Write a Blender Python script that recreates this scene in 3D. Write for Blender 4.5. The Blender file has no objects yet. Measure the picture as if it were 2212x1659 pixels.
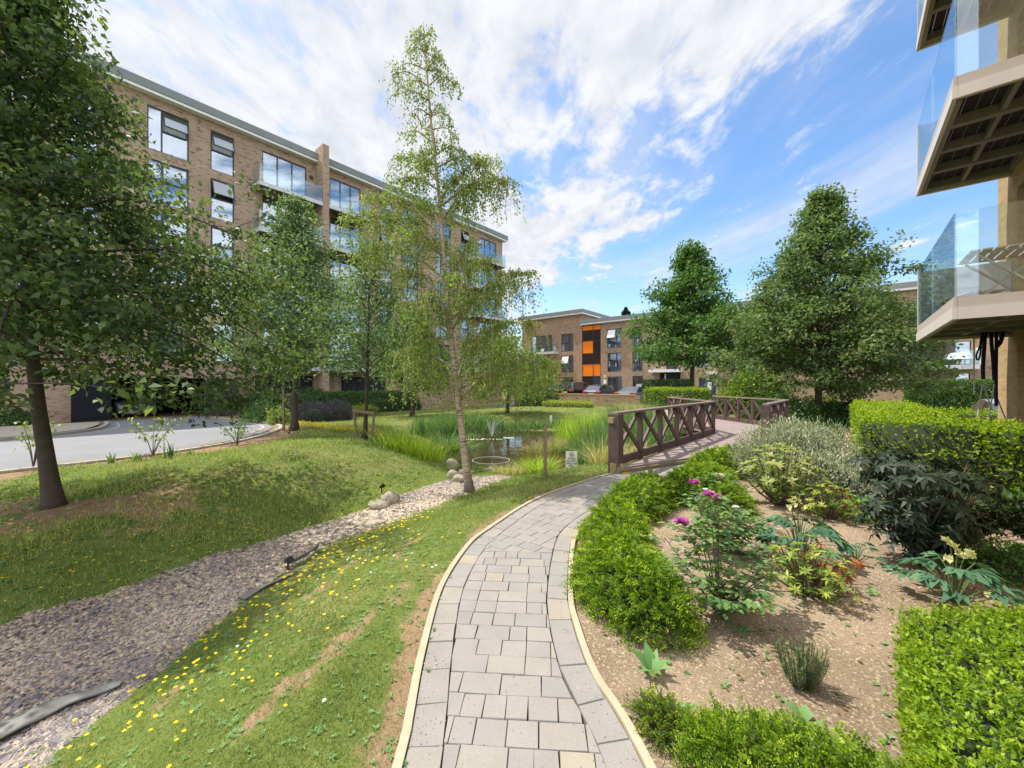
import bpy, bmesh, math, random
import numpy as np
from mathutils import Vector, Matrix, geometry
SC = bpy.context.scene
COL = SC.collection
PI = math.pi
# ------------------------------------------------------------------ camera, sky, sun, exposure
EYE = 1.6
F, CX, CY = 862.0, 1106.0, 829.5          # focal length and centre of the view, in units of a 2212 wide frame
cam_d = bpy.data.cameras.new('camera'); cam = bpy.data.objects.new('camera', cam_d); COL.objects.link(cam)
cam.location = (0, 0, EYE); cam.rotation_euler = (PI/2, 0, 0)
cam_d.sensor_width = 36.0; cam_d.lens = 36.0*F/2212.0; cam_d.clip_start = 0.05; cam_d.clip_end = 3000
SC.camera = cam
SUN_EL, SUN_AZ = 60.5, 62.0                # elevation; degrees to the left of the view direction
sx, sy, sz = -math.sin(math.radians(SUN_AZ))*math.cos(math.radians(SUN_EL)), math.cos(math.radians(SUN_AZ))*math.cos(math.radians(SUN_EL)), math.sin(math.radians(SUN_EL))
sun_d = bpy.data.lights.new('sun', 'SUN'); sun_d.energy = 3.0; sun_d.angle = math.radians(0.55); sun_d.color = (1.0, 0.94, 0.84)
sun = bpy.data.objects.new('sun', sun_d); COL.objects.link(sun)
sun.rotation_euler = Vector((sx, sy, sz)).to_track_quat('Z', 'Y').to_euler()
SC.view_settings.view_transform = 'Standard'; SC.view_settings.look = 'None'
SC.view_settings.gamma = 1.0; SC.view_settings.exposure = 1.16
SC.render.engine = 'CYCLES'
SC.cycles.max_bounces = 7; SC.cycles.diffuse_bounces = 3; SC.cycles.glossy_bounces = 3; SC.cycles.transmission_bounces = 5
SC.cycles.transparent_max_bounces = 12; SC.cycles.use_denoising = True
SC.cycles.caustics_reflective = False; SC.cycles.caustics_refractive = False; SC.cycles.sample_clamp_indirect = 6.0

def N(nt, kind, **kw):
    n = nt.nodes.new(kind)
    for k, v in kw.items():
        if k in n.inputs.keys(): n.inputs[k].default_value = v
        else: setattr(n, k, v)
    return n
def math_n(nt, op, a, b=None, c=None, clamp=False):
    n = nt.nodes.new('ShaderNodeMath'); n.operation = op; n.use_clamp = clamp
    for i, x in enumerate((a, b, c)):
        if x is None: continue
        if isinstance(x, (int, float)): n.inputs[i].default_value = x
        else: nt.links.new(x, n.inputs[i])
    return n.outputs[0]
def mix_n(nt, fac, a, b, mode='MIX'):
    n = nt.nodes.new('ShaderNodeMix'); n.data_type = 'RGBA'; n.blend_type = mode
    for i, x in ((0, fac), (6, a), (7, b)):
        if isinstance(x, (int, float)): n.inputs[i].default_value = x
        elif isinstance(x, (tuple, list)): n.inputs[i].default_value = (*x[:3], 1)
        else: nt.links.new(x, n.inputs[i])
    return n.outputs[2]
def sstep_n(nt, x, a, b):
    n = nt.nodes.new('ShaderNodeMapRange'); n.interpolation_type = 'SMOOTHSTEP'; n.clamp = True
    nt.links.new(x, n.inputs[0]); n.inputs[1].default_value = a; n.inputs[2].default_value = b
    return n.outputs[0]
def ramp_n(nt, fac, stops, interp='LINEAR'):
    n = nt.nodes.new('ShaderNodeValToRGB'); cr = n.color_ramp; cr.interpolation = interp
    while len(cr.elements) < len(stops): cr.elements.new(0.5)
    for e, (p, c) in zip(cr.elements, stops):
        e.position = p; e.color = (*c[:3], 1)
    nt.links.new(fac, n.inputs[0])
    return n.outputs[0]

W = bpy.data.worlds.new('World'); SC.world = W; W.use_nodes = True
nt = W.node_tree; nt.nodes.clear()
out = N(nt, 'ShaderNodeOutputWorld'); bg = N(nt, 'ShaderNodeBackground', Strength=0.15)
nt.links.new(bg.outputs[0], out.inputs[0])
sky = N(nt, 'ShaderNodeTexSky'); sky.sky_type = 'NISHITA'; sky.sun_disc = False
sky.sun_elevation = math.radians(SUN_EL); sky.sun_rotation = math.radians(-SUN_AZ)
sky.air_density = 1.0; sky.dust_density = 0.6; sky.ozone_density = 2.2
tc = N(nt, 'ShaderNodeTexCoord'); sep = N(nt, 'ShaderNodeSeparateXYZ'); nt.links.new(tc.outputs['Generated'], sep.inputs[0])
zz = math_n(nt, 'MAXIMUM', math_n(nt, 'ADD', sep.outputs[2], 0.03), 0.02)
px_, py_ = math_n(nt, 'DIVIDE', sep.outputs[0], zz), math_n(nt, 'DIVIDE', sep.outputs[1], zz)
comb = N(nt, 'ShaderNodeCombineXYZ'); nt.links.new(px_, comb.inputs[0]); nt.links.new(py_, comb.inputs[1])
# large mass of cloud to the left of a line across the sky, thin streaks beyond it
edge = math_n(nt, 'SUBTRACT', math_n(nt, 'SUBTRACT', 1.30, math_n(nt, 'MULTIPLY', py_, 0.20)), px_)
cov = math_n(nt, 'MAXIMUM', sstep_n(nt, edge, -0.35, 0.75), math_n(nt, 'MULTIPLY', sstep_n(nt, py_, 0.6, -0.3), 0.55))  # second term adds unseen cloud behind the viewer for the windows to reflect
mp = N(nt, 'ShaderNodeMapping'); mp.inputs['Rotation'].default_value = (0, 0, math.radians(-28)); mp.inputs['Scale'].default_value = (1.0, 0.55, 1)
nt.links.new(comb.outputs[0], mp.inputs[0])
n1 = N(nt, 'ShaderNodeTexNoise', Scale=1.9, Detail=9.0, Roughness=0.60, Distortion=0.35); nt.links.new(mp.outputs[0], n1.inputs['Vector'])
n2 = N(nt, 'ShaderNodeTexNoise', Scale=6.5, Detail=7.0, Roughness=0.60, Distortion=0.25); nt.links.new(mp.outputs[0], n2.inputs['Vector'])
val = math_n(nt, 'ADD', n1.outputs[0], math_n(nt, 'MULTIPLY', math_n(nt, 'SUBTRACT', n2.outputs[0], 0.5), 0.52))
val = math_n(nt, 'ADD', val, math_n(nt, 'MULTIPLY', cov, 0.25))
mask = sstep_n(nt, val, 0.54, 0.74)
haze = sstep_n(nt, math_n(nt, 'ADD', n1.outputs[0], math_n(nt, 'MULTIPLY', cov, 0.22)), 0.42, 0.85)
mask = math_n(nt, 'MAXIMUM', mask, math_n(nt, 'MULTIPLY', haze, 0.45))
mp3 = N(nt, 'ShaderNodeMapping'); mp3.inputs['Rotation'].default_value = (0, 0, math.radians(35)); mp3.inputs['Scale'].default_value = (0.9, 0.42, 1); mp3.inputs['Location'].default_value = (2.3, 0.4, 0)
nt.links.new(comb.outputs[0], mp3.inputs[0])
n3 = N(nt, 'ShaderNodeTexNoise', Scale=1.15, Detail=7.0, Roughness=0.52, Distortion=0.6); nt.links.new(mp3.outputs[0], n3.inputs['Vector'])
mask = math_n(nt, 'MAXIMUM', mask, math_n(nt, 'MULTIPLY', sstep_n(nt, n3.outputs[0], 0.44, 0.70), 0.62))
hz = sstep_n(nt, sep.outputs[2], 0.30, 0.0)
mask = math_n(nt, 'MAXIMUM', mask, math_n(nt, 'MULTIPLY', hz, 0.25))
cc = ramp_n(nt, n2.outputs[0], [(0.3, (2.1, 2.22, 2.5)), (0.62, (2.85, 2.9, 3.0))])
hsv = N(nt, 'ShaderNodeHueSaturation', Saturation=1.15, Value=0.76); nt.links.new(sky.outputs[0], hsv.inputs['Color'])
# unseen clouds behind the viewer, made brighter to add fill light
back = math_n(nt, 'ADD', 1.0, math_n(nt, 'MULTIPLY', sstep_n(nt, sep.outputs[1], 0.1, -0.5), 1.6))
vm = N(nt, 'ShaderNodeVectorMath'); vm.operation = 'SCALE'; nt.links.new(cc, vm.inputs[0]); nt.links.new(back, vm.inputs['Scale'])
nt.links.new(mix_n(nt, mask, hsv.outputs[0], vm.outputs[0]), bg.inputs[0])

# ------------------------------------------------------------------ numbers and placing
rng = np.random.default_rng(7); random.seed(7)
A50 = math.radians(50.0)
D1 = np.array((math.cos(A50), math.sin(A50))); D2 = np.array((-math.sin(A50), math.cos(A50)))
def uv2w(u, v): return (u*D1[0]+v*D2[0], u*D1[1]+v*D2[1])
def PV(x, y, v):                            # a view direction met with the vertical plane v = const -> u, z
    r = (x-CX)/F; Y = v/(r*D2[0]+D2[1]); return (r*D1[0]+D1[1])*Y, EYE+(CY-y)/F*Y
def PU(x, y, u):
    r = (x-CX)/F; Y = u/(r*D1[0]+D1[1]); return (r*D2[0]+D2[1])*Y, EYE+(CY-y)/F*Y
def AT(x, y, Y): return ((x-CX)/F*Y, Y, EYE+(CY-y)/F*Y)
def G0(x, y, z=0.0):
    Y = (EYE-z)*F/(y-CY); return ((x-CX)/F*Y, Y)
def sst(a, b, x):
    t = np.clip((np.asarray(x, float)-a)/(b-a), 0, 1); return t*t*(3-2*t)
def seg_dist(x, y, pts):
    best = np.full(np.shape(x), 1e9)
    for (ax, ay), (bx, by) in zip(pts[:-1], pts[1:]):
        dx, dy = bx-ax, by-ay; t = np.clip(((x-ax)*dx+(y-ay)*dy)/(dx*dx+dy*dy), 0, 1)
        best = np.minimum(best, np.hypot(x-ax-t*dx, y-ay-t*dy))
    return best
def inpoly(x, y, poly):
    x = np.asarray(x, float); y = np.asarray(y, float); res = np.zeros(x.shape, bool); n = len(poly); j = n-1
    for i in range(n):
        xi, yi = poly[i]; xj, yj = poly[j]
        c = ((yi > y) != (yj > y)) & (x < (xj-xi)*(y-yi)/((yj-yi) if yj != yi else 1e-9)+xi)
        res ^= c; j = i
    return res
SWALE = [(-3.6, 0.2), (-3.25, 1.6), (-3.0, 2.8), (-2.7, 4.3), (-2.25, 5.6), (-1.3, 7.1), (-0.2, 8.9), (0.3, 10.2)]
def pond_sdf(x, y):
    wob = 0.25*np.sin(1.3*x+0.7)+0.25*np.sin(0.9*y+1.9)
    a = (np.hypot((x-1.0)/3.9, (y-14.2)/4.4)-1)*4.0
    b = (np.hypot((x-6.0)/3.2, (y-13.0)/2.4)-1)*2.7
    return np.minimum(a, b)+wob*0.6
WATER_Z = -0.55
def T(x, y):
    x = np.asarray(x, float); y = np.asarray(y, float)
    u = x*D1[0]+y*D1[1]; v = x*D2[0]+y*D2[1]
    z = -0.4*sst(12.5, 28, v)*sst(60, 30, np.abs(u))
    z = z - 0.42*sst(15, 19.5, u)*sst(1.2, -1.2, v)
    z = z + 0.30*np.exp(-((x+4.7)/1.7)**2-((y-7.8)/3.0)**2)
    d = seg_dist(x, y, SWALE); w = 1-sst(0.4, 2.1, d)
    z = z*(1-w) + (-0.34)*w
    p = pond_sdf(x, y); w2 = 1-sst(-0.1, 2.3, p)
    zb = np.where(p < 0, -0.5-0.5*sst(0, -1.2, p), -0.5)
    z = z*(1-w2)+zb*w2
    return z
def TZ(x, y): return float(T(np.array([x]), np.array([y]))[0])
def GT(x, y, n=30):                         # where a sight line meets the ground
    z = 0.0
    for _ in range(n):
        X, Y = G0(x, y, z); z = 0.5*z+0.5*TZ(X, Y)
    return (X, Y, TZ(X, Y))
def vnoise(x, y, s=1.0, seed=0):
    """smooth value noise"""
    x = np.asarray(x)/s+seed*17.3; y = np.asarray(y)/s-seed*9.7
    def h(i, j): 
        q = np.sin(i*127.1+j*311.7+seed*7.7)*43758.5453; return q-np.floor(q)
    xi, yi = np.floor(x), np.floor(y); fx, fy = x-xi, y-yi
    fx = fx*fx*(3-2*fx); fy = fy*fy*(3-2*fy)
    return (h(xi, yi)*(1-fx)+h(xi+1, yi)*fx)*(1-fy)+(h(xi, yi+1)*(1-fx)+h(xi+1, yi+1)*fx)*fy

# ------------------------------------------------------------------ materials
def mat(name):
    m = bpy.data.materials.new(name); m.use_nodes = True; t = m.node_tree
    return m, t, t.nodes['Principled BSDF']
def plain(name, col, rough=0.6, metal=0.0, var=0.12, scale=6.0, spec=0.5, bump=0.0, bscale=60.0, ior=None):
    m, t, b = mat(name)
    tcn = N(t, 'ShaderNodeTexCoord'); ns = N(t, 'ShaderNodeTexNoise', Scale=scale, Detail=6.0, Roughness=0.65)
    t.links.new(tcn.outputs['Object'], ns.inputs['Vector'])
    c = np.array(col)
    t.links.new(ramp_n(t, ns.outputs[0], [(0.25, tuple(c*(1-var))), (0.75, tuple(np.minimum(c*(1+var), 0.95)))]), b.inputs['Base Color'])
    b.inputs['Roughness'].default_value = rough; b.inputs['Metallic'].default_value = metal
    b.inputs['Specular IOR Level'].default_value = spec
    if ior: b.inputs['IOR'].default_value = ior
    if bump:
        n2 = N(t, 'ShaderNodeTexNoise', Scale=bscale, Detail=5.0); t.links.new(tcn.outputs['Object'], n2.inputs['Vector'])
        bp = N(t, 'ShaderNodeBump', Strength=bump, Distance=0.01); t.links.new(n2.outputs[0], bp.inputs['Height']); t.links.new(bp.outputs[0], b.inputs['Normal'])
    return m
LEAF_GAIN = 1.6
def leafmat(name, cols, trans=None, tf=0.4, rough=0.55, spec=0.25):
    """leaf surface: colour varies from leaf to leaf through the face attribute rnd; part of the light passes through"""
    m, t, b = mat(name)
    at = N(t, 'ShaderNodeAttribute'); at.attribute_name = 'rnd'
    if trans != (1, 1, 1): cols = [tuple(min(.6, q*LEAF_GAIN) for q in k) for k in cols]
    n = len(cols); c = ramp_n(t, at.outputs['Fac'], [(i/(n-1), cols[i]) for i in range(n)])
    t.links.new(c, b.inputs['Base Color']); b.inputs['Roughness'].default_value = rough; b.inputs['Specular IOR Level'].default_value = spec
    tr = N(t, 'ShaderNodeBsdfTranslucent')
    if trans is None: trans = (1.35, 1.5, 0.7)
    mm = N(t, 'ShaderNodeVectorMath'); mm.operation = 'MULTIPLY'; t.links.new(c, mm.inputs[0]); mm.inputs[1].default_value = trans
    t.links.new(mm.outputs[0], tr.inputs[0])
    mx = N(t, 'ShaderNodeMixShader', Fac=tf); t.links.new(b.outputs[0], mx.inputs[1]); t.links.new(tr.outputs[0], mx.inputs[2])
    t.links.new(mx.outputs[0], t.nodes['Material Output'].inputs[0])
    return m
def rndmat(name, cols, rough=0.8, bump=0.3, bscale=80.0, fine=0.15):
    """stones, slabs and the like: one colour per piece through rnd, with a fine grain"""
    m, t, b = mat(name)
    at = N(t, 'ShaderNodeAttribute'); at.attribute_name = 'rnd'
    n = len(cols); c = ramp_n(t, at.outputs['Fac'], [(i/(n-1), cols[i]) for i in range(n)])
    tcn = N(t, 'ShaderNodeTexCoord'); ns = N(t, 'ShaderNodeTexNoise', Scale=bscale, Detail=6.0, Roughness=0.7); t.links.new(tcn.outputs['Object'], ns.inputs['Vector'])
    n3 = N(t, 'ShaderNodeTexNoise', Scale=bscale*0.06, Detail=4.0); t.links.new(tcn.outputs['Object'], n3.inputs['Vector'])
    g = ramp_n(t, math_n(t, 'ADD', math_n(t, 'MULTIPLY', ns.outputs[0], 0.6), math_n(t, 'MULTIPLY', n3.outputs[0], 0.4)), [(0.3, (1-fine,)*3), (0.7, (1+fine,)*3)])
    t.links.new(mix_n(t, 1.0, c, g, 'MULTIPLY'), b.inputs['Base Color']); b.inputs['Roughness'].default_value = rough
    bp = N(t, 'ShaderNodeBump', Strength=bump, Distance=0.004); t.links.new(ns.outputs[0], bp.inputs['Height']); t.links.new(bp.outputs[0], b.inputs['Normal'])
    return m
def brickmat(name, c1, c2, dark, mortar, bw=0.225, bh=0.075, spots=0.85):
    m, t, b = mat(name)
    uv = N(t, 'ShaderNodeUVMap')
    br = N(t, 'ShaderNodeTexBrick'); t.links.new(uv.outputs[0], br.inputs['Vector'])
    br.offset = 0.5; br.squash = 1.0
    for k, v in (('Color1', c1), ('Color2', c2), ('Mortar', mortar)): br.inputs[k].default_value = (*v, 1)
    br.inputs['Scale'].default_value = 1.0; br.inputs['Mortar Size'].default_value = 0.006; br.inputs['Brick Width'].default_value = bw; br.inputs['Row Height'].default_value = bh
    br.inputs['Mortar Smooth'].default_value = 0.2
    # burnt bricks in loose streaks
    mpn = N(t, 'ShaderNodeMapping'); mpn.inputs['Scale'].default_value = (2.6, 9.0, 1); t.links.new(uv.outputs[0], mpn.inputs[0])
    ns = N(t, 'ShaderNodeTexNoise', Scale=1.0, Detail=3.0, Roughness=0.6); t.links.new(mpn.outputs[0], ns.inputs['Vector'])
    sp = sstep_n(t, ns.outputs[0], 0.575, 0.625)
    big = N(t, 'ShaderNodeTexNoise', Scale=0.5, Detail=5.0, Roughness=0.6); t.links.new(uv.outputs[0], big.inputs['Vector'])
    gv = ramp_n(t, big.outputs[0], [(0.3, (0.86,)*3), (0.7, (1.12,)*3)])
    c = mix_n(t, 1.0, br.outputs[0], gv, 'MULTIPLY')
    c = mix_n(t, math_n(t, 'MULTIPLY', sp, spots), c, dark)
    t.links.new(c, b.inputs['Base Color']); b.inputs['Roughness'].default_value = 0.88
    bp = N(t, 'ShaderNodeBump', Strength=0.5, Distance=0.008); bp.invert = True
    t.links.new(br.outputs['Fac'], bp.inputs['Height']); t.links.new(bp.outputs[0], b.inputs['Normal'])
    return m
def glassmat(name, tint=(0.86, 0.93, 0.92), refl=0.16, edge=0.6, gl=(0.9, 0.95, 1.0)):
    """thin pane: mostly see-through, reflecting more at a glancing angle"""
    m, t, b = mat(name); t.nodes.remove(b)
    tr = N(t, 'ShaderNodeBsdfTransparent'); tr.inputs[0].default_value = (*tint, 1)
    g = N(t, 'ShaderNodeBsdfGlossy', Roughness=0.015); g.inputs[0].default_value = (*gl, 1)
    lw = N(t, 'ShaderNodeLayerWeight', Blend=0.35)
    f = math_n(t, 'ADD', refl, math_n(t, 'MULTIPLY', math_n(t, 'POWER', lw.outputs['Facing'], 2.0), edge), clamp=True)
    mx = N(t, 'ShaderNodeMixShader'); t.links.new(f, mx.inputs[0]); t.links.new(tr.outputs[0], mx.inputs[1]); t.links.new(g.outputs[0], mx.inputs[2])
    t.links.new(mx.outputs[0], t.nodes['Material Output'].inputs[0])
    return m
M = {}
M['brick'] = brickmat('buff brick', (0.385, 0.265, 0.18), (0.29, 0.195, 0.125), (0.075, 0.048, 0.045), (0.38, 0.32, 0.26))
M['brick_far'] = brickmat('buff brick far', (0.36, 0.24, 0.15), (0.28, 0.18, 0.105), (0.08, 0.05, 0.042), (0.36, 0.30, 0.23))
M['brick_near'] = brickmat('yellow brick', (0.50, 0.34, 0.17), (0.42, 0.27, 0.12), (0.20, 0.12, 0.06), (0.36, 0.30, 0.22), spots=0.3)
M['roof'] = plain('grey roof metal', (0.17, 0.187, 0.18), 0.5, var=0.15, scale=1.5)
M['white'] = plain('white trim', (0.72, 0.73, 0.74), 0.55, var=0.05)
M['frame'] = plain('dark grey frame', (0.035, 0.038, 0.045), 0.45, var=0.1)
M['dark'] = plain('dark interior', (0.03, 0.03, 0.035), 0.9)
M['slab'] = plain('balcony grey', (0.50, 0.51, 0.53), 0.55, var=0.06, scale=3)
M['fascia'] = plain('balcony fascia', (0.56, 0.52, 0.49), 0.5, var=0.05, scale=2)
M['fascia_dark'] = plain('balcony upper band', (0.44, 0.385, 0.35), 0.5, var=0.06, scale=2)
M['steel'] = plain('balcony steel', (0.20, 0.19, 0.165), 0.6, var=0.15, scale=4)
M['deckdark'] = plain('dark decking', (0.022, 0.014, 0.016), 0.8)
M['pane'] = glassmat('window pane', (0.70, 0.75, 0.79), 0.26, 0.65, (0.86, 0.93, 1.0))
M['rail_glass'] = glassmat('balcony glass', (0.87, 0.94, 0.945), 0.09, 0.5, (0.92, 0.97, 1.0))
M['curtain'] = plain('net curtain', (0.58, 0.60, 0.62), 0.9, var=0.1, scale=8)
M['blind'] = plain('window blind', (0.66, 0.66, 0.68), 0.8, var=0.04)
M['orange'] = plain('orange panel', (0.80, 0.20, 0.012), 0.35, var=0.05, scale=2)
M['navy'] = plain('navy door paint', (0.022, 0.032, 0.06), 0.45, var=0.1)
M['gate'] = plain('dark gate', (0.008, 0.0085, 0.012), 0.6)
M['brown_wood'] = plain('dark brown stained timber', (0.088, 0.052, 0.048), 0.62, var=0.42, scale=7, bump=0.3, bscale=40)
M['deck'] = plain('weathered red brown deck', (0.27, 0.212, 0.198), 0.75, var=0.22, scale=9, bump=0.3, bscale=50)
M['raw_wood'] = plain('bare timber', (0.30, 0.22, 0.12), 0.8, var=0.25, scale=20)
M['post_wood'] = plain('old grey brown post', (0.20, 0.15, 0.095), 0.85, var=0.4, scale=18, bump=0.5, bscale=60)
M['edging'] = plain('buff concrete edging', (0.39, 0.325, 0.228), 0.85, var=0.16, scale=9, bump=0.2, bscale=150)
M['kerb'] = plain('concrete kerb', (0.36, 0.32, 0.26), 0.85, var=0.12, scale=5)
M['stone'] = plain('rounded rock', (0.30, 0.26, 0.19), 0.85, var=0.35, scale=3.5, bump=0.5, bscale=18)
M['liner'] = plain('grey pond liner', (0.20, 0.195, 0.18), 0.75, var=0.2, scale=5, bump=0.3, bscale=30)
M['black'] = plain('black plastic', (0.012, 0.012, 0.014), 0.5)
M['signwhite'] = plain('sign board white', (0.72, 0.72, 0.70), 0.5, var=0.04)
M['signred'] = plain('sign red ring', (0.24, 0.03, 0.035), 0.5, var=0.04)
M['signink'] = plain('sign lettering', (0.03, 0.025, 0.03), 0.6)
M['strap'] = plain('dark purple strap', (0.02, 0.012, 0.04), 0.8)
M['cord'] = plain('grey cord', (0.45, 0.44, 0.42), 0.8)
M['teak'] = plain('pale weathered slats', (0.42, 0.38, 0.32), 0.7, var=0.15)
M['cane'] = plain('dark woven chair', (0.07, 0.06, 0.06), 0.7)
M['cushion'] = plain('pale cushion', (0.6, 0.57, 0.53), 0.9)
M['bark'] = plain('dark bark', (0.060, 0.045, 0.033), 0.9, var=0.4, scale=9, bump=0.8, bscale=22)
M['twig'] = plain('twig', (0.10, 0.07, 0.045), 0.85, var=0.25)
def asphalt():
    m, t, b = mat('road asphalt')
    tcn = N(t, 'ShaderNodeTexCoord'); a = N(t, 'ShaderNodeTexNoise', Scale=140.0, Detail=3.0); c = N(t, 'ShaderNodeTexNoise', Scale=0.7, Detail=6.0, Roughness=0.6)
    for q in (a, c): t.links.new(tcn.outputs['Object'], q.inputs['Vector'])
    f = math_n(t, 'ADD', math_n(t, 'MULTIPLY', a.outputs[0], 0.5), math_n(t, 'MULTIPLY', c.outputs[0], 0.5))
    t.links.new(ramp_n(t, f, [(0.3, (0.145, 0.148, 0.16)), (0.7, (0.225, 0.228, 0.245))]), b.inputs['Base Color']); b.inputs['Roughness'].default_value = 0.85
    return m
M['road'] = asphalt()
def birchbark():
    m, t, b = mat('birch bark')
    tcn = N(t, 'ShaderNodeTexCoord'); mpn = N(t, 'ShaderNodeMapping'); mpn.inputs['Scale'].default_value = (1.0, 1.0, 6.0); t.links.new(tcn.outputs['Object'], mpn.inputs[0])
    a = N(t, 'ShaderNodeTexNoise', Scale=6.0, Detail=5.0, Roughness=0.7); t.links.new(mpn.outputs[0], a.inputs['Vector'])
    c0 = ramp_n(t, a.outputs[0], [(0.36, (0.06, 0.045, 0.035)), (0.46, (0.33, 0.25, 0.17)), (0.7, (0.52, 0.43, 0.32))])
    s = N(t, 'ShaderNodeSeparateXYZ'); t.links.new(tcn.outputs['Object'], s.inputs[0])
    n2 = N(t, 'ShaderNodeTexNoise', Scale=9.0, Detail=4.0); t.links.new(tcn.outputs['Object'], n2.inputs['Vector'])
    low = sstep_n(t, math_n(t, 'ADD', s.outputs[2], math_n(t, 'MULTIPLY', n2.outputs[0], 0.9)), 0.95, 0.45)
    t.links.new(mix_n(t, math_n(t, 'MULTIPLY', low, 0.7), c0, (0.04, 0.035, 0.03)), b.inputs['Base Color']); b.inputs['Roughness'].default_value = 0.8
    bp = N(t, 'ShaderNodeBump', Strength=0.6, Distance=0.01); t.links.new(a.outputs[0], bp.inputs['Height']); t.links.new(bp.outputs[0], b.inputs['Normal'])
    return m
M['birchbark'] = birchbark()
def watermat():
    m, t, b = mat('pond water')
    b.inputs['Base Color'].default_value = (0.030, 0.021, 0.008, 1); b.inputs['Roughness'].default_value = 0.03; b.inputs['IOR'].default_value = 1.45
    tcn = N(t, 'ShaderNodeTexCoord'); a = N(t, 'ShaderNodeTexNoise', Scale=2.5, Detail=3.0); t.links.new(tcn.outputs['Object'], a.inputs['Vector'])
    bp = N(t, 'ShaderNodeBump', Strength=0.28, Distance=0.05); t.links.new(a.outputs[0], bp.inputs['Height']); t.links.new(bp.outputs[0], b.inputs['Normal'])
    return m
M['water'] = watermat()
M['foam'] = plain('white foam', (0.75, 0.78, 0.80), 0.4, var=0.1)
def spraymat():
    m, t, b = mat('water spray')
    b.inputs['Base Color'].default_value = (0.8, 0.84, 0.88, 1); b.inputs['Roughness'].default_value = 0.2
    tr = N(t, 'ShaderNodeBsdfTransparent'); mx = N(t, 'ShaderNodeMixShader', Fac=0.33)
    t.links.new(b.outputs[0], mx.inputs[2]); t.links.new(tr.outputs[0], mx.inputs[1]); t.links.new(mx.outputs[0], t.nodes['Material Output'].inputs[0])
    return m
M['spray'] = spraymat()
def groundmat():
    """lawn, bare soil and gravel on one ground sheet; what lies where comes from the attributes soil and grav"""
    m, t, b = mat('ground')
    tcn = N(t, 'ShaderNodeTexCoord')
    def nz(s, d=5.0, r=0.6):
        q = N(t, 'ShaderNodeTexNoise', Scale=s, Detail=d, Roughness=r); t.links.new(tcn.outputs['Object'], q.inputs['Vector']); return q.outputs[0]
    fine, mid, big = nz(55.0, 6.0, 0.7), nz(5.0), nz(0.8)
    grass = ramp_n(t, math_n(t, 'ADD', math_n(t, 'MULTIPLY', fine, 0.55), math_n(t, 'MULTIPLY', mid, 0.45)), [(0.33, (0.06, 0.085, 0.02)), (0.5, (0.125, 0.165, 0.04)), (0.68, (0.21, 0.24, 0.075))])
    grass = mix_n(t, math_n(t, 'MULTIPLY', sstep_n(t, big, 0.45, 0.68), 0.7), grass, ramp_n(t, fine, [(0.3, (0.17, 0.155, 0.06)), (0.7, (0.31, 0.27, 0.13))]))
    soil = ramp_n(t, math_n(t, 'ADD', math_n(t, 'MULTIPLY', fine, 0.6), math_n(t, 'MULTIPLY', mid, 0.4)), [(0.3, (0.15, 0.095, 0.055)), (0.55, (0.30, 0.205, 0.125)), (0.75, (0.42, 0.31, 0.20))])
    vo = N(t, 'ShaderNodeTexVoronoi', Scale=34.0); t.links.new(tcn.outputs['Object'], vo.inputs['Vector'])
    sx_ = N(t, 'ShaderNodeSeparateColor'); t.links.new(vo.outputs['Color'], sx_.inputs[0])
    grav = ramp_n(t, sx_.outputs[0], [(0.0, (0.10, 0.085, 0.085)), (0.4, (0.20, 0.16, 0.135)), (0.7, (0.36, 0.28, 0.19)), (1.0, (0.50, 0.43, 0.33))])
    a1 = N(t, 'ShaderNodeAttribute'); a1.attribute_name = 'soil'; a2 = N(t, 'ShaderNodeAttribute'); a2.attribute_name = 'grav'
    jit = math_n(t, 'MULTIPLY', math_n(t, 'SUBTRACT', mid, 0.5), 0.9)
    c = mix_n(t, sstep_n(t, math_n(t, 'ADD', a1.outputs['Fac'], jit), 0.4, 0.6), grass, soil)
    c = mix_n(t, sstep_n(t, math_n(t, 'ADD', a2.outputs['Fac'], math_n(t, 'MULTIPLY', jit, 0.4)), 0.45, 0.55), c, grav)
    t.links.new(c, b.inputs['Base Color']); b.inputs['Roughness'].default_value = 0.95; b.inputs['Specular IOR Level'].default_value = 0.1
    bp = N(t, 'ShaderNodeBump', Strength=0.8, Distance=0.02); t.links.new(fine, bp.inputs['Height']); t.links.new(bp.outputs[0], b.inputs['Normal'])
    return m
M['ground'] = groundmat()
def mulchmat():
    m, t, b = mat('bed soil')
    tcn = N(t, 'ShaderNodeTexCoord')
    a = N(t, 'ShaderNodeTexNoise', Scale=75.0, Detail=6.0, Roughness=0.75); c = N(t, 'ShaderNodeTexNoise', Scale=1.6, Detail=6.0, Roughness=0.6)
    v = N(t, 'ShaderNodeTexVoronoi', Scale=85.0)
    for q in (a, c, v): t.links.new(tcn.outputs['Object'], q.inputs['Vector'])
    f = math_n(t, 'ADD', math_n(t, 'MULTIPLY', a.outputs[0], 0.62), math_n(t, 'MULTIPLY', c.outputs[0], 0.38))
    col = ramp_n(t, f, [(0.34, (0.13, 0.092, 0.062)), (0.5, (0.305, 0.23, 0.158)), (0.66, (0.45, 0.36, 0.26))])
    sc = N(t, 'ShaderNodeSeparateColor'); t.links.new(v.outputs['Color'], sc.inputs[0])
    col = mix_n(t, math_n(t, 'MULTIPLY', sstep_n(t, sc.outputs[0], 0.86, 0.9), 0.7), col, (0.55, 0.43, 0.30))
    t.links.new(col, b.inputs['Base Color']); b.inputs['Roughness'].default_value = 0.95; b.inputs['Specular IOR Level'].default_value = 0.1
    bp = N(t, 'ShaderNodeBump', Strength=1.0, Distance=0.015); t.links.new(a.outputs[0], bp.inputs['Height']); t.links.new(bp.outputs[0], b.inputs['Normal'])
    return m
M['mulch'] = mulchmat()
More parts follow.
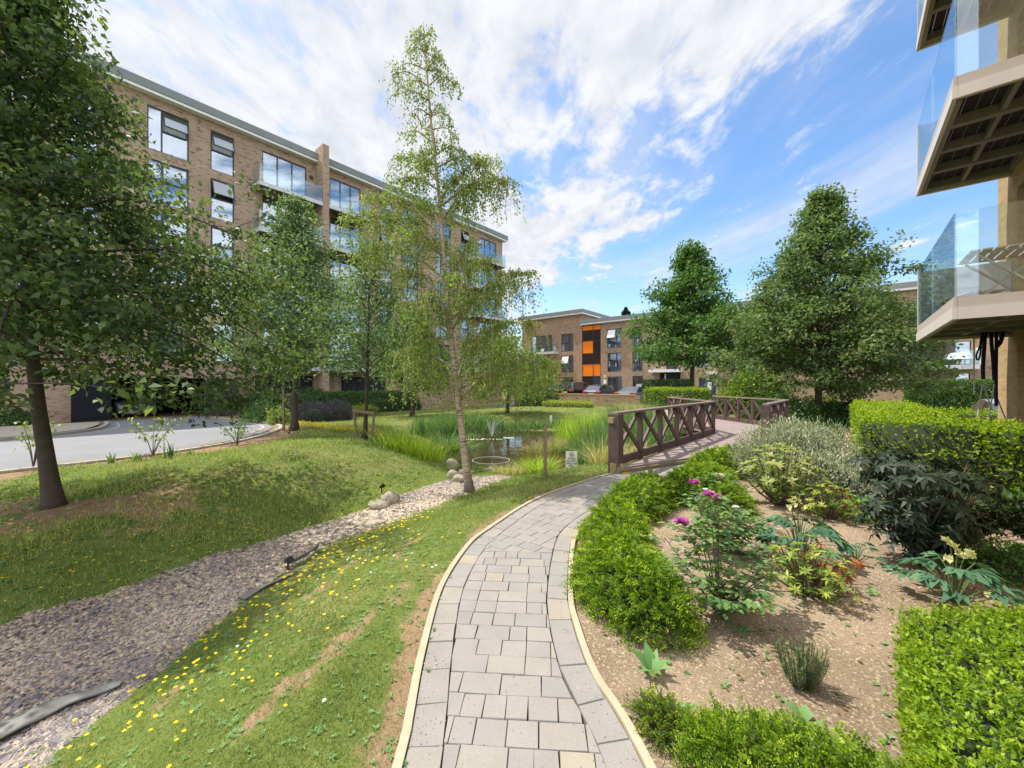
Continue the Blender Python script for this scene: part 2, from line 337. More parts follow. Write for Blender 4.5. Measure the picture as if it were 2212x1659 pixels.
# leaves
M['lime_leaf'] = leafmat('lime leaf', [(0.017, 0.035, 0.018), (0.036, 0.062, 0.027), (0.076, 0.106, 0.038), (0.17, 0.19, 0.06)], tf=0.40, trans=(1.6, 1.7, .7))
M['young_leaf'] = leafmat('young tree leaf', [(0.034, 0.066, 0.034), (0.066, 0.107, 0.05), (0.115, 0.155, 0.072), (0.20, 0.23, 0.115)], tf=0.38)
M['birch_leaf'] = leafmat('birch leaf', [(0.05, 0.080, 0.020), (0.095, 0.135, 0.034), (0.165, 0.205, 0.048), (0.27, 0.30, 0.065)], tf=0.45)
M['oak_leaf'] = leafmat('oak leaf', [(0.020, 0.050, 0.015), (0.040, 0.088, 0.021), (0.070, 0.128, 0.028), (0.11, 0.16, 0.038)], tf=0.34)
M['hornbeam_leaf'] = leafmat('hornbeam leaf', [(0.030, 0.062, 0.027), (0.060, 0.098, 0.038), (0.108, 0.145, 0.055), (0.185, 0.21, 0.085)], tf=0.38)
M['hedge_leaf'] = leafmat('privet leaf', [(0.04, 0.085, 0.008), (0.09, 0.155, 0.010), (0.17, 0.24, 0.013), (0.28, 0.34, 0.02)], tf=0.44, trans=(1.5, 1.55, 0.5))
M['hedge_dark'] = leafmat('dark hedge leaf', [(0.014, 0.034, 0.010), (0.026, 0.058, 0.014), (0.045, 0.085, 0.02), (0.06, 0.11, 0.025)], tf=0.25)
M['hedge_yellow'] = leafmat('golden hedge leaf', [(0.10, 0.13, 0.012), (0.20, 0.23, 0.03), (0.30, 0.31, 0.06)], tf=0.35)
M['nitida_leaf'] = leafmat('small glossy leaf', [(0.014, 0.036, 0.007), (0.058, 0.108, 0.011), (0.145, 0.215, 0.017), (0.30, 0.36, 0.03)], tf=0.45, rough=0.5, trans=(1.5, 1.6, 0.45))
M['box_leaf'] = leafmat('box leaf', [(0.03, 0.065, 0.008), (0.075, 0.135, 0.010), (0.15, 0.22, 0.013), (0.25, 0.31, 0.02)], tf=0.42, rough=0.5, trans=(1.45, 1.5, 0.45))
M['grass'] = leafmat('grass blade', [(0.045, 0.075, 0.016), (0.10, 0.135, 0.03), (0.175, 0.205, 0.055), (0.27, 0.27, 0.11), (0.36, 0.32, 0.17)], tf=0.35, rough=0.6)
M['reed'] = leafmat('reed blade', [(0.03, 0.075, 0.03), (0.055, 0.115, 0.04), (0.10, 0.17, 0.05), (0.16, 0.22, 0.07)], tf=0.3)
M['sedge'] = leafmat('bright sedge', [(0.08, 0.14, 0.014), (0.16, 0.24, 0.022), (0.28, 0.35, 0.04), (0.40, 0.42, 0.10)], tf=0.45)
M['straw'] = leafmat('dry sedge', [(0.10, 0.12, 0.03), (0.22, 0.21, 0.08), (0.36, 0.31, 0.15), (0.42, 0.34, 0.2)], tf=0.3)
M['flower'] = leafmat('yellow petal', [(0.62, 0.42, 0.0), (0.80, 0.60, 0.0), (0.85, 0.70, 0.02)], tf=0.2, trans=(1, 1, 1))
M['pink'] = leafmat('magenta petal', [(0.30, 0.03, 0.22), (0.50, 0.07, 0.38), (0.70, 0.25, 0.55)], tf=0.3, trans=(1, 1, 1))
M['cream'] = leafmat('cream petal', [(0.70, 0.60, 0.42), (0.80, 0.74, 0.6)], tf=0.3, trans=(1, 1, 1))
M['white_petal'] = leafmat('white petal', [(0.75, 0.75, 0.72), (0.8, 0.8, 0.8)], tf=0.2, trans=(1, 1, 1))
M['rose_leaf'] = leafmat('rose leaf', [(0.03, 0.075, 0.03), (0.06, 0.12, 0.045), (0.10, 0.17, 0.05), (0.20, 0.25, 0.05)], tf=0.35, rough=0.5)
M['rhodo_leaf'] = leafmat('rhododendron leaf', [(0.06, 0.095, 0.025), (0.11, 0.15, 0.04), (0.19, 0.215, 0.07), (0.28, 0.285, 0.12)], tf=0.35, rough=0.5)
M['pieris_leaf'] = leafmat('pieris leaf', [(0.035, 0.075, 0.018), (0.075, 0.125, 0.024), (0.15, 0.19, 0.03), (0.29, 0.30, 0.05)], tf=0.35, rough=0.5)
M['dead_leaf'] = leafmat('scorched leaf', [(0.13, 0.035, 0.012), (0.24, 0.075, 0.022), (0.36, 0.14, 0.05)], tf=0.3, trans=(1.2, 1.0, 0.8))
M['hellebore_leaf'] = leafmat('hellebore leaf', [(0.025, 0.065, 0.035), (0.045, 0.10, 0.055), (0.085, 0.15, 0.075)], tf=0.2, rough=0.5)
M['hell_flower'] = leafmat('pale green bract', [(0.34, 0.40, 0.08), (0.48, 0.50, 0.16), (0.56, 0.55, 0.24)], tf=0.35, trans=(1.1, 1.1, 0.8))
M['dark_elder'] = leafmat('dark glossy leaf', [(0.006, 0.011, 0.006), (0.012, 0.020, 0.010), (0.022, 0.032, 0.016)], tf=0.08, rough=0.5, spec=0.22)
M['silver_leaf'] = leafmat('silver grey leaf', [(0.12, 0.145, 0.085), (0.20, 0.225, 0.14), (0.30, 0.32, 0.22), (0.38, 0.40, 0.29)], tf=0.25, trans=(1.1, 1.15, 0.8))
M['lav_leaf'] = leafmat('lavender spike', [(0.045, 0.055, 0.05), (0.075, 0.075, 0.085), (0.11, 0.09, 0.14)], tf=0.2, trans=(1, 1, 1))
M['rosemary_leaf'] = leafmat('rosemary needle', [(0.035, 0.065, 0.025), (0.07, 0.11, 0.04), (0.12, 0.17, 0.065)], tf=0.25)
M['weed_leaf'] = leafmat('broad weed leaf', [(0.06, 0.13, 0.04), (0.10, 0.19, 0.06), (0.14, 0.23, 0.09)], tf=0.35)
M['conifer'] = leafmat('conifer needle', [(0.015, 0.03, 0.014), (0.03, 0.05, 0.02)], tf=0.1)
M['gravel'] = rndmat('gravel stones', [(0.105, 0.095, 0.108), (0.15, 0.135, 0.146), (0.21, 0.182, 0.178), (0.30, 0.24, 0.19), (0.39, 0.30, 0.21), (0.45, 0.36, 0.26), (0.49, 0.425, 0.34)], 0.75, 0.2, 40)
M['chips'] = rndmat('bed chips', [(0.09, 0.06, 0.04), (0.19, 0.13, 0.085), (0.30, 0.22, 0.145), (0.40, 0.31, 0.215), (0.52, 0.43, 0.32)], 0.85, 0.2, 60)
M['paver'] = rndmat('concrete pavers', [(0.218, 0.207, 0.198), (0.232, 0.219, 0.206), (0.245, 0.229, 0.21), (0.258, 0.238, 0.211), (0.295, 0.258, 0.20)], 0.85, 0.3, 90, 0.17)
M['joint'] = plain('joint sand', (0.085, 0.075, 0.06), 0.95, var=0.3, scale=40)
M['litter'] = leafmat('dry fallen leaf', [(0.10, 0.055, 0.025), (0.20, 0.12, 0.055), (0.32, 0.22, 0.11)], tf=0.1, trans=(1, 1, 1))
# ------------------------------------------------------------------ building meshes and objects
def link(o, parent=None):
    COL.objects.link(o)
    if parent is not None: o.parent = parent
    return o
def tag(o, label=None, cat=None, group=None, kind=None):
    for k, v in (('label', label), ('category', cat), ('group', group), ('kind', kind)):
        if v: o[k] = v
    return o
def empty(name, loc, rz=0.0):
    o = bpy.data.objects.new(name, None); o.location = loc; o.rotation_euler = (0, 0, rz); o.empty_display_size = 0.2
    return link(o)
def copy_tree(o, parent=None):
    c = o.copy(); COL.objects.link(c)
    if parent is not None: c.parent = parent
    for ch in list(o.children): copy_tree(ch, c)
    return c
def mesh_arrays(name, V, quads=None, tris=None, mats=(), rnd=None, mi=None, smooth=False):
    """a mesh object from arrays; rnd gives each face its own random colour value"""
    V = np.asarray(V, np.float32).reshape(-1, 3)
    q = np.zeros((0, 4), np.int32) if quads is None else np.asarray(quads, np.int32).reshape(-1, 4)
    t = np.zeros((0, 3), np.int32) if tris is None else np.asarray(tris, np.int32).reshape(-1, 3)
    me = bpy.data.meshes.new(name); me.vertices.add(len(V)); me.vertices.foreach_set('co', V.ravel())
    loops = np.concatenate((q.ravel(), t.ravel())); nq, ntr = len(q), len(t)
    me.loops.add(len(loops)); me.loops.foreach_set('vertex_index', loops)
    me.polygons.add(nq+ntr)
    st = np.concatenate((np.arange(nq)*4, nq*4+np.arange(ntr)*3)).astype(np.int32)
    me.polygons.foreach_set('loop_start', st)
    for m in mats: me.materials.append(m)
    if mi is not None: me.polygons.foreach_set('material_index', np.asarray(mi, np.int32))
    if smooth: me.polygons.foreach_set('use_smooth', np.ones(nq+ntr, bool))
    me.update(calc_edges=True)
    if rnd is not None:
        a = me.attributes.new('rnd', 'FLOAT', 'FACE'); a.data.foreach_set('value', np.asarray(rnd, np.float32))
    me.validate()
    return me
class MB:
    """collects shapes into one mesh"""
    def __init__(s): s.v = []; s.f = []; s.m = []; s.k = 0; s.r = []
    def add(s, vs, fs, rv=None):
        o = len(s.v); s.v += [tuple(map(float, p)) for p in vs]
        for f in fs: s.f.append([o+i for i in f]); s.m.append(s.k); s.r.append(0.5 if rv is None else rv)
        return s
    def quad(s, *p): return s.add(p, [list(range(len(p)))])
    def box(s, x0, x1, y0, y1, z0, z1, rv=None):
        x0, x1 = min(x0, x1), max(x0, x1); y0, y1 = min(y0, y1), max(y0, y1); z0, z1 = min(z0, z1), max(z0, z1)
        return s.add([(x0, y0, z0), (x1, y0, z0), (x1, y1, z0), (x0, y1, z0), (x0, y0, z1), (x1, y0, z1), (x1, y1, z1), (x0, y1, z1)],
                     [(0, 3, 2, 1), (4, 5, 6, 7), (0, 1, 5, 4), (1, 2, 6, 5), (2, 3, 7, 6), (3, 0, 4, 7)], rv)
    def bar(s, p, q, w, h, up=(0, 0, 1)):
        """a rectangular bar from p to q, w across, h along up"""
        p, q = Vector(p), Vector(q); d = (q-p).normalized(); u = Vector(up)
        if abs(d.dot(u)) > 0.98: u = Vector((1, 0, 0))
        sd = d.cross(u).normalized(); u = sd.cross(d).normalized()
        c = []
        for e in (p, q):
            for a, b in ((-1, -1), (1, -1), (1, 1), (-1, 1)): c.append(e+sd*(a*w/2)+u*(b*h/2))
        return s.add(c, [(3, 2, 1, 0), (4, 5, 6, 7), (0, 1, 5, 4), (1, 2, 6, 5), (2, 3, 7, 6), (3, 0, 4, 7)])
    def tube(s, pts, rad, n=6, cap=True):
        pts = [Vector(p) for p in pts]
        if isinstance(rad, (int, float)): rad = [rad]*len(pts)
        rings = []; vs = []
        ref = Vector((0.31, 0.77, 0.2))
        for i, p in enumerate(pts):
            d = (pts[min(i+1, len(pts)-1)]-pts[max(i-1, 0)])
            d = d.normalized() if d.length > 1e-9 else Vector((0, 0, 1))
            a = d.cross(ref)
            if a.length < 1e-3: a = d.cross(Vector((1, 0, 0)))
            a.normalize(); b = d.cross(a)
            for k in range(n):
                th = 2*PI*k/n; vs.append(p+(a*math.cos(th)+b*math.sin(th))*rad[i])
        fs = []
        for i in range(len(pts)-1):
            for k in range(n): fs.append((i*n+k, i*n+(k+1) % n, (i+1)*n+(k+1) % n, (i+1)*n+k))
        if cap: fs.append(tuple(range(n-1, -1, -1))); fs.append(tuple((len(pts)-1)*n+k for k in range(n)))
        return s.add(vs, fs)
    def prism(s, poly, z0, z1):
        n = len(poly)
        if sum(poly[i][0]*poly[(i+1) % n][1]-poly[(i+1) % n][0]*poly[i][1] for i in range(n)) < 0: poly = poly[::-1]
        vs = [(p[0], p[1], z0) for p in poly]+[(p[0], p[1], z1) for p in poly]
        return s.add(vs, [tuple(range(n-1, -1, -1)), tuple(range(n, 2*n))]+[(i, (i+1) % n, n+(i+1) % n, n+i) for i in range(n)])
    def lathe(s, prof, c=(0, 0, 0), n=16):
        vs = []; fs = []
        for r, z in prof:
            for k in range(n): vs.append((c[0]+r*math.cos(2*PI*k/n), c[1]+r*math.sin(2*PI*k/n), c[2]+z))
        for i in range(len(prof)-1):
            for k in range(n): fs.append((i*n+k, i*n+(k+1) % n, (i+1)*n+(k+1) % n, (i+1)*n+k))
        return s.add(vs, fs)
    def build(s, name, mats, parent=None, smooth=False, off=(0, 0, 0), bevel=0.0, rnd=False):
        if not isinstance(mats, (list, tuple)): mats = [mats]
        me = bpy.data.meshes.new(name)
        V = [(a-off[0], b-off[1], c-off[2]) for a, b, c in s.v]
        me.from_pydata(V, [], s.f)
        for m in mats: me.materials.append(m)
        if len(mats) > 1: me.polygons.foreach_set('material_index', s.m)
        if rnd:
            a = me.attributes.new('rnd', 'FLOAT', 'FACE'); a.data.foreach_set('value', s.r)
        if bevel > 0:
            bm = bmesh.new(); bm.from_mesh(me)
            bmesh.ops.remove_doubles(bm, verts=bm.verts, dist=1e-5)
            bmesh.ops.bevel(bm, geom=[e for e in bm.edges if e.calc_face_angle(0) > 0.6], offset=bevel, segments=2, affect='EDGES', profile=0.6)
            bm.to_mesh(me); bm.free()
        uvl = me.uv_layers.new(name='UVMap')
        vc = [v.co for v in me.vertices]; data = uvl.data
        for p in me.polygons:
            nx, ny, nz = abs(p.normal.x), abs(p.normal.y), abs(p.normal.z)
            for li, vi in zip(p.loop_indices, p.vertices):
                c = vc[vi]
                data[li].uv = (c.x, c.y) if nz > max(nx, ny) else ((c.y, c.z) if nx > ny else (c.x, c.z))
        if smooth: me.polygons.foreach_set('use_smooth', [True]*len(me.polygons))
        return link(bpy.data.objects.new(name, me), parent)
def obj_of(name, me, parent=None, loc=None):
    o = bpy.data.objects.new(name, me)
    if loc is not None: o.location = loc
    return link(o, parent)
def unit(a): return a/np.maximum(np.linalg.norm(a, axis=-1, keepdims=True), 1e-9)
def leaf_arrays(C, d, n, L, wr=0.55, fold=0.18, droop=0.0):
    """kite shaped leaves: C base, d direction, n rough face normal"""
    C = np.asarray(C, float); N_ = len(C); d = unit(d); L = np.broadcast_to(L, (N_,))[:, None]
    s = unit(np.cross(d, n)); nn = np.cross(s, d)
    w = L*wr*0.5
    tip = C+d*L-nn*L*droop
    mid = C+d*L*0.45+nn*L*fold
    return np.stack((C, mid-s*w-nn*L*fold*0.3, tip, mid+s*w-nn*L*fold*0.3), 1).reshape(-1, 3), np.arange(N_*4).reshape(-1, 4)
class Leaves:
    def __init__(s): s.V = []; s.Q = []; s.R = []; s.o = 0; s.M = []
    def add(s, C, d, n, L, wr=0.55, fold=0.18, droop=0.0, rnd=None, m=0):
        V, Q = leaf_arrays(C, d, n, L, wr, fold, droop)
        s.V.append(V); s.Q.append(Q+s.o); s.o += len(V)
        s.R.append(rng.random(len(Q)) if rnd is None else np.broadcast_to(rnd, (len(Q),))); s.M.append(np.full(len(Q), m))
    def raw(s, V, Q, rnd, m=0):
        s.V.append(V); s.Q.append(np.asarray(Q)+s.o); s.o += len(V); s.R.append(rnd); s.M.append(np.full(len(Q), m))
    def build(s, name, mats, parent=None, loc=None):
        if not isinstance(mats, (list, tuple)): mats = [mats]
        V = np.concatenate(s.V)
        if loc is not None: V = V-np.asarray(loc)
        me = mesh_arrays(name, V, np.concatenate(s.Q), None, mats, np.clip(np.concatenate(s.R), 0, 1), np.concatenate(s.M))
        return obj_of(name, me, parent, None)
def rdir(n): 
    a = rng.normal(size=(n, 3)); return unit(a)
def blade_arrays(P, h, w, az, lean, curl, seg=3, twist=0.0):
    P = np.asarray(P, float); n = len(P); h = np.broadcast_to(h, (n,)); w = np.broadcast_to(w, (n,))
    hx, hy = np.cos(az), np.sin(az); sxx, syy = -np.sin(az+twist), np.cos(az+twist)
    rows = []
    for i in range(seg+1):
        t = i/seg; off = h*(lean*t+curl*t*t); z = h*t*(1-0.45*np.clip(curl, 0, 1.4)*t)
        c = np.stack((P[:, 0]+hx*off, P[:, 1]+hy*off, P[:, 2]+z), 1); ww = (w*(1-t**1.6)*0.5+0.0002)[:, None]
        sv = np.stack((sxx, syy, np.zeros(n)), 1)*ww
        rows += [c-sv, c+sv]
    V = np.stack(rows, 1); k = 2*(seg+1)
    base = (np.arange(n)*k)[:, None]
    Q = np.concatenate([base+np.array([2*i, 2*i+1, 2*i+3, 2*i+2]) for i in range(seg)], 0)
    return V.reshape(-1, 3), Q, seg
class Blades(Leaves):
    def put(s, P, h, w, az=None, lean=0.15, curl=0.3, seg=3, rnd=None, m=0):
        n = len(P)
        if n == 0: return
        if az is None: az = rng.random(n)*2*PI
        V, Q, k = blade_arrays(P, h, w, az, lean, curl, seg, rng.normal(0, 0.6, n))
        r = rng.random(n) if rnd is None else np.broadcast_to(rnd, (n,))
        s.raw(V, Q, np.tile(r, k), m)
def drape(name, poly, mat_, dz, step=0.5, zf=None):
    """a sheet with outline poly lying dz above the ground"""
    pts = []; n = len(poly)
    for i in range(n):
        a, b = np.array(poly[i]), np.array(poly[(i+1) % n]); k = max(1, int(np.hypot(*(b-a))/step))
        for j in range(k): pts.append(tuple(a+(b-a)*j/k))
    nb = len(pts); xs = [p[0] for p in pts]; ys = [p[1] for p in pts]
    gx, gy = np.meshgrid(np.arange(min(xs), max(xs), step), np.arange(min(ys), max(ys), step)); gx, gy = gx.ravel(), gy.ravel()
    ins = inpoly(gx, gy, pts) & (seg_dist(gx, gy, pts+[pts[0]]) > step*0.4)
    allp = [Vector(p) for p in pts]+[Vector((x, y)) for x, y in zip(gx[ins], gy[ins])]
    vs, _, fs, *_ = geometry.delaunay_2d_cdt(allp, [(i, (i+1) % nb) for i in range(nb)], [], 1, 1e-5)
    xy = np.array([(v.x, v.y) for v in vs]); z = (T(xy[:, 0], xy[:, 1]) if zf is None else zf(xy[:, 0], xy[:, 1]))+dz
    me = bpy.data.meshes.new(name); me.from_pydata([(a, b, c) for (a, b), c in zip(xy, z)], [], [list(f) for f in fs])
    bm = bmesh.new(); bm.from_mesh(me); bmesh.ops.recalc_face_normals(bm, faces=bm.faces)
    if sum(f.normal.z for f in bm.faces) < 0: bmesh.ops.reverse_faces(bm, faces=bm.faces)
    bm.to_mesh(me); bm.free(); me.materials.append(mat_); me.polygons.foreach_set('use_smooth', [True]*len(me.polygons))
    return obj_of(name, me)
def resample(pts, step):
    P = np.array(pts, float); d = np.r_[0, np.cumsum(np.hypot(*np.diff(P, axis=0).T))]
    n = max(2, int(round(d[-1]/step))+1); t = np.linspace(0, d[-1], n)
    return np.stack([np.interp(t, d, P[:, k]) for k in range(P.shape[1])], 1)
def smooth_curve(pts, k=6):
    """Catmull-Rom through the points"""
    P = [np.array(p, float) for p in pts]; P = [2*P[0]-P[1]]+P+[2*P[-1]-P[-2]]; o = []
    for i in range(1, len(P)-2):
        for j in range(k):
            t = j/k; a, b, c, d = P[i-1:i+3]
            o.append(0.5*((2*b)+(-a+c)*t+(2*a-5*b+4*c-d)*t*t+(-a+3*b-3*c+d)*t**3))
    o.append(P[-2]); return np.array(o)
def offset_line(P, d):
    t = np.gradient(P, axis=0); t = t/np.linalg.norm(t, axis=1, keepdims=True)
    return P+np.stack((t[:, 1], -t[:, 0]), 1)*d            # to the right of travel
def clip_half(poly, p, nrm):
    o = []
    for i in range(len(poly)):
        a, b = poly[i], poly[(i+1) % len(poly)]; da, db = np.dot(a-p, nrm), np.dot(b-p, nrm)
        if da >= 0: o.append(a)
        if (da >= 0) != (db >= 0): o.append(a+(b-a)*(da/(da-db)))
    return o
def strip_mesh(name, A, B, z, mat_, zb=None, parent=None):
    """a swept kerb or board between two lines, top at z, down to zb"""
    b = MB(); n = len(A)
    zt = np.broadcast_to(z, (n,)); zb = zt-0.15 if zb is None else np.broadcast_to(zb, (n,))
    vs = []
    for i in range(n): vs += [(A[i][0], A[i][1], zb[i]), (A[i][0], A[i][1], zt[i]), (B[i][0], B[i][1], zt[i]), (B[i][0], B[i][1], zb[i])]
    fs = []
    for i in range(n-1):
        for k in range(3): fs.append((4*i+k, 4*i+k+1, 4*i+4+k+1, 4*i+4+k))
    fs += [(0, 3, 2, 1), (4*n-4, 4*n-3, 4*n-2, 4*n-1)]
    b.add(vs, fs)
    return b.build(name, mat_, parent)

# ------------------------------------------------------------------ the setting: ground, water, road, path, bed
PL = [(-0.40, 0.1), (-0.457, 1.675), (-0.47, 1.865), (-0.515, 2.35), (-0.535, 3.10), (-0.42, 3.85), (-0.25, 4.30), (0.34, 5.43), (1.23, 6.47), (1.74, 6.95)]
PR = [(0.74, 0.1), (0.575, 1.66), (0.462, 2.156), (0.435, 2.6), (0.447, 2.945), (0.571, 3.71), (0.707, 4.187), (1.02, 4.72), (1.55, 5.4), (2.3, 6.12), (3.3, 6.9), (4.6, 7.75), (5.9, 8.7)]
DECK_A, DECK_B = (1.83, 6.98), (5.72, 9.22)
PL_s = smooth_curve(PL, 5); PR_s = smooth_curve(PR, 5)
PLx = np.vstack((PL_s, [(3.0, 7.60), (4.3, 8.38), (5.64, 9.12)]))
PATH_POLY = [tuple(p) for p in PLx]+[tuple(p) for p in PR_s[::-1]]
BED_POLY = [tuple(p) for p in PR_s]+[(7.2, 10.4), (9.2, 12.2), (10.5, 10.5), (8.2, 6.6), (6.2, 3.4), (4.2, 0.4), (2.0, 0.1)]
GRAVEL_POLY = [G0(x, y, -0.31) for x, y in ((-420, 1700), (-250, 1480), (-80, 1400), (0, 1371), (55, 1342), (130, 1318), (233, 1287), (350, 1240), (467, 1196), (583, 1163), (690, 1128), (778, 1101), (850, 1072), (920, 1048), (965, 1035), (1010, 1026), (1080, 1013),
               (1112, 1022), (1060, 1042), (1000, 1068), (900, 1108), (800, 1140), (725, 1163), (620, 1226), (536, 1287), (437, 1364), (365, 1437), (255, 1524), (120, 1634), (40, 1760), (-150, 2000))]
SOIL_POLY = [GT(x, y)[:2] for x, y in ((-300, 1075), (0, 1016), (330, 982), (470, 950), (545, 928), (600, 918), (648, 924), (640, 940), (547, 965), (383, 984), (131, 1010), (0, 1042), (-300, 1100))]
def uvpoly(pts): return [uv2w(*p) for p in pts]
ROAD_POLY = uvpoly([(-16, 11.9), (-4, 11.8), (0.5, 11.9), (2.2, 12.3), (3.6, 13.2), (4.9, 14.9), (5.9, 17.0), (6.5, 19.5), (6.8, 22.5), (6.8, 26), (6.5, 30.3), (2.2, 30.3), (2.0, 26.5), (1.4, 23.5), (0.2, 21.2), (-1.8, 19.8), (-4.5, 19.2), (-16, 19.1)])
def grid_axis(a, b, fine, far, grow=1.22):
    m = list(np.arange(a, b+1e-6, fine)); s = fine
    lo, hi = [a], [b]
    while lo[-1] > -far: s *= grow; lo.append(lo[-1]-s)
    s = fine
    while hi[-1] < far: s *= grow; hi.append(hi[-1]+s)
    return np.array(lo[:0:-1]+m+hi[1:])
gx = grid_axis(-11, 13, 0.13, 900); gy = grid_axis(0.2, 22, 0.13, 900)
GX, GY = np.meshgrid(gx, gy); ZZ = T(GX, GY)
nx, ny = len(gx), len(gy)
ii = (np.arange(ny-1)[:, None]*nx+np.arange(nx-1)[None, :]).ravel()
me = mesh_arrays('ground', np.stack((GX.ravel(), GY.ravel(), ZZ.ravel()), 1), np.stack((ii, ii+1, ii+nx+1, ii+nx), 1), None, [M['ground']], smooth=True)
fx, fy = GX.ravel(), GY.ravel()
pl_d = seg_dist(fx, fy, [tuple(p) for p in PL_s])
bare = 1.05*np.exp(-(pl_d/0.21)**2)*(0.35+0.9*vnoise(fx, fy, 0.9, 3))
lawn_patch = 0.56*sst(0.60, 0.80, vnoise(fx*1.8-fy*.5, fy*.7+fx*.3, 0.42, 5))*(seg_dist(fx, fy, SWALE) > 1.0)*(np.hypot(fx+0.9, fy-2.2) < 2.2)
lime_bare = 0.95*np.exp(-((fx+5.6)/1.8)**2-((fy-4.9)/1.3)**2)*sst(0.25, 0.6, vnoise(fx, fy, 0.6, 9))
soil = np.maximum.reduce([bare, lawn_patch, lime_bare, 1.0*inpoly(fx, fy, SOIL_POLY), 1.0*inpoly(fx, fy, BED_POLY), 1.0*(pond_sdf(fx, fy) < -0.45)])
u_, v_ = fx*D1[0]+fy*D1[1], fx*D2[0]+fy*D2[1]
soil = np.maximum(soil, 1.0*((v_ > 26) & (u_ > -20) & (u_ < 45)))
soil = np.maximum(soil, 1.0*((v_ < 0.5) & (u_ > 9.0) & (u_ < 40)))
for nm, arr in (('soil', soil), ('grav', 1.0*inpoly(fx, fy, GRAVEL_POLY))):
    a = me.attributes.new(nm, 'FLOAT', 'POINT'); a.data.foreach_set('value', arr.astype(np.float32))
tag(obj_of('ground', me), kind='structure')
b = MB(); b.quad((-5, 8.2, WATER_Z), (11, 8.2, WATER_Z), (11, 20.5, WATER_Z), (-5, 20.5, WATER_Z))
tag(b.build('pond_water', M['water']), kind='structure')
tag(drape('road', ROAD_POLY, M['road'], 0.022, 0.6), kind='structure')
# car park at the far end and the road in front of the far building
tag(drape('car_park', uvpoly([(26.6, -6), (26.6, 26), (44.5, 26), (44.5, -6)]), M['road'], 0.03, 2.0), kind='structure')
tag(drape('garden_path', uvpoly([(17.5, 4.6), (17.0, 6.4), (26.5, 10.5), (26.5, 8.6)]), M['kerb'], 0.03, 0.8), kind='structure')
# footway across the road, at the foot of the left building
FOOT = uvpoly([(-16, 19.25), (-4.5, 19.35), (-1.9, 19.95), (0.1, 21.35), (1.25, 23.6), (1.85, 26.6), (2.05, 28.8), (-16, 28.8)])
tag(drape('pavement', FOOT, M['kerb'], 0.11, 0.6), kind='structure')
def kerb_line(uvpts, w=0.16, dz=0.10):
    P = smooth_curve(uvpoly(uvpts), 6); A, B = P, offset_line(P, w); z = T(P[:, 0], P[:, 1])+dz
    tag(strip_mesh('kerb', A, B, z, M['kerb'], z-0.3), kind='structure')
kerb_line([(-16, 11.75), (-4, 11.65), (0.5, 11.75), (2.3, 12.15), (3.75, 13.1), (5.05, 14.8), (6.05, 16.9), (6.65, 19.5), (6.95, 22.5), (6.95, 26), (6.75, 29.2)], 0.15, 0.05)
kerb_line([(-16, 19.1), (-4.5, 19.2), (-1.8, 19.8), (0.2, 21.2), (1.4, 23.5), (2.0, 26.5), (2.2, 28.8)], 0.15, 0.115)
kerb_line([(3.5, 13.75), (4.65, 15.3), (5.55, 17.2), (6.1, 19.6), (6.4, 22.5), (6.4, 26)], 0.10, 0.032)
kerb_line([(0.4, 20.6), (1.8, 23.0), (2.4, 25.8), (2.6, 28.5)], 0.10, 0.032)
kerb_line([(-16, 18.6), (-4.5, 18.7), (-1.6, 19.3), (0.3, 20.4)], 0.10, 0.032)
tag(drape('planting_bed', BED_POLY, M['mulch'], 0.014, 0.25), kind='structure')
# ---- the paved path: joint sheet, border blocks along both sides, coursed blocks between
pb = MB(); pb.k = 0
pj = drape('path_base', PATH_POLY, M['joint'], 0.006, 0.25, zf=lambda x, y: np.maximum(T(x, y), -0.005)); tag(pj, kind='structure')
blocks = MB()
def block(poly, rv, zt=0.034):
    P = [np.asarray(p)+rng.normal(0, 0.0014, 2) for p in poly]
    if len(P) < 3: return
    c = sum(P)/len(P); ar = abs(sum(P[i][0]*P[(i+1) % len(P)][1]-P[(i+1) % len(P)][0]*P[i][1] for i in range(len(P))))/2
    if ar < 0.0016: return
    if sum(P[i][0]*P[(i+1) % len(P)][1]-P[(i+1) % len(P)][0]*P[i][1] for i in range(len(P))) < 0: P = P[::-1]
    n = len(P); zt = zt+rng.normal(0, 0.0012); vs = []
    def shrink(k):
        o = []
        for p in P:
            d = c-p; l = np.hypot(*d); o.append(p+d/l*min(k, l*0.4))
        return o
    o0, o1 = shrink(0.0018), shrink(0.0052)
    for p in o0: vs.append((*p, 0.0))
    for p in o0: vs.append((*p, zt-0.006))
    for p in o1: vs.append((*p, zt))
    fs = [tuple(range(2*n, 3*n))]
    for r in (0, n):
        for i in range(n): fs.append((r+i, r+(i+1) % n, r+n+(i+1) % n, r+n+i))
    blocks.add(vs, fs, rv)
def tone():
    return float(np.clip(rng.choice([rng.normal(0.38, 0.16), rng.normal(0.66, 0.10), rng.normal(0.96, 0.04)], p=[0.62, 0.34, 0.04]), 0, 1))
EW, BW = 0.038, 0.15
Lc, Rc = resample(PLx, 0.06), resample(PR_s, 0.06)
Le, Re = offset_line(Lc, 0.012), offset_line(Rc, -EW)
Li, Ri = offset_line(Lc, BW+0.012), offset_line(Rc, -EW-BW)
for E, I in ((Le, Li), (Re, Ri)):
    i = 0
    while i < len(E)-5:
        k = int(rng.choice([3, 4, 4]))
        block([E[i], E[i+k], I[i+k], I[i]], tone()); i += k
def nearest_clip(poly, Ln, side):
    c = sum(poly)/len(poly); k = int(np.argmin(np.hypot(Ln[:, 0]-c[0], Ln[:, 1]-c[1]))); k = min(max(k, 1), len(Ln)-2)
    t = Ln[k+1]-Ln[k-1]; t = t/np.hypot(*t); nrm = np.array((t[1], -t[0]))*side
    return clip_half(poly, Ln[k]+nrm*0.004, nrm)
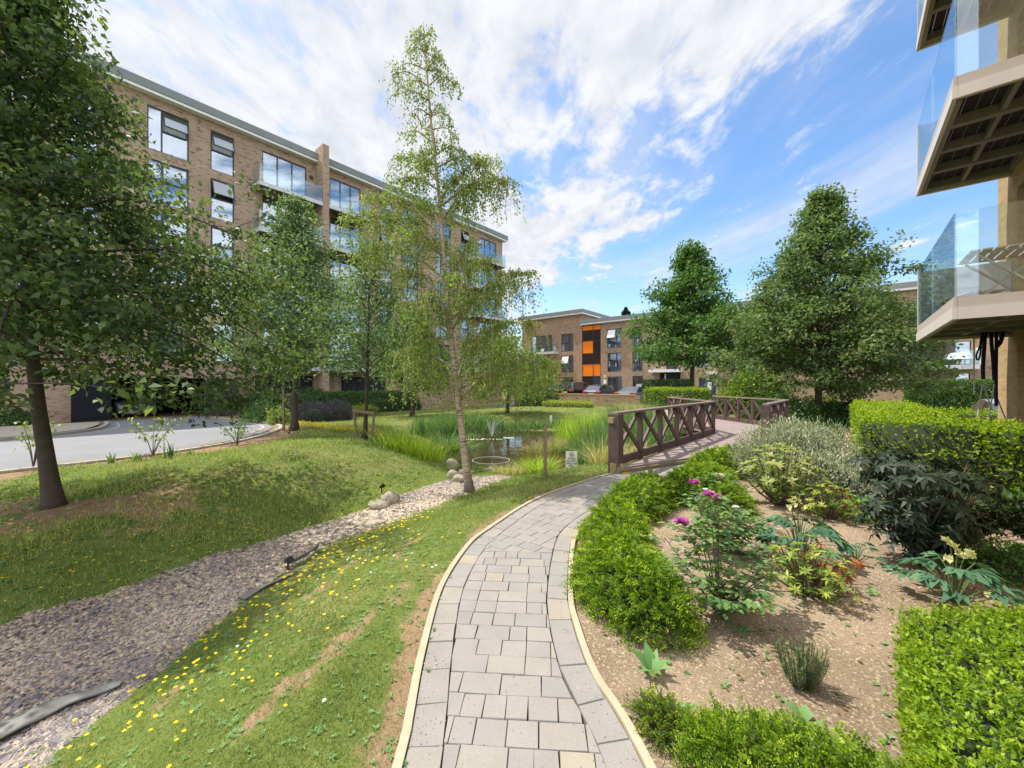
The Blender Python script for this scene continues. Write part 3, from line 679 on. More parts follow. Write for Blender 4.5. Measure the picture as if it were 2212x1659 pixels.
brk_p, brk_n = np.array((0.1, 3.72)), np.array((0.06, 1.0))
for rot, sgn in ((-4.0, -1), (-38.0, 1)):
    a = math.radians(rot); ex, ey = np.array((math.cos(a), math.sin(a))), np.array((-math.sin(a), math.cos(a)))
    o = np.array((-0.9, 0.2)) if sgn < 0 else np.array((-1.6, 3.5))
    rows = 30 if sgn < 0 else 56
    for j in range(rows):
        x = -rng.random()*0.2
        while x < (2.4 if sgn < 0 else 5.5):
            w = float(rng.choice([0.212, 0.145, 0.108], p=[0.42, 0.38, 0.2])); q = [o+ex*(x+dx)+ey*(0.1435*j+dy) for dx, dy in ((0, 0), (w, 0), (w, 0.1435), (0, 0.1435))]; x += w
            c = sum(q)/4
            if not inpoly(np.array([c[0]]), np.array([c[1]]), PATH_POLY)[0] and seg_dist(np.array([c[0]]), np.array([c[1]]), PATH_POLY)[0] > 0.1: continue
            q = clip_half(q, brk_p, brk_n*sgn)
            if len(q) < 3: continue
            q = nearest_clip(q, Li, 1)
            if len(q) < 3: continue
            q = nearest_clip(q, Ri, -1)
            if len(q) < 3: continue
            block(q, tone())
tag(blocks.build('paved_path', M['paver'], rnd=True), kind='structure')
Lk = resample(PL_s, 0.05); Rk = resample(PR_s, 0.05)
tag(strip_mesh('path_edging', offset_line(Lk, -EW+0.006), offset_line(Lk, 0.008), 0.048, M['edging'], -0.2), kind='structure')
tag(strip_mesh('path_edging', offset_line(Rk, -EW+0.004), offset_line(Rk, 0.004), 0.048, M['edging'], -0.2), kind='structure')

# ---- gravel: real stones on the strip
def stones(name, XY, size, mat_, zl=0.0, flat=0.5, seed=1):
    r = np.random.default_rng(seed); n = len(XY); z = T(XY[:, 0], XY[:, 1])
    base = np.array([(1, 0, 0), (0.3, 0.8, 0.15), (-0.9, 0.45, 0), (-0.7, -0.6, 0.1), (0.35, -0.85, 0), (0.15, 0.05, 0.75), (-0.35, 0.1, 0.65)])
    tri = np.array([(0, 1, 5), (1, 6, 5), (1, 2, 6), (2, 3, 6), (3, 5, 6), (3, 4, 5), (4, 0, 5)])
    th = r.random(n)*2*PI; s = size*(0.55+0.9*r.random(n)**1.5); el = 0.6+0.5*r.random(n)
    B = base[None]*np.stack((s, s*el, s*flat*(0.6+0.8*r.random(n))), 1)[:, None]
    B = B*(1+r.normal(0, 0.12, B.shape)); c, q = np.cos(th)[:, None], np.sin(th)[:, None]
    X = B[..., 0]*c-B[..., 1]*q; Y = B[..., 0]*q+B[..., 1]*c
    tl = r.normal(0, 0.28, (n, 2)); Z = B[..., 2]+X*tl[:, :1]+Y*tl[:, 1:]
    V = np.stack((X+XY[:, :1], Y+XY[:, 1:], Z+z[:, None]+zl), -1)
    Tq = (np.arange(n)*7)[:, None, None]+tri[None]
    rv = np.repeat(r.random(n), 7)
    return V, Tq.reshape(-1, 3), rv
def scatter(poly, n, dens=None):
    p = np.array(poly); lo, hi = p.min(0), p.max(0); out_ = []
    tot = 0
    while tot < n:
        q = lo+(hi-lo)*rng.random((n*2, 2)); q = q[inpoly(q[:, 0], q[:, 1], poly)]
        if dens is not None: q = q[rng.random(len(q)) < dens(q[:, 0], q[:, 1])]
        out_.append(q); tot += len(q)
        if len(q) == 0: break
    return np.concatenate(out_)[:n]
near_d = lambda x, y: np.clip((2.6/np.maximum(np.hypot(x, y), 1.0))**1.7, 0.02, 1)
xy = scatter(GRAVEL_POLY, 36000, near_d)
V, Tq, rv = stones('gravel', xy, 0.0125*np.clip(np.hypot(xy[:, 0], xy[:, 1])/3.2, 0.95, 2.2), M['gravel'], 0.0, 0.55, 3)
# darker slate shards gather in drifts, pale pebbles elsewhere
cx_ = vnoise(xy[:, 0], xy[:, 1], 0.9, 4)*0.7+vnoise(xy[:, 0], xy[:, 1], 0.3, 6)*0.3
far_pale = sst(4.2, 6.5, xy[:, 1])
rv = np.clip(np.repeat(rng.random(len(xy))*0.8+(0.45-cx_)*0.6+0.13+0.06*far_pale, 7), 0, 1)
tag(obj_of('gravel', mesh_arrays('gravel', V.reshape(-1, 3), None, Tq, [M['gravel']], rv)), kind='stuff')
xs = scatter(GRAVEL_POLY, 300, lambda x, y: near_d(x, y)*(.25+sst(0.45, 0.8, vnoise(x, y, 0.9, 4))))
V, Tq, rv = stones('slate', xs, 0.027, M['gravel'], 0.008, 0.22, 5)
tag(obj_of('slate_gravel', mesh_arrays('slate_gravel', V.reshape(-1, 3), None, Tq, [M['gravel']], rv*0.42)), kind='stuff')
xc = scatter(BED_POLY, 20000, lambda x, y: np.clip((2.4/np.maximum(np.hypot(x, y), 1.0))**2, 0.03, 1))
V, Tq, rv = stones('chips', xc, 0.0045*np.clip(np.hypot(xc[:, 0], xc[:, 1])/2.6, 0.9, 2.0), M['chips'], 0.014, 0.6, 8)
tag(obj_of('bed_gravel', mesh_arrays('bed_gravel', V.reshape(-1, 3), None, Tq, [M['chips']], rv)), kind='stuff')
# crumbs, dead leaves and seedlings on the bed soil
xk = scatter(BED_POLY, 420, lambda x, y: np.clip((2.2/np.maximum(np.hypot(x, y), 1.0))**1.5, 0.05, 1))
V, Tq, rv = stones('clods', xk, 0.012, M['chips'], 0.014, 0.75, 18)
tag(obj_of('soil_clods', mesh_arrays('soil_clods', V.reshape(-1, 3), None, Tq, [M['chips']], rv*0.55)), kind='stuff')
LT = Leaves(); xl = scatter(BED_POLY, 700, lambda x, y: np.clip((2.6/np.maximum(np.hypot(x, y), 1.0))**1.3, 0.05, 1)*(.25+vnoise(x, y, .7, 40))); n_ = len(xl)
a_ = rng.random(n_)*2*PI; LT.add(np.stack((xl[:, 0], xl[:, 1], T(xl[:, 0], xl[:, 1])+.020), 1), np.stack((np.cos(a_), np.sin(a_), rng.normal(0, .15, n_)), 1), np.array((0, 0, 1.0))+rng.normal(0, .3, (n_, 3)), .014+.03*rng.random(n_)**2, .5, .15, .1)
tag(LT.build('fallen_leaves', M['litter']), kind='stuff')
LT = Leaves(); xl = scatter(BED_POLY, 420, lambda x, y: np.clip((2.6/np.maximum(np.hypot(x, y), 1.0))**1.2, 0.05, 1)*sst(.45, .75, vnoise(x, y, .6, 44))); n_ = len(xl)
for k_ in range(6):
    a_ = rng.random(n_)*2*PI; LT.add(np.stack((xl[:, 0], xl[:, 1], T(xl[:, 0], xl[:, 1])+.018), 1), np.stack((np.cos(a_), np.sin(a_), .2+.5*rng.random(n_)), 1), np.array((0, 0, 1.0))+rng.normal(0, .3, (n_, 3)), .010+.022*rng.random(n_), .55, .1, .1)
# weeds rooted in the joints along the path edge
for Pn in (Lk, Rk):
    i_ = rng.integers(0, len(Pn), 46); q_ = Pn[i_]+rng.normal(0, .018, (46, 2))
    for k_ in range(7):
        a_ = rng.random(46)*2*PI; LT.add(np.stack((q_[:, 0], q_[:, 1], np.full(46, .036)), 1), np.stack((np.cos(a_), np.sin(a_), .3+.6*rng.random(46)), 1), np.array((0, 0, 1.0))+rng.normal(0, .3, (46, 3)), .008+.020*rng.random(46), .4, .1, .1)
tag(LT.build('seedling_weeds', M['weed_leaf']), kind='stuff')
# grit washed on to the paving
xg = scatter(PATH_POLY, 1500, lambda x, y: np.clip((2.2/np.maximum(np.hypot(x, y), 1.0))**1.6, 0.02, 1)*np.clip(1.1-5*np.minimum(seg_dist(x, y, [tuple(p) for p in PL_s]), seg_dist(x, y, [tuple(p) for p in PR_s])), .10, 1))
V, Tq, rv = stones('grit', xg, 0.0032, M['chips'], 0.036, 0.6, 21)
tag(obj_of('path_grit', mesh_arrays('path_grit', V.reshape(-1, 3), None, Tq, [M['chips']], rv)), kind='stuff')
# ------------------------------------------------------------------ buildings
# each building has its own frame: x runs along D1, y along D2
def wall_panel(b, fn, a0, a1, z0, z1, holes, depth=0.12, back=True):
    """a wall face on which fn(a, z, d) gives the point d metres behind the face; rectangular holes with reveals"""
    A = sorted({a0, a1, *[h[0] for h in holes], *[h[1] for h in holes]}); Z = sorted({z0, z1, *[h[2] for h in holes], *[h[3] for h in holes]})
    A = [a for a in A if a0 <= a <= a1]; Z = [z for z in Z if z0 <= z <= z1]
    for i in range(len(A)-1):
        for j in range(len(Z)-1):
            ca, cz = (A[i]+A[i+1])/2, (Z[j]+Z[j+1])/2
            if any(h[0] < ca < h[1] and h[2] < cz < h[3] for h in holes): continue
            b.quad(fn(A[i], Z[j], 0), fn(A[i+1], Z[j], 0), fn(A[i+1], Z[j+1], 0), fn(A[i], Z[j+1], 0))
    for (h0, h1, k0, k1) in holes:
        b.quad(fn(h0, k0, 0), fn(h0, k1, 0), fn(h0, k1, depth), fn(h0, k0, depth)); b.quad(fn(h1, k1, 0), fn(h1, k0, 0), fn(h1, k0, depth), fn(h1, k1, depth))
        b.quad(fn(h0, k1, 0), fn(h1, k1, 0), fn(h1, k1, depth), fn(h0, k1, depth)); b.quad(fn(h1, k0, 0), fn(h0, k0, 0), fn(h0, k0, depth), fn(h1, k0, depth))
# a window is built once for each size and pattern, in a frame where x is along the wall, -y faces out, z up; copies share the meshes
WCACHE = {}
def window_meshes(w, h, kind):
    key = (round(w, 2), round(h, 2), kind)
    if key in WCACHE: return WCACHE[key]
    parts = []
    f = MB(); t = 0.065
    def fr(x0, x1, z0, z1, y0=-0.0, y1=0.07, t=t, m=f):
        m.box(x0, x1, y0, y1, z0, z0+t); m.box(x0, x1, y0, y1, z1-t, z1); m.box(x0, x0+t, y0, y1, z0+t, z1-t); m.box(x1-t, x1, y0, y1, z0+t, z1-t)
    fr(0, w, 0, h)
    panes = []; sashes = []
    base = kind.split('_')[0]
    if base == 'single':
        mz = h*0.52; f.box(t, w-t, 0.003, 0.067, mz-0.04, mz+0.04); panes = [(t, w-t, t, mz-0.04)]; sashes = [(t, w-t, mz+0.04, h-t)]
    elif base == 'double':
        mx = w*0.34; mz = h*0.52; f.box(mx-0.04, mx+0.04, 0.003, 0.067, t, h-t); f.box(mx+0.04, w-t, 0.005, 0.065, mz-0.04, mz+0.04)
        panes = [(t, mx-0.04, t, h-t), (mx+0.04, w-t, t, mz-0.04)]; sashes = [(mx+0.04, w-t, mz+0.04, h-t)]
    elif base == 'doubler':
        mx = w*0.66; mz = h*0.45; f.box(mx-0.04, mx+0.04, 0.003, 0.067, t, h-t); f.box(t, mx-0.04, 0.005, 0.065, mz-0.04, mz+0.04)
        panes = [(mx+0.04, w-t, t, h-t), (t, mx-0.04, t, mz-0.04)]; sashes = [(t, mx-0.04, mz+0.04, h-t)]
    elif base == 'door':
        for k in (0.33, 0.66): f.box(w*k-0.045, w*k+0.045, 0.003, 0.067, t, h-t)
        panes = [(t, w*0.33-0.045, t, h-t), (w*0.33+0.045, w*0.66-0.045, t, h-t), (w*0.66+0.045, w-t, t, h-t)]
    elif base == 'wide':
        for k in (0.5,): f.box(w*k-0.045, w*k+0.045, 0.003, 0.067, t, h-t)
        panes = [(t, w*0.5-0.045, t, h-t), (w*0.5+0.045, w-t, t, h-t)]
    parts.append(('frame', f, 'frame'))
    for (x0, x1, z0, z1) in panes:
        g = MB(); g.box(x0, x1, 0.03, 0.038, z0, z1); parts.append(('pane', g, 'pane'))
    for (x0, x1, z0, z1) in sashes:
        g = MB()
        if 'open' in kind:
            ang = math.radians(22); hh = z1-z0
            P = lambda x, k, d: (x, 0.0-math.sin(ang)*hh*k-d*math.cos(ang), z1-math.cos(ang)*hh*k+d*math.sin(ang))
            s = MB()
            for a, c, k0, k1 in ((x0, x0+.06, 0, 1), (x1-.06, x1, 0, 1), (x0+.06, x1-.06, 0, .06), (x0+.06, x1-.06, .94, 1)):
                s.add([P(a, k0, 0), P(c, k0, 0), P(c, k1, 0), P(a, k1, 0), P(a, k0, .05), P(c, k0, .05), P(c, k1, .05), P(a, k1, .05)], [(0, 1, 2, 3), (7, 6, 5, 4), (0, 4, 5, 1), (1, 5, 6, 2), (2, 6, 7, 3), (3, 7, 4, 0)])
            parts.append(('sash', s, 'frame'))
            g.add([P(x0+.06, .06, .02), P(x1-.06, .06, .02), P(x1-.06, .94, .02), P(x0+.06, .94, .02), P(x0+.06, .06, .03), P(x1-.06, .06, .03), P(x1-.06, .94, .03), P(x0+.06, .94, .03)], [(0, 1, 2, 3), (7, 6, 5, 4), (0, 4, 5, 1), (1, 5, 6, 2), (2, 6, 7, 3), (3, 7, 4, 0)])
            parts.append(('pane', g, 'whitepane' if 'white' in kind else 'pane'))
        else:
            s = MB(); fr(x0, x1, z0, z1, -0.01, 0.05, 0.045, s); parts.append(('sash', s, 'frame'))
            g.box(x0+.045, x1-.045, 0.02, 0.028, z0+.045, z1-.045); parts.append(('pane', g, 'pane'))
    if 'curtain' in kind:
        c = MB(); n = max(6, int(w/0.09)); r = random.Random(int(w*100)+len(kind))
        for s0, s1 in ((0.04, w*0.36), (w*0.62, w-0.04)) if 'sides' in kind else ((0.05, w-0.05),):
            m = max(4, int((s1-s0)/0.07)); pts = [(s0+(s1-s0)*i/m, 0.20+0.025*(i % 2)) for i in range(m+1)]
            for p, q in zip(pts[:-1], pts[1:]): c.quad((p[0], p[1], 0.04), (q[0], q[1], 0.04), (q[0], q[1], h-0.06), (p[0], p[1], h-0.06))
        parts.append(('curtain', c, 'curtain'))
    if 'blind' in kind:
        c = MB(); k = 0.42 if 'half' in kind else 0.95; z = h-0.07
        while z > h*(1-k): c.quad((0.07, 0.17, z), (w-0.07, 0.17, z), (w-0.07, 0.145, z-0.07), (0.07, 0.145, z-0.07)); z -= 0.085
        parts.append(('blind', c, 'blind'))
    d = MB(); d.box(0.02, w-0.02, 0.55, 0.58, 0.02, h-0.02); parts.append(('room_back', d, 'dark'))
    res = []
    for nm, m, mk in parts:
        if not m.v: continue
        o = m.build(nm, M[mk]); res.append((nm, o.data)); COL.objects.unlink(o); bpy.data.objects.remove(o)
    WCACHE[key] = res; return res
M['whitepane'] = plain('pale lit sash', (0.74, 0.76, 0.77), 0.25, var=0.03)
def add_window(parent, w, h, kind, loc, rz, label=None):
    ms = window_meshes(w, h, kind)
    o = obj_of('window', ms[0][1], parent, loc); o.rotation_euler = (0, 0, rz)
    if label: o['label'] = label
    for nm, me in ms[1:]:
        obj_of(nm, me, o)
    return o
def balcony(parent, a0, a1, y0, y1, fl, rail=1.1, th=0.26, screen=None, open_left=False):
    """a balcony of the left building, in its frame: slab from y0 (wall) to y1 (outer edge)"""
    s = MB(); e = 0.08
    s.box(a0, a1, y1, y1+e, fl-th, fl); s.box(a0, a0+e, y1+e, y0-0.01, fl-th, fl); s.box(a1-e, a1, y1+e, y0-0.01, fl-th, fl)
    o = s.build('balcony', M['slab'], parent)
    d = MB(); d.box(a0+e+.003, a1-e-.003, y1+e+.003, y0-0.01, fl-0.06, fl-0.012); d.build('balcony_floor', M['steel'], o)
    j = MB(); n = max(2, int((a1-a0)/0.9))
    for i in range(n+1):
        x = a0+0.12+(a1-a0-0.24)*i/n; j.box(x-0.05, x+0.05, y1+e+.005, y0-0.012, fl-th+0.01, fl-0.063)
    j.build('joist', M['steel'], o)
    g = MB(); m = (a0+a1)/2; g.box(a0+.02, m-.008, y1+.02, y1+.036, fl+.003, fl+rail); g.box(m+.008, a1-.02, y1+.02, y1+.036, fl+.003, fl+rail)
    g.build('glass_rail', M['rail_glass'], o)
    for x in ((a0+.022, a1-.038) if not open_left else (a1-.038,)): sd = MB(); sd.box(x, x+.016, y1+.04, y0-.03, fl+.003, fl+rail); sd.build('side_glass', M['rail_glass'], o)
    if screen is not None:
        q = MB(); q.box(screen, screen+0.06, y1+.05, y0-.03, fl+.003, fl+1.75); q.build('privacy_screen', M['white'], o)
    return o
FLS = [2.8+3*k for k in range(5)]
VL = 30.4
def ul(x): return PV(x, 500, VL)[0]
LB = empty('apartment_building', (*uv2w(ul(560), VL), -0.4), A50)
tag(LB, 'six storey buff brick apartment block along the road with stacked glass balconies', 'building')
ou, ov = ul(560), VL
U = lambda x, v=VL: PV(x, 500, v)[0]-ou               # frame x of an image column
def fnL(a, z, d): return (a, d, z)
Z0 = 0.4                                              # frame z = world z + 0.4
LB_END, LB_START, TOP = U(1085), -ou-7.0, 18.0+Z0
cols = [('double', U(-95), U(-30)), ('single', U(20), U(62)), ('double', U(150), U(216)), ('double', U(318), U(408)), ('single', U(455), U(506)), ('door', U(567), U(662)), ('door', U(713), U(779)),
        ('single', U(820), U(847)), ('double', U(869), U(903)), ('double', U(942), U(974)), ('single', U(996), U(1013)), ('door', U(1036), U(1071))]
kinds5 = {'double': ['double_curtain_sides', 'double_curtain', 'double_blind', 'double', 'double_open'], 'single': ['single_curtain', 'single', 'single_open', 'single_open_curtain', 'single_open'],
          'door': ['door', 'door_curtain_sides', 'door', 'door_curtain_sides', 'door_curtain']}
holes = []; wins = []
for ci, (kd, a0, a1) in enumerate(cols):
    for f, fl in enumerate(FLS):
        s0, s1 = (fl+0.2, fl+2.68) if kd != 'door' else (fl+0.06, fl+2.68)
        holes.append((a0, a1, s0+Z0, s1+Z0))
        k = kinds5[kd][(f+ci*2) % 5]
        if ci == 3: k = ['double_curtain', 'double_blind', 'double_blind_half', 'double_curtain_sides', 'double_open_curtain'][f]
        if ci == 4: k = ['single', 'single', 'single_blind_half', 'single_open', 'single_open_curtain'][f]
        if ci in (5, 6): k = ['door', 'door', 'door', 'door_curtain_sides', 'door_curtain'][f]
        wins.append((a1-a0, s1-s0, k, (a0, 0.06, s0+Z0)))
gate0, gate1 = U(239), U(443)
ground_holes = [(gate0, gate1, 0.0, 2.25+0.1), (U(476), U(511), 0.0, 2.35), (U(551), U(677), 1.3, 2.6), (U(737), U(834), 1.3, 2.6), (U(868), U(930), 1.3, 2.6), (U(-60), U(22), 1.5, 2.7)]
b = MB(); wall_panel(b, fnL, LB_START, LB_END, 0.0, TOP, holes+ground_holes, 0.13)
dp = 13.0
b.quad((LB_END, 0, 0), (LB_END, dp, 0), (LB_END, dp, TOP), (LB_END, 0, TOP)); b.quad((LB_START, dp, 0), (LB_START, 0, 0), (LB_START, 0, TOP), (LB_START, dp, TOP)); b.quad((LB_END, dp, 0), (LB_START, dp, 0), (LB_START, dp, TOP), (LB_END, dp, TOP))
b.build('wall', M['brick'], LB)
r_ = MB(); r_.box(LB_START-.3, LB_END+.45, -.5, dp+.4, TOP+.16, TOP+.62); ro = r_.build('roof', M['roof'], LB)
r_ = MB(); r_.box(LB_START-.25, LB_END+.40, -.44, dp+.35, TOP+.003, TOP+.157); r_.build('soffit_trim', M['white'], ro)
for w, h, k, loc in wins: add_window(LB, w, h, k, loc, 0)
# the brick pier between the two stacks of balconies, standing as far out as they do
pu0, pu1 = U(697.7, VL-1.3), U(711, VL-1.3)
p_ = MB(); p_.box(pu0, pu1, -1.3, -0.004, 0.0, TOP+1.05); p_.build('pier', M['brick'], LB)
b0, b1 = U(560, VL-1.3), pu0-.01
for f, fl in enumerate(FLS): balcony(LB, b0, b1, 0, -1.3, fl+Z0)
b2, b3 = pu1+.01, U(802, VL-1.3)
for f, fl in enumerate(FLS): balcony(LB, b2, b3, 0, -1.3, fl+Z0)
b4, b5 = U(1030, VL-1.3), U(1093, VL-1.3)
for f, fl in enumerate(FLS): balcony(LB, b4, b5, 0, -1.3, fl+Z0, screen=b4+0.55)
for f in range(2, 5):                                  # round bulkhead lamps beside the balcony doors
    for x in (U(672),):
        l = MB(); l.lathe([(0.0, 0), (0.15, 0), (0.16, 0.03), (0.13, 0.08), (0.0, 0.09)], n=14)
        o = l.build('wall_lamp', M['frame'], LB); o.location = (x, -0.002, FLS[f]+2.1+Z0); o.rotation_euler = (PI/2, 0, 0)
for f in range(1, 5):
    l = MB(); l.lathe([(0.07, 0.05), (0.10, 0.06), (0.10, 0.0), (0.0, 0.0)], n=10); o = l.build('vent', M['black'], LB); o.location = (U(545), -0.003, FLS[f]-0.2+Z0); o.rotation_euler = (PI/2, 0, 0)
# gate: two dark boarded leaves standing open, dark car park behind
def leaf_gate(a, ang, w=1.75):
    g = MB(); n = int(w/0.12)
    for i in range(n): g.box(i*w/n+.004, (i+1)*w/n-.004, 0, 0.03, 0.06, 2.2)
    g.box(0, w, 0.031, 0.07, 0.2, 0.32); g.box(0, w, 0.031, 0.07, 1.85, 1.97)
    o = g.build('gate_leaf', M['gate'], LB); o.location = (a, -0.05, 0.02); o.rotation_euler = (0, 0, ang)
leaf_gate(gate0, math.radians(-78-70)); leaf_gate(gate1, math.radians(-35))
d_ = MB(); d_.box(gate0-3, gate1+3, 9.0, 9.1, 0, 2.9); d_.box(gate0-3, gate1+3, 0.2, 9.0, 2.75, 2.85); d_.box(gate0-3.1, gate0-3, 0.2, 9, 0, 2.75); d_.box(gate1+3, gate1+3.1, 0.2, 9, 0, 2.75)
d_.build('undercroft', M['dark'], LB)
# service door, ground floor grilles with slanting bars
g = MB(); w = U(511)-U(476); g.box(0, w, .05, .10, 0, 2.33); o = g.build('door', M['frame'], LB); o.location = (U(476), 0.02, 0.0)
g = MB(); g.box(w*.15, w*.85, .03, .052, 0.9, 2.15); g.build('door_panel', M['rail_glass'], o)
g = MB(); g.box(w*.62, w*.85, .018, .03, 1.25, 1.5); g.build('notice', M['white'], o)
for (h0, h1, z0, z1) in ground_holes[2:]:
    g = MB(); g.box(h0, h1, .22, .24, z0, z1); bk = g.build('grille', M['dark'], LB)
    s = MB(); x = h0+.2; k = 0
    while x < h1-.25:
        s.bar((x, .12, z0+.01), (x+(0.22 if k % 3 == 0 else 0.03), .12, z1-.01), .05, .07, (0, 1, 0)); x += 0.33 if k % 2 else 0.5; k += 1
    s.box(h0, h1, .09, .13, z0, z0+.06); s.box(h0, h1, .09, .13, z1-.06, z1); s.build('bars', M['frame'], bk)

# ---- far building
UF = 46.4
vf0 = PU(1256, 700, UF)[0]
FB = empty('terrace_building', (*uv2w(UF, vf0), -0.15), A50)
tag(FB, 'three storey buff brick building across the car park with an orange panelled stairwell', 'building')
FZ = 0.15
def VF(x): return PU(x, 700, UF)[0]-vf0
def ZF(x, y): return PU(x, y, UF)[1]+FZ
def fnF(a, z, d): return (d, a, z)                     # a runs along y; the face looks to -x
zx = lambda z: 1106.0+z/4.267
zy = lambda z: 648.06+z/4.267
left_v, right_v = VF(1128), VF(2240)
H1, H2 = ZF(1256, zy(130)), ZF(1256, zy(235))
def rect3(x0, x1, y0, y1):                              # a window rectangle from the far facade, read off the picture at its true plane
    xm = (x0+x1)/2; return (VF(zx(x1)), VF(zx(x0)), ZF(zx(xm), zy(y1)), ZF(zx(xm), zy(y0)))
R2x = lambda z: 1901+z/3.199
R2y = lambda z: 414.8+z/3.199
def rectR(x0, x1, y0, y1):
    xm = (R2x(x0)+R2x(x1))/2; return (VF(R2x(x1)), VF(R2x(x0)), ZF(xm, R2y(y1)), ZF(xm, R2y(y0)))
FW = [(rect3(455, 565, 312, 474), 'doubler_curtain'), (rect3(458, 566, 512, 668), 'doubler_open_white_curtain'), (rect3(455, 565, 712, 840), 'doubler'),
      (rect3(183, 370, 330, 490), 'wide_curtain'), (rect3(190, 372, 525, 690), 'wide_curtain_sides'), (rect3(183, 370, 720, 850), 'wide'),
      (rect3(878, 1006, 264, 441), 'doubler_open_white_curtain'), (rect3(880, 1009, 486, 661), 'doubler_curtain'), (rect3(881, 1012, 706, 842), 'doubler_curtain_sides'),
      (rect3(1109, 1201, 250, 430), 'doubler_curtain'), (rect3(1110, 1203, 477, 656), 'doubler_curtain'), (rect3(1111, 1206, 700, 842), 'doubler'),
      (rect3(1420, 1530, 232, 415), 'doubler_curtain'), (rect3(1420, 1530, 460, 640), 'doubler'), (rect3(1700, 1830, 205, 395), 'doubler_curtain'), (rect3(1700, 1830, 440, 620), 'doubler'),
      (rect3(2078, 2202, 160, 360), 'doubler_curtain'), (rect3(2078, 2202, 430, 657), 'doubler_curtain'), (rect3(2420, 2560, 400, 650), 'doubler_curtain'), (rect3(2420, 2560, 120, 330), 'doubler'),
      (rectR(200, 630, 1035, 1197), 'door_curtain_sides'), (rectR(360, 622, 1250, 1330), 'wide_blind'), (rectR(60, 170, 1040, 1190), 'doubler'), (rectR(190, 420, 765, 930), 'wide_curtain')]
stair = rect3(645, 818, 230, 860); porch = rect3(1362, 1552, 670, 850); doorF = rect3(1724, 1880, 715, 890)
stair = (stair[0], stair[1], 0.0, stair[3]); porch = (porch[0], porch[1], 0.0, porch[3]); doorF = (doorF[0], doorF[1], 0.0, doorF[3])
split = VF(1256)
FWr = [w for w in FW if (w[0][0]+w[0][1])/2 < split]; FWl = [w for w in FW if (w[0][0]+w[0][1])/2 >= split]
b = MB(); wall_panel(b, fnF, right_v, split, 0, H2, [w[0] for w in FWr]+[stair, porch, doorF], 0.13); wall_panel(b, fnF, split, left_v, 0, H1, [w[0] for w in FWl], 0.13)
dp = 11.0
b.quad((0, left_v, 0), (dp, left_v, 0), (dp, left_v, H1), (0, left_v, H1)); b.quad((dp, left_v, 0), (dp, right_v, 0), (dp, right_v, H2), (dp, left_v, H1))
b.quad((0, split, H2+.5), (0.0, split, H1), (dp, split, H1), (dp, split, H2+.5)); b.quad((dp, right_v, 0), (0, right_v, 0), (0, right_v, H2), (dp, right_v, H2))
b.build('wall', M['brick_far'], FB)
for (v0, v1, hh) in ((right_v-.4, split-.012, H2), (split-.42, left_v+.42, H1)):
    r_ = MB(); r_.box(-.5, dp, v0, v1, hh+.18, hh+.62); ro = r_.build('roof', M['roof'], FB)
    r_ = MB(); r_.box(-.44, dp-.1, v0+.05, v1-.05, hh+.003, hh+.177); r_.build('soffit_trim', M['white'], ro)
for (a0, a1, z0, z1), k in FW: add_window(FB, a1-a0, z1-z0, k, (0.06, a1, z0), -PI/2)
# stairwell: dark framed strip of glass and orange panels
sw = MB(); a0, a1 = stair[0], stair[1]; mid_ = VF(zx(747)); zs = [ZF(zx(730), zy(q)) for q in (280, 378, 494, 594, 706)]
t = .07
sw.box(0.02, .10, a0, a0+t, 0, stair[3]); sw.box(.02, .10, a1-t, a1, 0, stair[3]); sw.box(.02, .10, mid_-t/2, mid_+t/2, 0, stair[3])
for z in zs+[stair[3]-t]: sw.box(.024, .096, a0+t, mid_-t/2, z, z+t); sw.box(.024, .096, mid_+t/2, a1-t, z, z+t)
SW = sw.build('stairwell', M['frame'], FB)
def panel(y0, y1, z0, z1, mk, nm, d=.05):
    p = MB(); p.box(d, d+.02, y0, y1, z0, z1); return p.build(nm, M[mk], SW)
L0, L1, Q0, Q1 = mid_+t/2+.005, a1-t-.005, a0+t+.005, mid_-t/2-.005
M['brown_glass'] = plain('dark brown glass', (0.035, 0.022, 0.018), 0.08, var=0.2)
panel(L0, L1, zs[0]+t, stair[3]-t, 'orange', 'orange_panel'); panel(Q0, Q1, zs[0]+t, stair[3]-t, 'orange', 'orange_panel')
panel(L0, L1, zs[2]+t, zs[1], 'orange', 'orange_panel'); panel(L0, L1, zs[4]+t, zs[3], 'orange', 'orange_panel'); panel(Q0, Q1, zs[4]+t, zs[3], 'orange', 'orange_panel')
for y0, y1, z0, z1 in ((L0, L1, zs[1]+t, zs[0]), (Q0, Q1, zs[1]+t, zs[0]), (Q0, Q1, zs[2]+t, zs[1]), (L0, L1, zs[3]+t, zs[2]), (Q0, Q1, zs[3]+t, zs[2]), (L0, L1, 0.02, zs[4])): panel(y0, y1, z0, z1, 'brown_glass', 'glass_panel')
dd = panel(Q0, Q1, 0.02, zs[4]-.02, 'navy', 'entrance_door', .045)
p = MB(); p.box(.03, .044, (Q0+Q1)/2-.08, (Q0+Q1)/2+.12, 1.45, 1.7); p.build('notice', M['white'], dd)
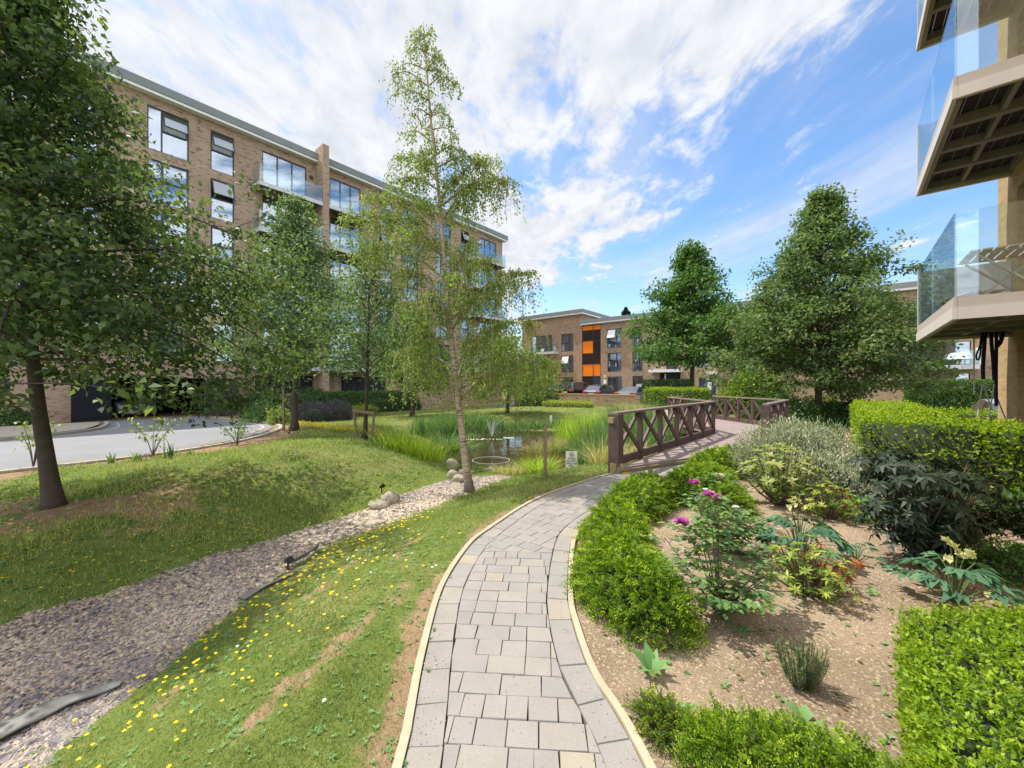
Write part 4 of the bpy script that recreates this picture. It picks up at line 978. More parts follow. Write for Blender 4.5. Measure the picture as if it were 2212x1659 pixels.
# wide dark entrance under a white canopy, blue service door with a white notice
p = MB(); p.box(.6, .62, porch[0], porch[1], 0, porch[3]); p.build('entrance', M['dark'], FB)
p = MB(); p.box(-1.1, -.004, porch[0]-.2, VF(zx(1290)), porch[3]+.05, porch[3]+.35); p.build('canopy', M['white'], FB)
p = MB(); p.box(-.9, -.004, doorF[0]-.15, doorF[1]-1.0, doorF[3]+.3, doorF[3]+.62); p.build('canopy', M['white'], FB)
p = MB(); p.box(.03, .08, doorF[0]+.02, doorF[1]-.02, 0, doorF[3]-.02); dd = p.build('door', M['navy'], FB)
p = MB(); p.box(.012, .028, doorF[0]+.45, doorF[0]+.85, doorF[3]-1.35, doorF[3]-.5); p.build('notice', M['white'], dd)
p = MB(); p.box(.0, .028, doorF[0]+.9, doorF[0]+1.0, doorF[3]-1.6, doorF[3]-1.35); p.build('handle', M['slab'], dd)
for (x0, x1, y0, y1, mk, nm) in ((843, 870, 735, 772, 'white', 'notice_board'), (846, 868, 690, 718, 'hell', 'yellow_notice')):
    q = rect3(x0, x1, y0, y1); p = MB(); p.box(-.03, -.002, *q); p.build(nm, M['white'] if mk == 'white' else plain('pale yellow notice', (0.6, 0.5, 0.2)), FB)
def balconyF(x0, x1, zt, zb, rail):
    """balcony of the far building: outer edge 1.3 m in front of the facade"""
    v = [PU(x, 700, UF-1.3)[0]-vf0 for x in (x0, x1)]; z1 = PU((x0+x1)/2, zt, UF-1.3)[1]+FZ; z0 = PU((x0+x1)/2, zb, UF-1.3)[1]+FZ
    s = MB(); s.box(-1.3, -.003, v[1], v[0], z0, z1); o = s.build('balcony', M['slab'], FB)
    g = MB(); g.box(-1.28, -1.262, v[1]+.02, v[0]-.02, z1+.003, z1+rail); g.box(-1.25, -.02, v[0]-.04, v[0]-.022, z1+.003, z1+rail); g.box(-1.25, -.02, v[1]+.022, v[1]+.04, z1+.003, z1+rail)
    g.build('glass_rail', M['rail_glass'], o); return v, z1
bal_far, bal_far_z = balconyF(zx(155), zx(383), zy(480), zy(500), 1.1)
bal_right, bal_right_z = balconyF(R2x(170), R2x(690), R2y(1197), R2y(1226), 1.1)
p = MB(); p.box(-1.25, -.02, bal_right[1]-.06, bal_right[1]-.002, bal_right_z, bal_right_z+1.3); p.build('privacy_screen', M['white'], FB)

# ---- right building: the near corner with three balconies overhead
VR = -2.35
RB = empty('brick_apartment_block', (*uv2w(12.55, VR), 0.0), A50)
tag(RB, 'near yellow brick apartment block with big glass fronted balconies overhead', 'building')
ru = lambda u: u-12.55
RF = [2.78, 5.78, 8.78, 11.78]
b = MB()
def fnR(a, z, d): return (a, -d, z)                     # faces +y
holesR = [(ru(7.4), ru(11.35), 0.02, 2.3)]+[(ru(7.4), ru(11.35), f+.02, f+2.35) for f in RF[:3]]
wall_panel(b, fnR, ru(2.0), 0.0, 0, 13.2, holesR, 0.42)
b.quad((0, 0, 0), (0, -9, 0), (0, -9, 13.2), (0, 0, 13.2)); b.quad((ru(2), -9, 0), (ru(2), 0, 0), (ru(2), 0, 13.2), (ru(2), -9, 13.2)); b.quad((0, -9, 0), (ru(2), -9, 0), (ru(2), -9, 13.2), (0, -9, 13.2))
b.build('wall', M['brick_near'], RB)
r_ = MB(); r_.box(ru(1.6), .4, -9.3, .4, 13.2, 13.7); r_.build('roof', M['roof'], RB)
for f in [0.0]+RF[:3]:
    o = add_window(RB, 3.95-.04, 2.25, 'door_curtain_sides' if f else 'door', (ru(11.33), -.36, f+.04), PI)
def balconyR(fl, u0=8.02, u1=11.72, vo=-1.10, vi=VR):
    """balcony with two-band fascia, steel joists and slatted dark deck under it, glass on two sides, grey screen at the far end"""
    y1, y0 = vo-VR, 0.004; a0, a1 = ru(u0), ru(u1)
    s = MB(); s.box(a0, a1, y1-.05, y1, fl-.30, fl-.14); s.box(a0, a0+.05, y0, y1-.052, fl-.30, fl-.14); s.box(a1-.05, a1, y0, y1-.052, fl-.30, fl-.14)
    B = s.build('balcony', M['fascia'], RB)
    s = MB(); s.box(a0+.012, a1-.012, y1-.05, y1-.012, fl-.137, fl); s.box(a0+.012, a0+.05, y0, y1-.053, fl-.137, fl); s.box(a1-.05, a1-.012, y0, y1-.053, fl-.137, fl); s.build('upper_band', M['fascia_dark'], B)
    s = MB()
    for k in range(5):
        x = a0+.052+(a1-a0-.22)*k/4; s.box(x, x+.11, y0, y1-.054, fl-.26, fl-.12)
    m = (y0+y1)/2; s.box(a0+.165, a1-.06, m-.03, m+.03, fl-.24, fl-.123); s.box(a0+.165, a1-.06, y0, y0+.06, fl-.24, fl-.123); s.box(a0+.165, a1-.06, y1-.12, y1-.056, fl-.285, fl-.123)
    s.build('joist', M['steel'], B)
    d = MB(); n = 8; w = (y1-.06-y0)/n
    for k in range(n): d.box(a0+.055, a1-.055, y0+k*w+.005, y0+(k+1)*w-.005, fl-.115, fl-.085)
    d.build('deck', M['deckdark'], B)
    g = MB(); mm = a0+(a1-a0)*.52; g.box(a0+.02, mm-.004, y1-.04, y1-.024, fl+.004, fl+1.15); g.box(mm+.004, a1-.06, y1-.04, y1-.024, fl+.004, fl+1.15); g.build('glass_rail', M['rail_glass'], B)
    g = MB(); g.box(a0+.02, a0+.036, y0, y1-.045, fl+.004, fl+1.15); g.build('side_glass', M['rail_glass'], B)
    g = MB(); g.box(a1-.055, a1-.014, y0, y1-.07, fl+.004, fl+1.12); g.box(a1-.058, a1-.008, y1-.067, y1-.016, fl+.004, fl+1.15); g.build('privacy_screen', M['slab'], B)
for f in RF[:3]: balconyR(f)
# ------------------------------------------------------------------ footbridge
DZ = 0.13
FBR = empty('footbridge', (4.0, 8.4, 0.0))
tag(FBR, 'dark brown timber footbridge with cross braced railings bending over the stream', 'footbridge')
bo = (4.0, 8.4, 0.0)
LA, LBp, LCp, LD = (1.86, 7.15), (5.98, 11.85), (6.15, 15.6), (7.15, 16.7)
RA, RBp, RCp = (6.42, 10.1), (8.95, 13.0), (8.62, 17.0)
q1 = [np.array(p) for p in (DECK_A, DECK_B, (6.55, 10.0), (9.05, 13.0), (5.9, 11.9))]
q2 = [np.array(p) for p in ((5.9, 11.9), (9.05, 13.0), (8.72, 17.2), (6.2, 16.9), (6.05, 15.6))]
d = MB()
def boards(poly, ang):
    ex = np.array((math.cos(ang), math.sin(ang))); ey = np.array((-ex[1], ex[0])); t = [np.dot(p, ey) for p in poly]; k = min(t)
    while k < max(t):
        q = clip_half(poly, ey*(k+.004), ey); q = clip_half(q, ey*(k+.141), -ey) if len(q) > 2 else q
        if len(q) > 2: d.prism([tuple(p) for p in q], DZ-.035, DZ+rng.normal(0, .0012))
        k += .145
boards(q1, math.radians(24)); boards(q2, math.radians(4))
d.build('deck', M['deck'], FBR, off=bo)
s = MB()
e0, e1 = np.array(DECK_A), np.array(DECK_B)
s.bar((*(e0+(-.0, -.02)), DZ-.10), (*(e1+(0, -.02)), DZ-.10), .06, .13); s.build('beam', M['post_wood'], FBR, off=bo)
ss = MB(); ss.bar((*(e0+(.10, -.055)), DZ-.10), (*(e0+(.26, .036)), DZ-.10), .012, .05); ss.build('bracket', M['hedge_yellow'] if False else plain('yellow tape', (0.55, 0.36, 0.02)), FBR, off=bo)
for a, c in ((LA, LBp), (LBp, LCp), (RA, RBp), (RBp, RCp)):
    s = MB(); s.bar((*a, DZ-.16), (*c, DZ-.16), .08, .22); s.build('beam', M['brown_wood'], FBR, off=bo)
def rail(a, c, bays, big0=False, big1=False, z0=DZ, ht=0.965, first=True):
    a, c = np.array(a), np.array(c); L = np.hypot(*(c-a)); e = (c-a)/L; nrm = np.array((-e[1], e[0]))
    P = lambda t, z, o=0.0: (*(a+e*t+nrm*o), z)
    for i in range(bays+1):
        if i == 0 and not first: continue
        t = L*i/bays; big = (i == 0 and big0) or (i == bays and big1); s = MB()
        if big:
            s.bar(P(t, -.02), P(t, z0+ht-.03), .20, .20, (*e, 0)); s.build('post', M['brown_wood'], FBR, off=bo, bevel=.008)
        else:
            s.bar(P(t, z0-.10), P(t, z0+ht-.045), .085, .085, (*e, 0)); s.build('post', M['brown_wood'], FBR, off=bo)
    s = MB(); s.bar(P(-.06 if big0 else -.02, z0+ht-.02), P(L+.03, z0+ht-.02), .145, .045); s.build('handrail', M['rail_wood'], FBR, off=bo, bevel=.006)
    s = MB(); s.bar(P(.045, z0+.085), P(L-.045, z0+.085), .05, .15); s.build('kickboard', M['brown_wood'], FBR, off=bo)
    for i in range(bays):
        t0, t1 = L*i/bays+.05, L*(i+1)/bays-.05
        for f, o in ((0, .026), (1, -.026)):
            s = MB(); zb, zt = z0+.17, z0+ht-.06
            s.bar(P(t0, zb if f == 0 else zt, o), P(t1, zt if f == 0 else zb, o), .045, .075, (0, 0, 1)); s.build('brace', M['brown_wood'], FBR, off=bo)
M['rail_wood'] = plain('worn brown handrail', (0.20, 0.145, 0.125), 0.6, var=0.25, scale=12)
rail(LA, LBp, 6, True, False, first=True); rail(LBp, LCp, 4, first=False); rail(LCp, LD, 2, first=False); rail(RA, RBp, 3, True, False); rail(RBp, RCp, 5, first=False)
s = MB(); s.box(LA[0]-.11, LA[0]+.11, LA[1]-.11, LA[1]+.11, -.05, .19); o = s.build('post_base', M['raw_wood'], FBR, off=(0, 0, 0)); o.rotation_euler = (0, 0, 0); o.location = (-bo[0], -bo[1], 0)
s = MB(); s.bar((LA[0]-.075, LA[1]-.075, .96), (LA[0]-.075-.06, LA[1]-.075-.06, .96), .1, .1); s.build('patch', M['raw_wood'], FBR, off=bo)

# ------------------------------------------------------------------ sign, posts, rocks, fountain, hoop, liner
def mesh_text(txt, size, name, m, parent, loc, rot, align='CENTER', ext=0.001, bold=0.0):
    cu = bpy.data.curves.new(name, 'FONT'); cu.body = txt; cu.size = size; cu.align_x = align; cu.align_y = 'CENTER'; cu.extrude = ext; cu.offset = bold; cu.resolution_u = 2
    t = bpy.data.objects.new(name, cu); COL.objects.link(t)
    dg = bpy.context.evaluated_depsgraph_get(); dg.update()
    me = bpy.data.meshes.new_from_object(t.evaluated_get(dg)); COL.objects.unlink(t); bpy.data.objects.remove(t)
    me.materials.clear(); me.materials.append(m)
    o = obj_of(name, me, parent, loc); o.rotation_euler = rot; return o
sp = GT(1234, 1012)
SG = empty('sign', (sp[0], sp[1], sp[2]+.03), 0); SG.rotation_euler = (math.radians(-7), math.radians(3), math.radians(5)); tag(SG, 'small white warning board on the grass saying not to feed the fish', 'sign')
s = MB(); s.box(-.128, .128, -.006, .006, .05, .425); s.build('board', M['signwhite'], SG, bevel=.003)
s = MB(); s.box(-.085, -.065, .009, .02, -.15, .30); s.box(.065, .085, .009, .02, -.15, .30); s.build('stake', M['post_wood'], SG)
n = 24; s = MB()
ring = [(math.cos(2*PI*i/n), math.sin(2*PI*i/n)) for i in range(n)]
for i in range(n):
    (a, b2), (c, e2) = ring[i], ring[(i+1) % n]
    s.quad((a*.052, -.0085, b2*.052), (a*.041, -.0085, b2*.041), (c*.041, -.0085, e2*.041), (c*.052, -.0085, e2*.052))
s.quad((-.036, -.0085, .027), (-.029, -.0085, .034), (.036, -.0085, -.027), (.029, -.0085, -.034))
o = s.build('symbol', M['signred'], SG); o.location = (0, 0, .352)
s = MB(); s.add([(-.03+.03*math.cos(2*PI*i/12)*.8+.02, -.0078, .012*math.sin(2*PI*i/12)-.008) for i in range(12)], [tuple(range(11, -1, -1))]); s.quad((.008, -.0078, -.006), (.03, -.0078, .022), (.026, -.0078, .003), (.034, -.0078, -.012)); o = s.build('fish_mark', M['signink'], SG); o.location = (0, 0, .352)
for i, w in enumerate(('PLEASE', 'DO NOT', 'FEED THE', 'FISH')):
    mesh_text(w, .056, 'lettering', M['signink'], SG, (0.002, -.0085, .265-.055*i), (PI/2, 0, 0), bold=.0012)
pp = GT(1178, 1031)
s = MB(); s.bar((0, 0, -.1), (-.004, 0, .985), .062, .062); o = s.build('timber_post', M['post_wood'], bevel=.006); o.location = pp
tag(o, 'tall weathered timber post standing alone on the grass beside the birch', 'post')
bl = GT(1190, 906); s = MB(); s.lathe([(.05, 0), (.05, .05), (.065, .055), (.065, .34), (.04, .36), (0, .36)], n=12); o = s.build('bollard_light', M['white']); o.location = bl
tag(o, 'short white bollard light on the far bank of the pond', 'bollard light')
def rock(px, py, w, h, label, dz=0.0, flat=1.0, seed=1):
    x, y, z = GT(px, py); Y = y; W_ = w/F*Y*0.5; Hh = h/F*Y
    bm = bmesh.new(); bmesh.ops.create_icosphere(bm, subdivisions=4, radius=1.0); r = np.random.default_rng(seed)
    ph = r.random(6)*6
    for v in bm.verts:
        c = v.co; k = 1+.10*math.sin(2.1*c.x+ph[0])*math.cos(1.7*c.y+ph[1])+.07*math.sin(3.3*c.z+ph[2]+c.x*2)+.05*math.sin(6*c.y+ph[3]+3*c.x)+.035*math.sin(9*c.x+ph[4])*math.sin(8*c.z+ph[5]); k *= 1-.10*max(0, c.x*.6+c.z*.7-.62)*4
        v.co = Vector((c.x*W_*k, c.y*W_*.8*k, (c.z*.62)*Hh*k*flat))
    me_ = bpy.data.meshes.new('boulder'); bm.to_mesh(me_); bm.free(); me_.materials.append(M['stone']); me_.polygons.foreach_set('use_smooth', [True]*len(me_.polygons))
    o = obj_of('boulder', me_, None, (x, y+W_*.5, z+Hh*.36+dz)); o.rotation_euler = (0, r.normal(0, .1), r.random()*.6); tag(o, label, 'rock', 'rounded rocks along the gravel'); return o
rock(978, 1019, 27, 26, 'grey rounded rock topmost of the little pile beside the birch trunk', .03, seed=1)
rock(977, 1033, 27, 17, 'low half buried rock at the base of the pile behind the birch', seed=2)
rock(998, 1031, 21, 16, 'small pointed rock between the birch trunk and the rock pile', seed=3)
rock(992, 1042, 34, 15, 'pale flat oval rock lying on gravel against the birch trunk', seed=4)
rock(841, 1088, 42, 25, 'large tan boulder at the edge of the gravel below the mound', seed=5)
rock(816, 1100, 48, 18, 'low brown boulder leaning in front of the large tan boulder', seed=6)
rock(800, 1134, 58, 14, 'flat pale stone sunk into gravel beside yellow flowers', -.02, .6, seed=7)
# little black garden spotlights by the gravel
for (x, y, lab) in ((824, 1066, 'small black garden spotlight behind the large tan boulder'), (622, 1236, 'small black garden spotlight on the lawn edge by the curled liner')):
    p = GT(x, y); s = MB(); s.bar((0, 0, -.05), (0, 0, .10), .014, .014); s.tube([(-.025, .02, .11), (.045, -.04, .145)], [.026, .036], 10); o = s.build('spotlight', M['black']); o.location = p; tag(o, lab, 'spotlight', 'garden spotlights')
def ribbon(name, pts, w0, w1, label, lift=.03, roll=0.0):
    P = smooth_curve([GT(*p)[:2] for p in pts], 6); n = len(P); k = np.linspace(0, 1, n); w = w0+(w1-w0)*k
    A = offset_line(P, 0); t = np.gradient(P, axis=0); t /= np.linalg.norm(t, axis=1, keepdims=True); nn = np.stack((t[:, 1], -t[:, 0]), 1); b = MB(); vs = []
    for i in range(n):
        for j in range(5):
            f = (j/4-.5)*w[i]; x, y = P[i]+nn[i]*f; vs.append((x, y, TZ(x, y)+lift+.006*math.sin(i*.5+j)+roll*(j/4)**2))
    for i in range(n):
        for j in range(5):
            x, y, z = vs[i*5+j]; vs.append((x, y, z-.012))
    m = n*5; fs = [(i*5+j, i*5+j+1, i*5+j+6, i*5+j+5) for i in range(n-1) for j in range(4)]+[(m+i*5+j+5, m+i*5+j+6, m+i*5+j+1, m+i*5+j) for i in range(n-1) for j in range(4)]
    for i in range(n-1): fs += [(i*5, i*5+5, m+i*5+5, m+i*5), (m+i*5+4, m+i*5+9, i*5+9, i*5+4)]
    b.add(vs, fs); o = b.build(name, M['liner'], smooth=True); tag(o, label, 'liner', 'exposed pond liner'); return o
ribbon('pond_liner', [(-120, 1640), (0, 1590), (70, 1556), (140, 1526), (210, 1502), (262, 1484)], .20, .05, 'grey strip of pond liner showing through gravel beside the lowest lawn edge', .035)
ribbon('pond_liner', [(520, 1300), (560, 1277), (610, 1253), (640, 1238)], .07, .03, 'short muddy flap of liner at the lawn edge', .03)
ribbon('pond_liner', [(613, 1228), (640, 1221), (665, 1208), (688, 1190)], .07, .03, 'curled dark flap of liner standing up at the lawn edge', .05, .05)
ribbon('pond_liner', [(1005, 1024), (1030, 1019), (1060, 1012), (1085, 1006)], .12, .14, 'grey liner edge where gravel meets the pond', .03)
# fountain
fp = AT(1063, 945, 15.2); fx_, fy_ = G0(1063, 948, WATER_Z)
FO = empty('fountain', (fx_, fy_, WATER_Z)); tag(FO, 'small fountain jet spraying droplets above the pond', 'fountain')
s = MB(); s.tube([(0, 0, -.05), (0, 0, .07)], .05, 10); s.build('nozzle', M['black'], FO)
r = np.random.default_rng(4); s = MB()
for k in range(22):
    az = r.random()*2*PI; vx = r.random()*.16+.02; vz = 1.0+r.random()*.35; pts = []
    for i in range(9):
        t = i/8; pts.append((math.cos(az)*vx*t*1.9, math.sin(az)*vx*t*1.9, .06+vz*(t-t*t*(.42+.3*vx))*.95))
    s.tube(pts, [.005*(1-.5*i/8) for i in range(9)], 4)
for k in range(150):
    az = r.random()*2*PI; rr = r.random()**.6*.42; z = .1+r.random()*.75*(1-rr)
    p = (math.cos(az)*rr, math.sin(az)*rr, z); s.tube([p, (p[0], p[1], p[2]+.02)], [.006, .003], 4)
s.build('jet', M['spray'], FO)
s = MB()
for k in range(90):
    a2 = r.random()*2*PI; rr = r.random()**.5; x = -.55+math.cos(a2)*rr*1.0; y = -.1+math.sin(a2)*rr*.22; s.lathe([(0, .006+r.random()*.008), (.012+r.random()*.02, .003)], (x, y, 0), 6)
s.build('foam', M['foam'], FO)
for (px, py, rx, lab) in ((1000, 939, .5, 'patch of white foam floating behind the birch trunk'), (1098, 946, .22, 'small streak of foam on the pond right of the fountain')):
    x, y = G0(px, py, WATER_Z); s = MB()
    for k in range(60):
        a2 = r.random()*2*PI; rr = r.random()**.5; s.lathe([(0, .006+r.random()*.006), (.012+r.random()*.02, .003)], (math.cos(a2)*rr*rx, math.sin(a2)*rr*rx*.35, 0), 6)
    o = s.build('foam', M['foam']); o.location = (x, y, WATER_Z); tag(o, lab, 'foam', kind='stuff')
hx, hy = G0(1061, 995, WATER_Z); s = MB()
s.tube([(.52*math.cos(2*PI*i/36), .52*math.sin(2*PI*i/36)*1.02, 0) for i in range(37)], .009, 6, False); o = s.build('floating_hoop', M['cord']); o.location = (hx, hy, WATER_Z+.012)
tag(o, 'pale ring floating on the near edge of the pond', 'hoop')

# ------------------------------------------------------------------ brick wall, cars
u0w = 26.0; wv0, wv1 = PU(1175, 850, u0w)[0], PU(1372, 850, u0w)[0]
WB = empty('garden_wall', (*uv2w(u0w, wv1), -.2), A50); tag(WB, 'low brick wall in front of the parked cars', 'wall')
s = MB(); s.box(0, .22, 0, wv0-wv1, 0, 1.02); s.build('brickwork', M['brick_far'], WB)
s = MB(); s.box(-.02, .24, -.02, wv0-wv1, 1.023, 1.08); s.build('coping', M['brick_near'], WB)
s = MB(); s.box(-.10, .32, -.36, -.024, 0, 1.0); s.build('pier', M['brick_far'], WB)
CARCACHE = {}
def paint(name, col, metal=.35):
    m, t, b = mat(name); b.inputs['Base Color'].default_value = (*col, 1); b.inputs['Roughness'].default_value = .28; b.inputs['Metallic'].default_value = metal
    b.inputs['Coat Weight'].default_value = .6; b.inputs['Coat Roughness'].default_value = .05; return m
M['carglass'] = plain('car glass', (.03, .035, .04), .04, var=.1, spec=1.0, ior=2.0); M['tyre'] = plain('tyre rubber', (.015, .015, .016), .85); M['rim'] = plain('alloy rim', (.45, .46, .48), .35, .8)
M['tail'] = plain('tail lamp red', (.45, .012, .015), .2); M['head'] = plain('head lamp', (.75, .78, .8), .1); M['plate'] = plain('yellow plate', (.72, .50, .03), .5)
def car(label, u, v, z, heading, L, Wd, H, style, col, group='cars parked beyond the low wall'):
    """x along the length (front at +L), y across; stations give belt, roof and half widths"""
    R = empty('parked_car', (*uv2w(u, v), z), A50+heading); tag(R, label, 'car', group)
    w = Wd/2
    if style == 'coupe': st = [(0, .62, .62, .84, .9), (.10, .93, .95, .96, .8), (.72, .97, 1.0, 1, .74), (1.5, .95, H, 1, .62), (2.15, .94, H+.01, 1, .63), (2.75, .93, H-.1, 1, .64), (3.4, .91, .97, 1, .78), (L-.5, .80, .84, .97, .8), (L-.08, .64, .68, .86, .8), (L, .5, .52, .72, .8)]
    elif style == 'suv': st = [(0, .95, 1.0, .88, .82), (.08, 1.08, 1.15, .97, .84), (.30, 1.1, H-.06, 1, .80), (1.2, 1.08, H, 1, .80), (2.3, 1.06, H, 1, .80), (2.9, 1.05, H-.10, 1, .78), (3.5, 1.04, 1.1, 1, .84), (L-.35, .98, 1.02, .98, .86), (L-.05, .8, .84, .9, .86), (L, .6, .62, .82, .86)]
    else: st = [(0, .86, .88, .86, .8), (.10, .98, 1.02, .96, .78), (.52, 1.0, H-.10, 1, .70), (1.2, .98, H, 1, .72), (2.1, .96, H, 1, .72), (2.6, .95, H-.10, 1, .70), (3.25, .94, 1.0, 1, .8), (L-.4, .86, .9, .97, .82), (L-.06, .7, .74, .88, .82), (L, .55, .57, .78, .82)]
    rows = []
    for x, zb, zr, wf, rf in st:
        W1 = w*wf; W2 = w*wf*rf
        rows.append([(W1*.86, .22), (W1, .42), (W1, zb-.10), (W1*.965, zb), (max(W2, 0), zr-.03 if zr-zb > .1 else zb+.5*(zr-zb)), (W2*.62, zr)])
    body, gl = MB(), {}
    V_ = []
    for (x, *_), rw in zip(st, rows): V_.append([(x, y, z_) for y, z_ in rw]+[(x, -y, z_) for y, z_ in rw[::-1]])
    n = 12
    for i in range(len(st)-1):
        dz = st[i+1][2]-st[i][2]; tall0, tall1 = st[i][2]-st[i][1] > .12, st[i+1][2]-st[i+1][1] > .12
        for k in range(n-1):
            q = [V_[i][k], V_[i+1][k], V_[i+1][k+1], V_[i][k+1]]; nm = None
            if k in (3, 7) and tall0 and tall1: nm = 'side_window'
            if k in (3, 4, 5, 6, 7) and tall0 != tall1 : nm = 'rear_window' if tall1 else 'windscreen'
            if nm == 'side_window' or nm:
                key = (nm, k) if nm == 'side_window' else (nm, 0); gl.setdefault(key, MB()).add(q, [(0, 1, 2, 3)] if k < 6 or True else []); 
                continue
            body.add(q, [(0, 1, 2, 3)])
    body.add(V_[0], [tuple(range(n))]); body.add(V_[-1], [tuple(range(n-1, -1, -1))])
    for i in range(len(st)-1): body.quad(V_[i][0], V_[i][n-1], V_[i+1][n-1], V_[i+1][0])
    bo_ = body.build('body', paint(label[:24], col), R, smooth=False)
    for (nm, k), g in gl.items(): g.build(nm, M['carglass'], R)
    for x in (.82, L-.85):
        for sd in (-1, 1):
            t_ = MB(); t_.lathe([(.19, -.10), (.30, -.10), (.325, -.07), (.325, .07), (.30, .10), (.19, .10)], n=20); o = t_.build('wheel', M['tyre'], R); o.location = (x, sd*(w-.075), .325); o.rotation_euler = (PI/2, 0, 0)
            t_ = MB(); t_.lathe([(0, -.085), (.19, -.075), (.19, .075), (0, .085)], n=16); t_.build('rim', M['rim'], o)
            t_ = MB(); t_.lathe([(.0, -.02), (.37, -.02), (.37, .02), (0, .02)], n=20); o2 = t_.build('wheel_arch', M['tyre'], R); o2.location = (x, sd*(w-.012), .34); o2.rotation_euler = (PI/2, 0, 0)
    zt = st[1][1]
    for sd in (-1, 1):
        t_ = MB(); t_.bar((-.005, sd*w*.52, zt-.12), (.02, sd*w*.90, zt-.10), .10, .16); t_.build('tail_lamp', M['tail'], R)
        t_ = MB(); t_.bar((L-.06, sd*w*.52, .66), (L-.14, sd*w*.84, .70), .08, .12); t_.build('head_lamp', M['head'], R)
        t_ = MB(); xm = st[5][0]+.25; t_.box(xm, xm+.14, sd*w*1.02, sd*w*1.13, .96, 1.10); t_.build('wing_mirror', M['frame'], R)
    t_ = MB(); t_.box(-.02, .0, -.26, .26, zt-.30, zt-.19); t_.build('number_plate', M['plate'], R)
    return R
GZ = .04
car('dark blue hatchback with red tail lamps behind the low wall', 30.2, 16.6, GZ, 0, 4.2, 1.8, 1.50, 'hatch', (.018, .025, .09))
car('black off road vehicle parked between two dark cars', 30.4, 19.35, GZ, 0, 4.5, 1.9, 1.78, 'suv', (.008, .01, .016))
car('dark car mostly behind the birch foliage', 30.6, 22.2, GZ, 0, 4.2, 1.8, 1.5, 'hatch', (.02, .025, .035))
car('silver grey coupe beside the end of the low wall', 28.2, 12.75, GZ, 0, 4.5, 1.8, 1.36, 'coupe', (.22, .23, .235))
car('maroon car parked against the far building behind the clipped hedge', 38.0, 15.2, GZ, math.radians(8), 4.2, 1.8, 1.62, 'suv', (.09, .008, .015))
car('white car behind the hedge under the near balconies', 21.0, -4.5, -.42, 0, 4.3, 1.8, 1.46, 'hatch', (.72, .73, .74), None)
car('pale car inside the dark undercroft', PV(298, 870, 32.0)[0], 37.2, -.38, math.radians(-90), 4.3, 1.8, 1.45, 'hatch', (.55, .56, .57), 'cars inside the undercroft')
car('dark car inside the undercroft left of the pale one', PV(252, 870, 32.0)[0]-.25, 37.8, -.38, math.radians(-90), 4.3, 1.8, 1.45, 'hatch', (.02, .02, .025), 'cars inside the undercroft')
pw = AT(1437, 838, 36.0)
s = MB(); s.tube([(0, 0, -.2), (0, 0, 2.5)], .05, 8); o = s.build('white_pole', M['white']); o.location = (pw[0], pw[1], 0); tag(o, 'thin white pole standing behind the clipped hedges', 'pole')

# ------------------------------------------------------------------ things on and under the balconies
def chair(label, loc, rz, mk='cane', group='chairs on the balconies'):
    R = empty('balcony_chair', loc, rz); tag(R, label, 'chair', group)
    s = MB(); s.box(-.24, .24, -.24, .24, .40, .45); s.build('seat', M[mk], R)
    s = MB(); s.bar((0, .25, .45), (0, .34, .95), .48, .04, (0, 1, 0)); s.build('backrest', M[mk], R)
    for x in (-.22, .22):
        for y in (-.22, .22): s = MB(); s.bar((x, y, 0), (x*.95, y*.95, .40), .035, .035); s.build('leg', M[mk], R)
        s = MB(); s.bar((x*1.12, -.22, .62), (x*1.12, .28, .64), .05, .035); s.build('armrest', M[mk], R)
    return R
def table(label, loc, mk='frame', r=.35):
    R = empty('balcony_table', loc); tag(R, label, 'table', 'tables on the balconies')
    s = MB(); s.lathe([(0, .70), (r, .70), (r, .725), (0, .725)], n=18); s.build('tabletop', M[mk], R)
    for k in range(3): a = 2*PI*k/3; s = MB(); s.bar((.3*math.cos(a), .3*math.sin(a), 0), (.06*math.cos(a), .06*math.sin(a), .70), .03, .03); s.build('leg', M[mk], R)
def onL(x, y, f): u = x+ou; p = uv2w(u, VL+y); return (*p, FLS[f]+.0)
cl = (b2+b3)/2
chair('cane chair on the third storey balcony right of the brick pier, nearer the pier', onL(b2+.7, -.62, 2), A50+1.2); table('round table on the third storey balcony right of the brick pier', onL(cl-.1, -.62, 2)); chair('cane chair on the third storey balcony right of the brick pier, past the table', onL(cl+.8, -.62, 2), A50-1.4)
chair('cane chair on the fourth storey balcony right of the brick pier', onL(b2+.7, -.62, 3), A50+1.0)
s = MB(); s.lathe([(.13, 0), (.16, .38), (.14, .42), (0, .42)], n=14); o = s.build('pink_bin', plain('pink plastic', (.55, .22, .33), .5)); o.location = onL((b0+b1)/2+.55, -.3, 4); tag(o, 'pink bin on the top balcony left of the brick pier', 'bin')
def onF(y, x, z): p = uv2w(UF+x, vf0+y); return (*p, z-FZ)
bm_ = sum(bal_far)/2
chair('dark cane chair on the far building balcony, at the end away from the stairwell', onF(bm_+.9, -.7, bal_far_z), A50+2.2); chair('dark cane chair on the far building balcony, nearer the stairwell', onF(bm_-.6, -.7, bal_far_z), A50-2.6)
o = MB(); o.box(-.3, .3, -.06, .06, 0, .5); o = o.build('cushion', M['cushion'], bevel=.03); o.location = onF(bm_+.15, -.8, bal_far_z+.05); o.rotation_euler = (.5, .2, A50+PI/2); tag(o, 'pale cushion propped between the cane chairs on the far balcony', 'cushion')
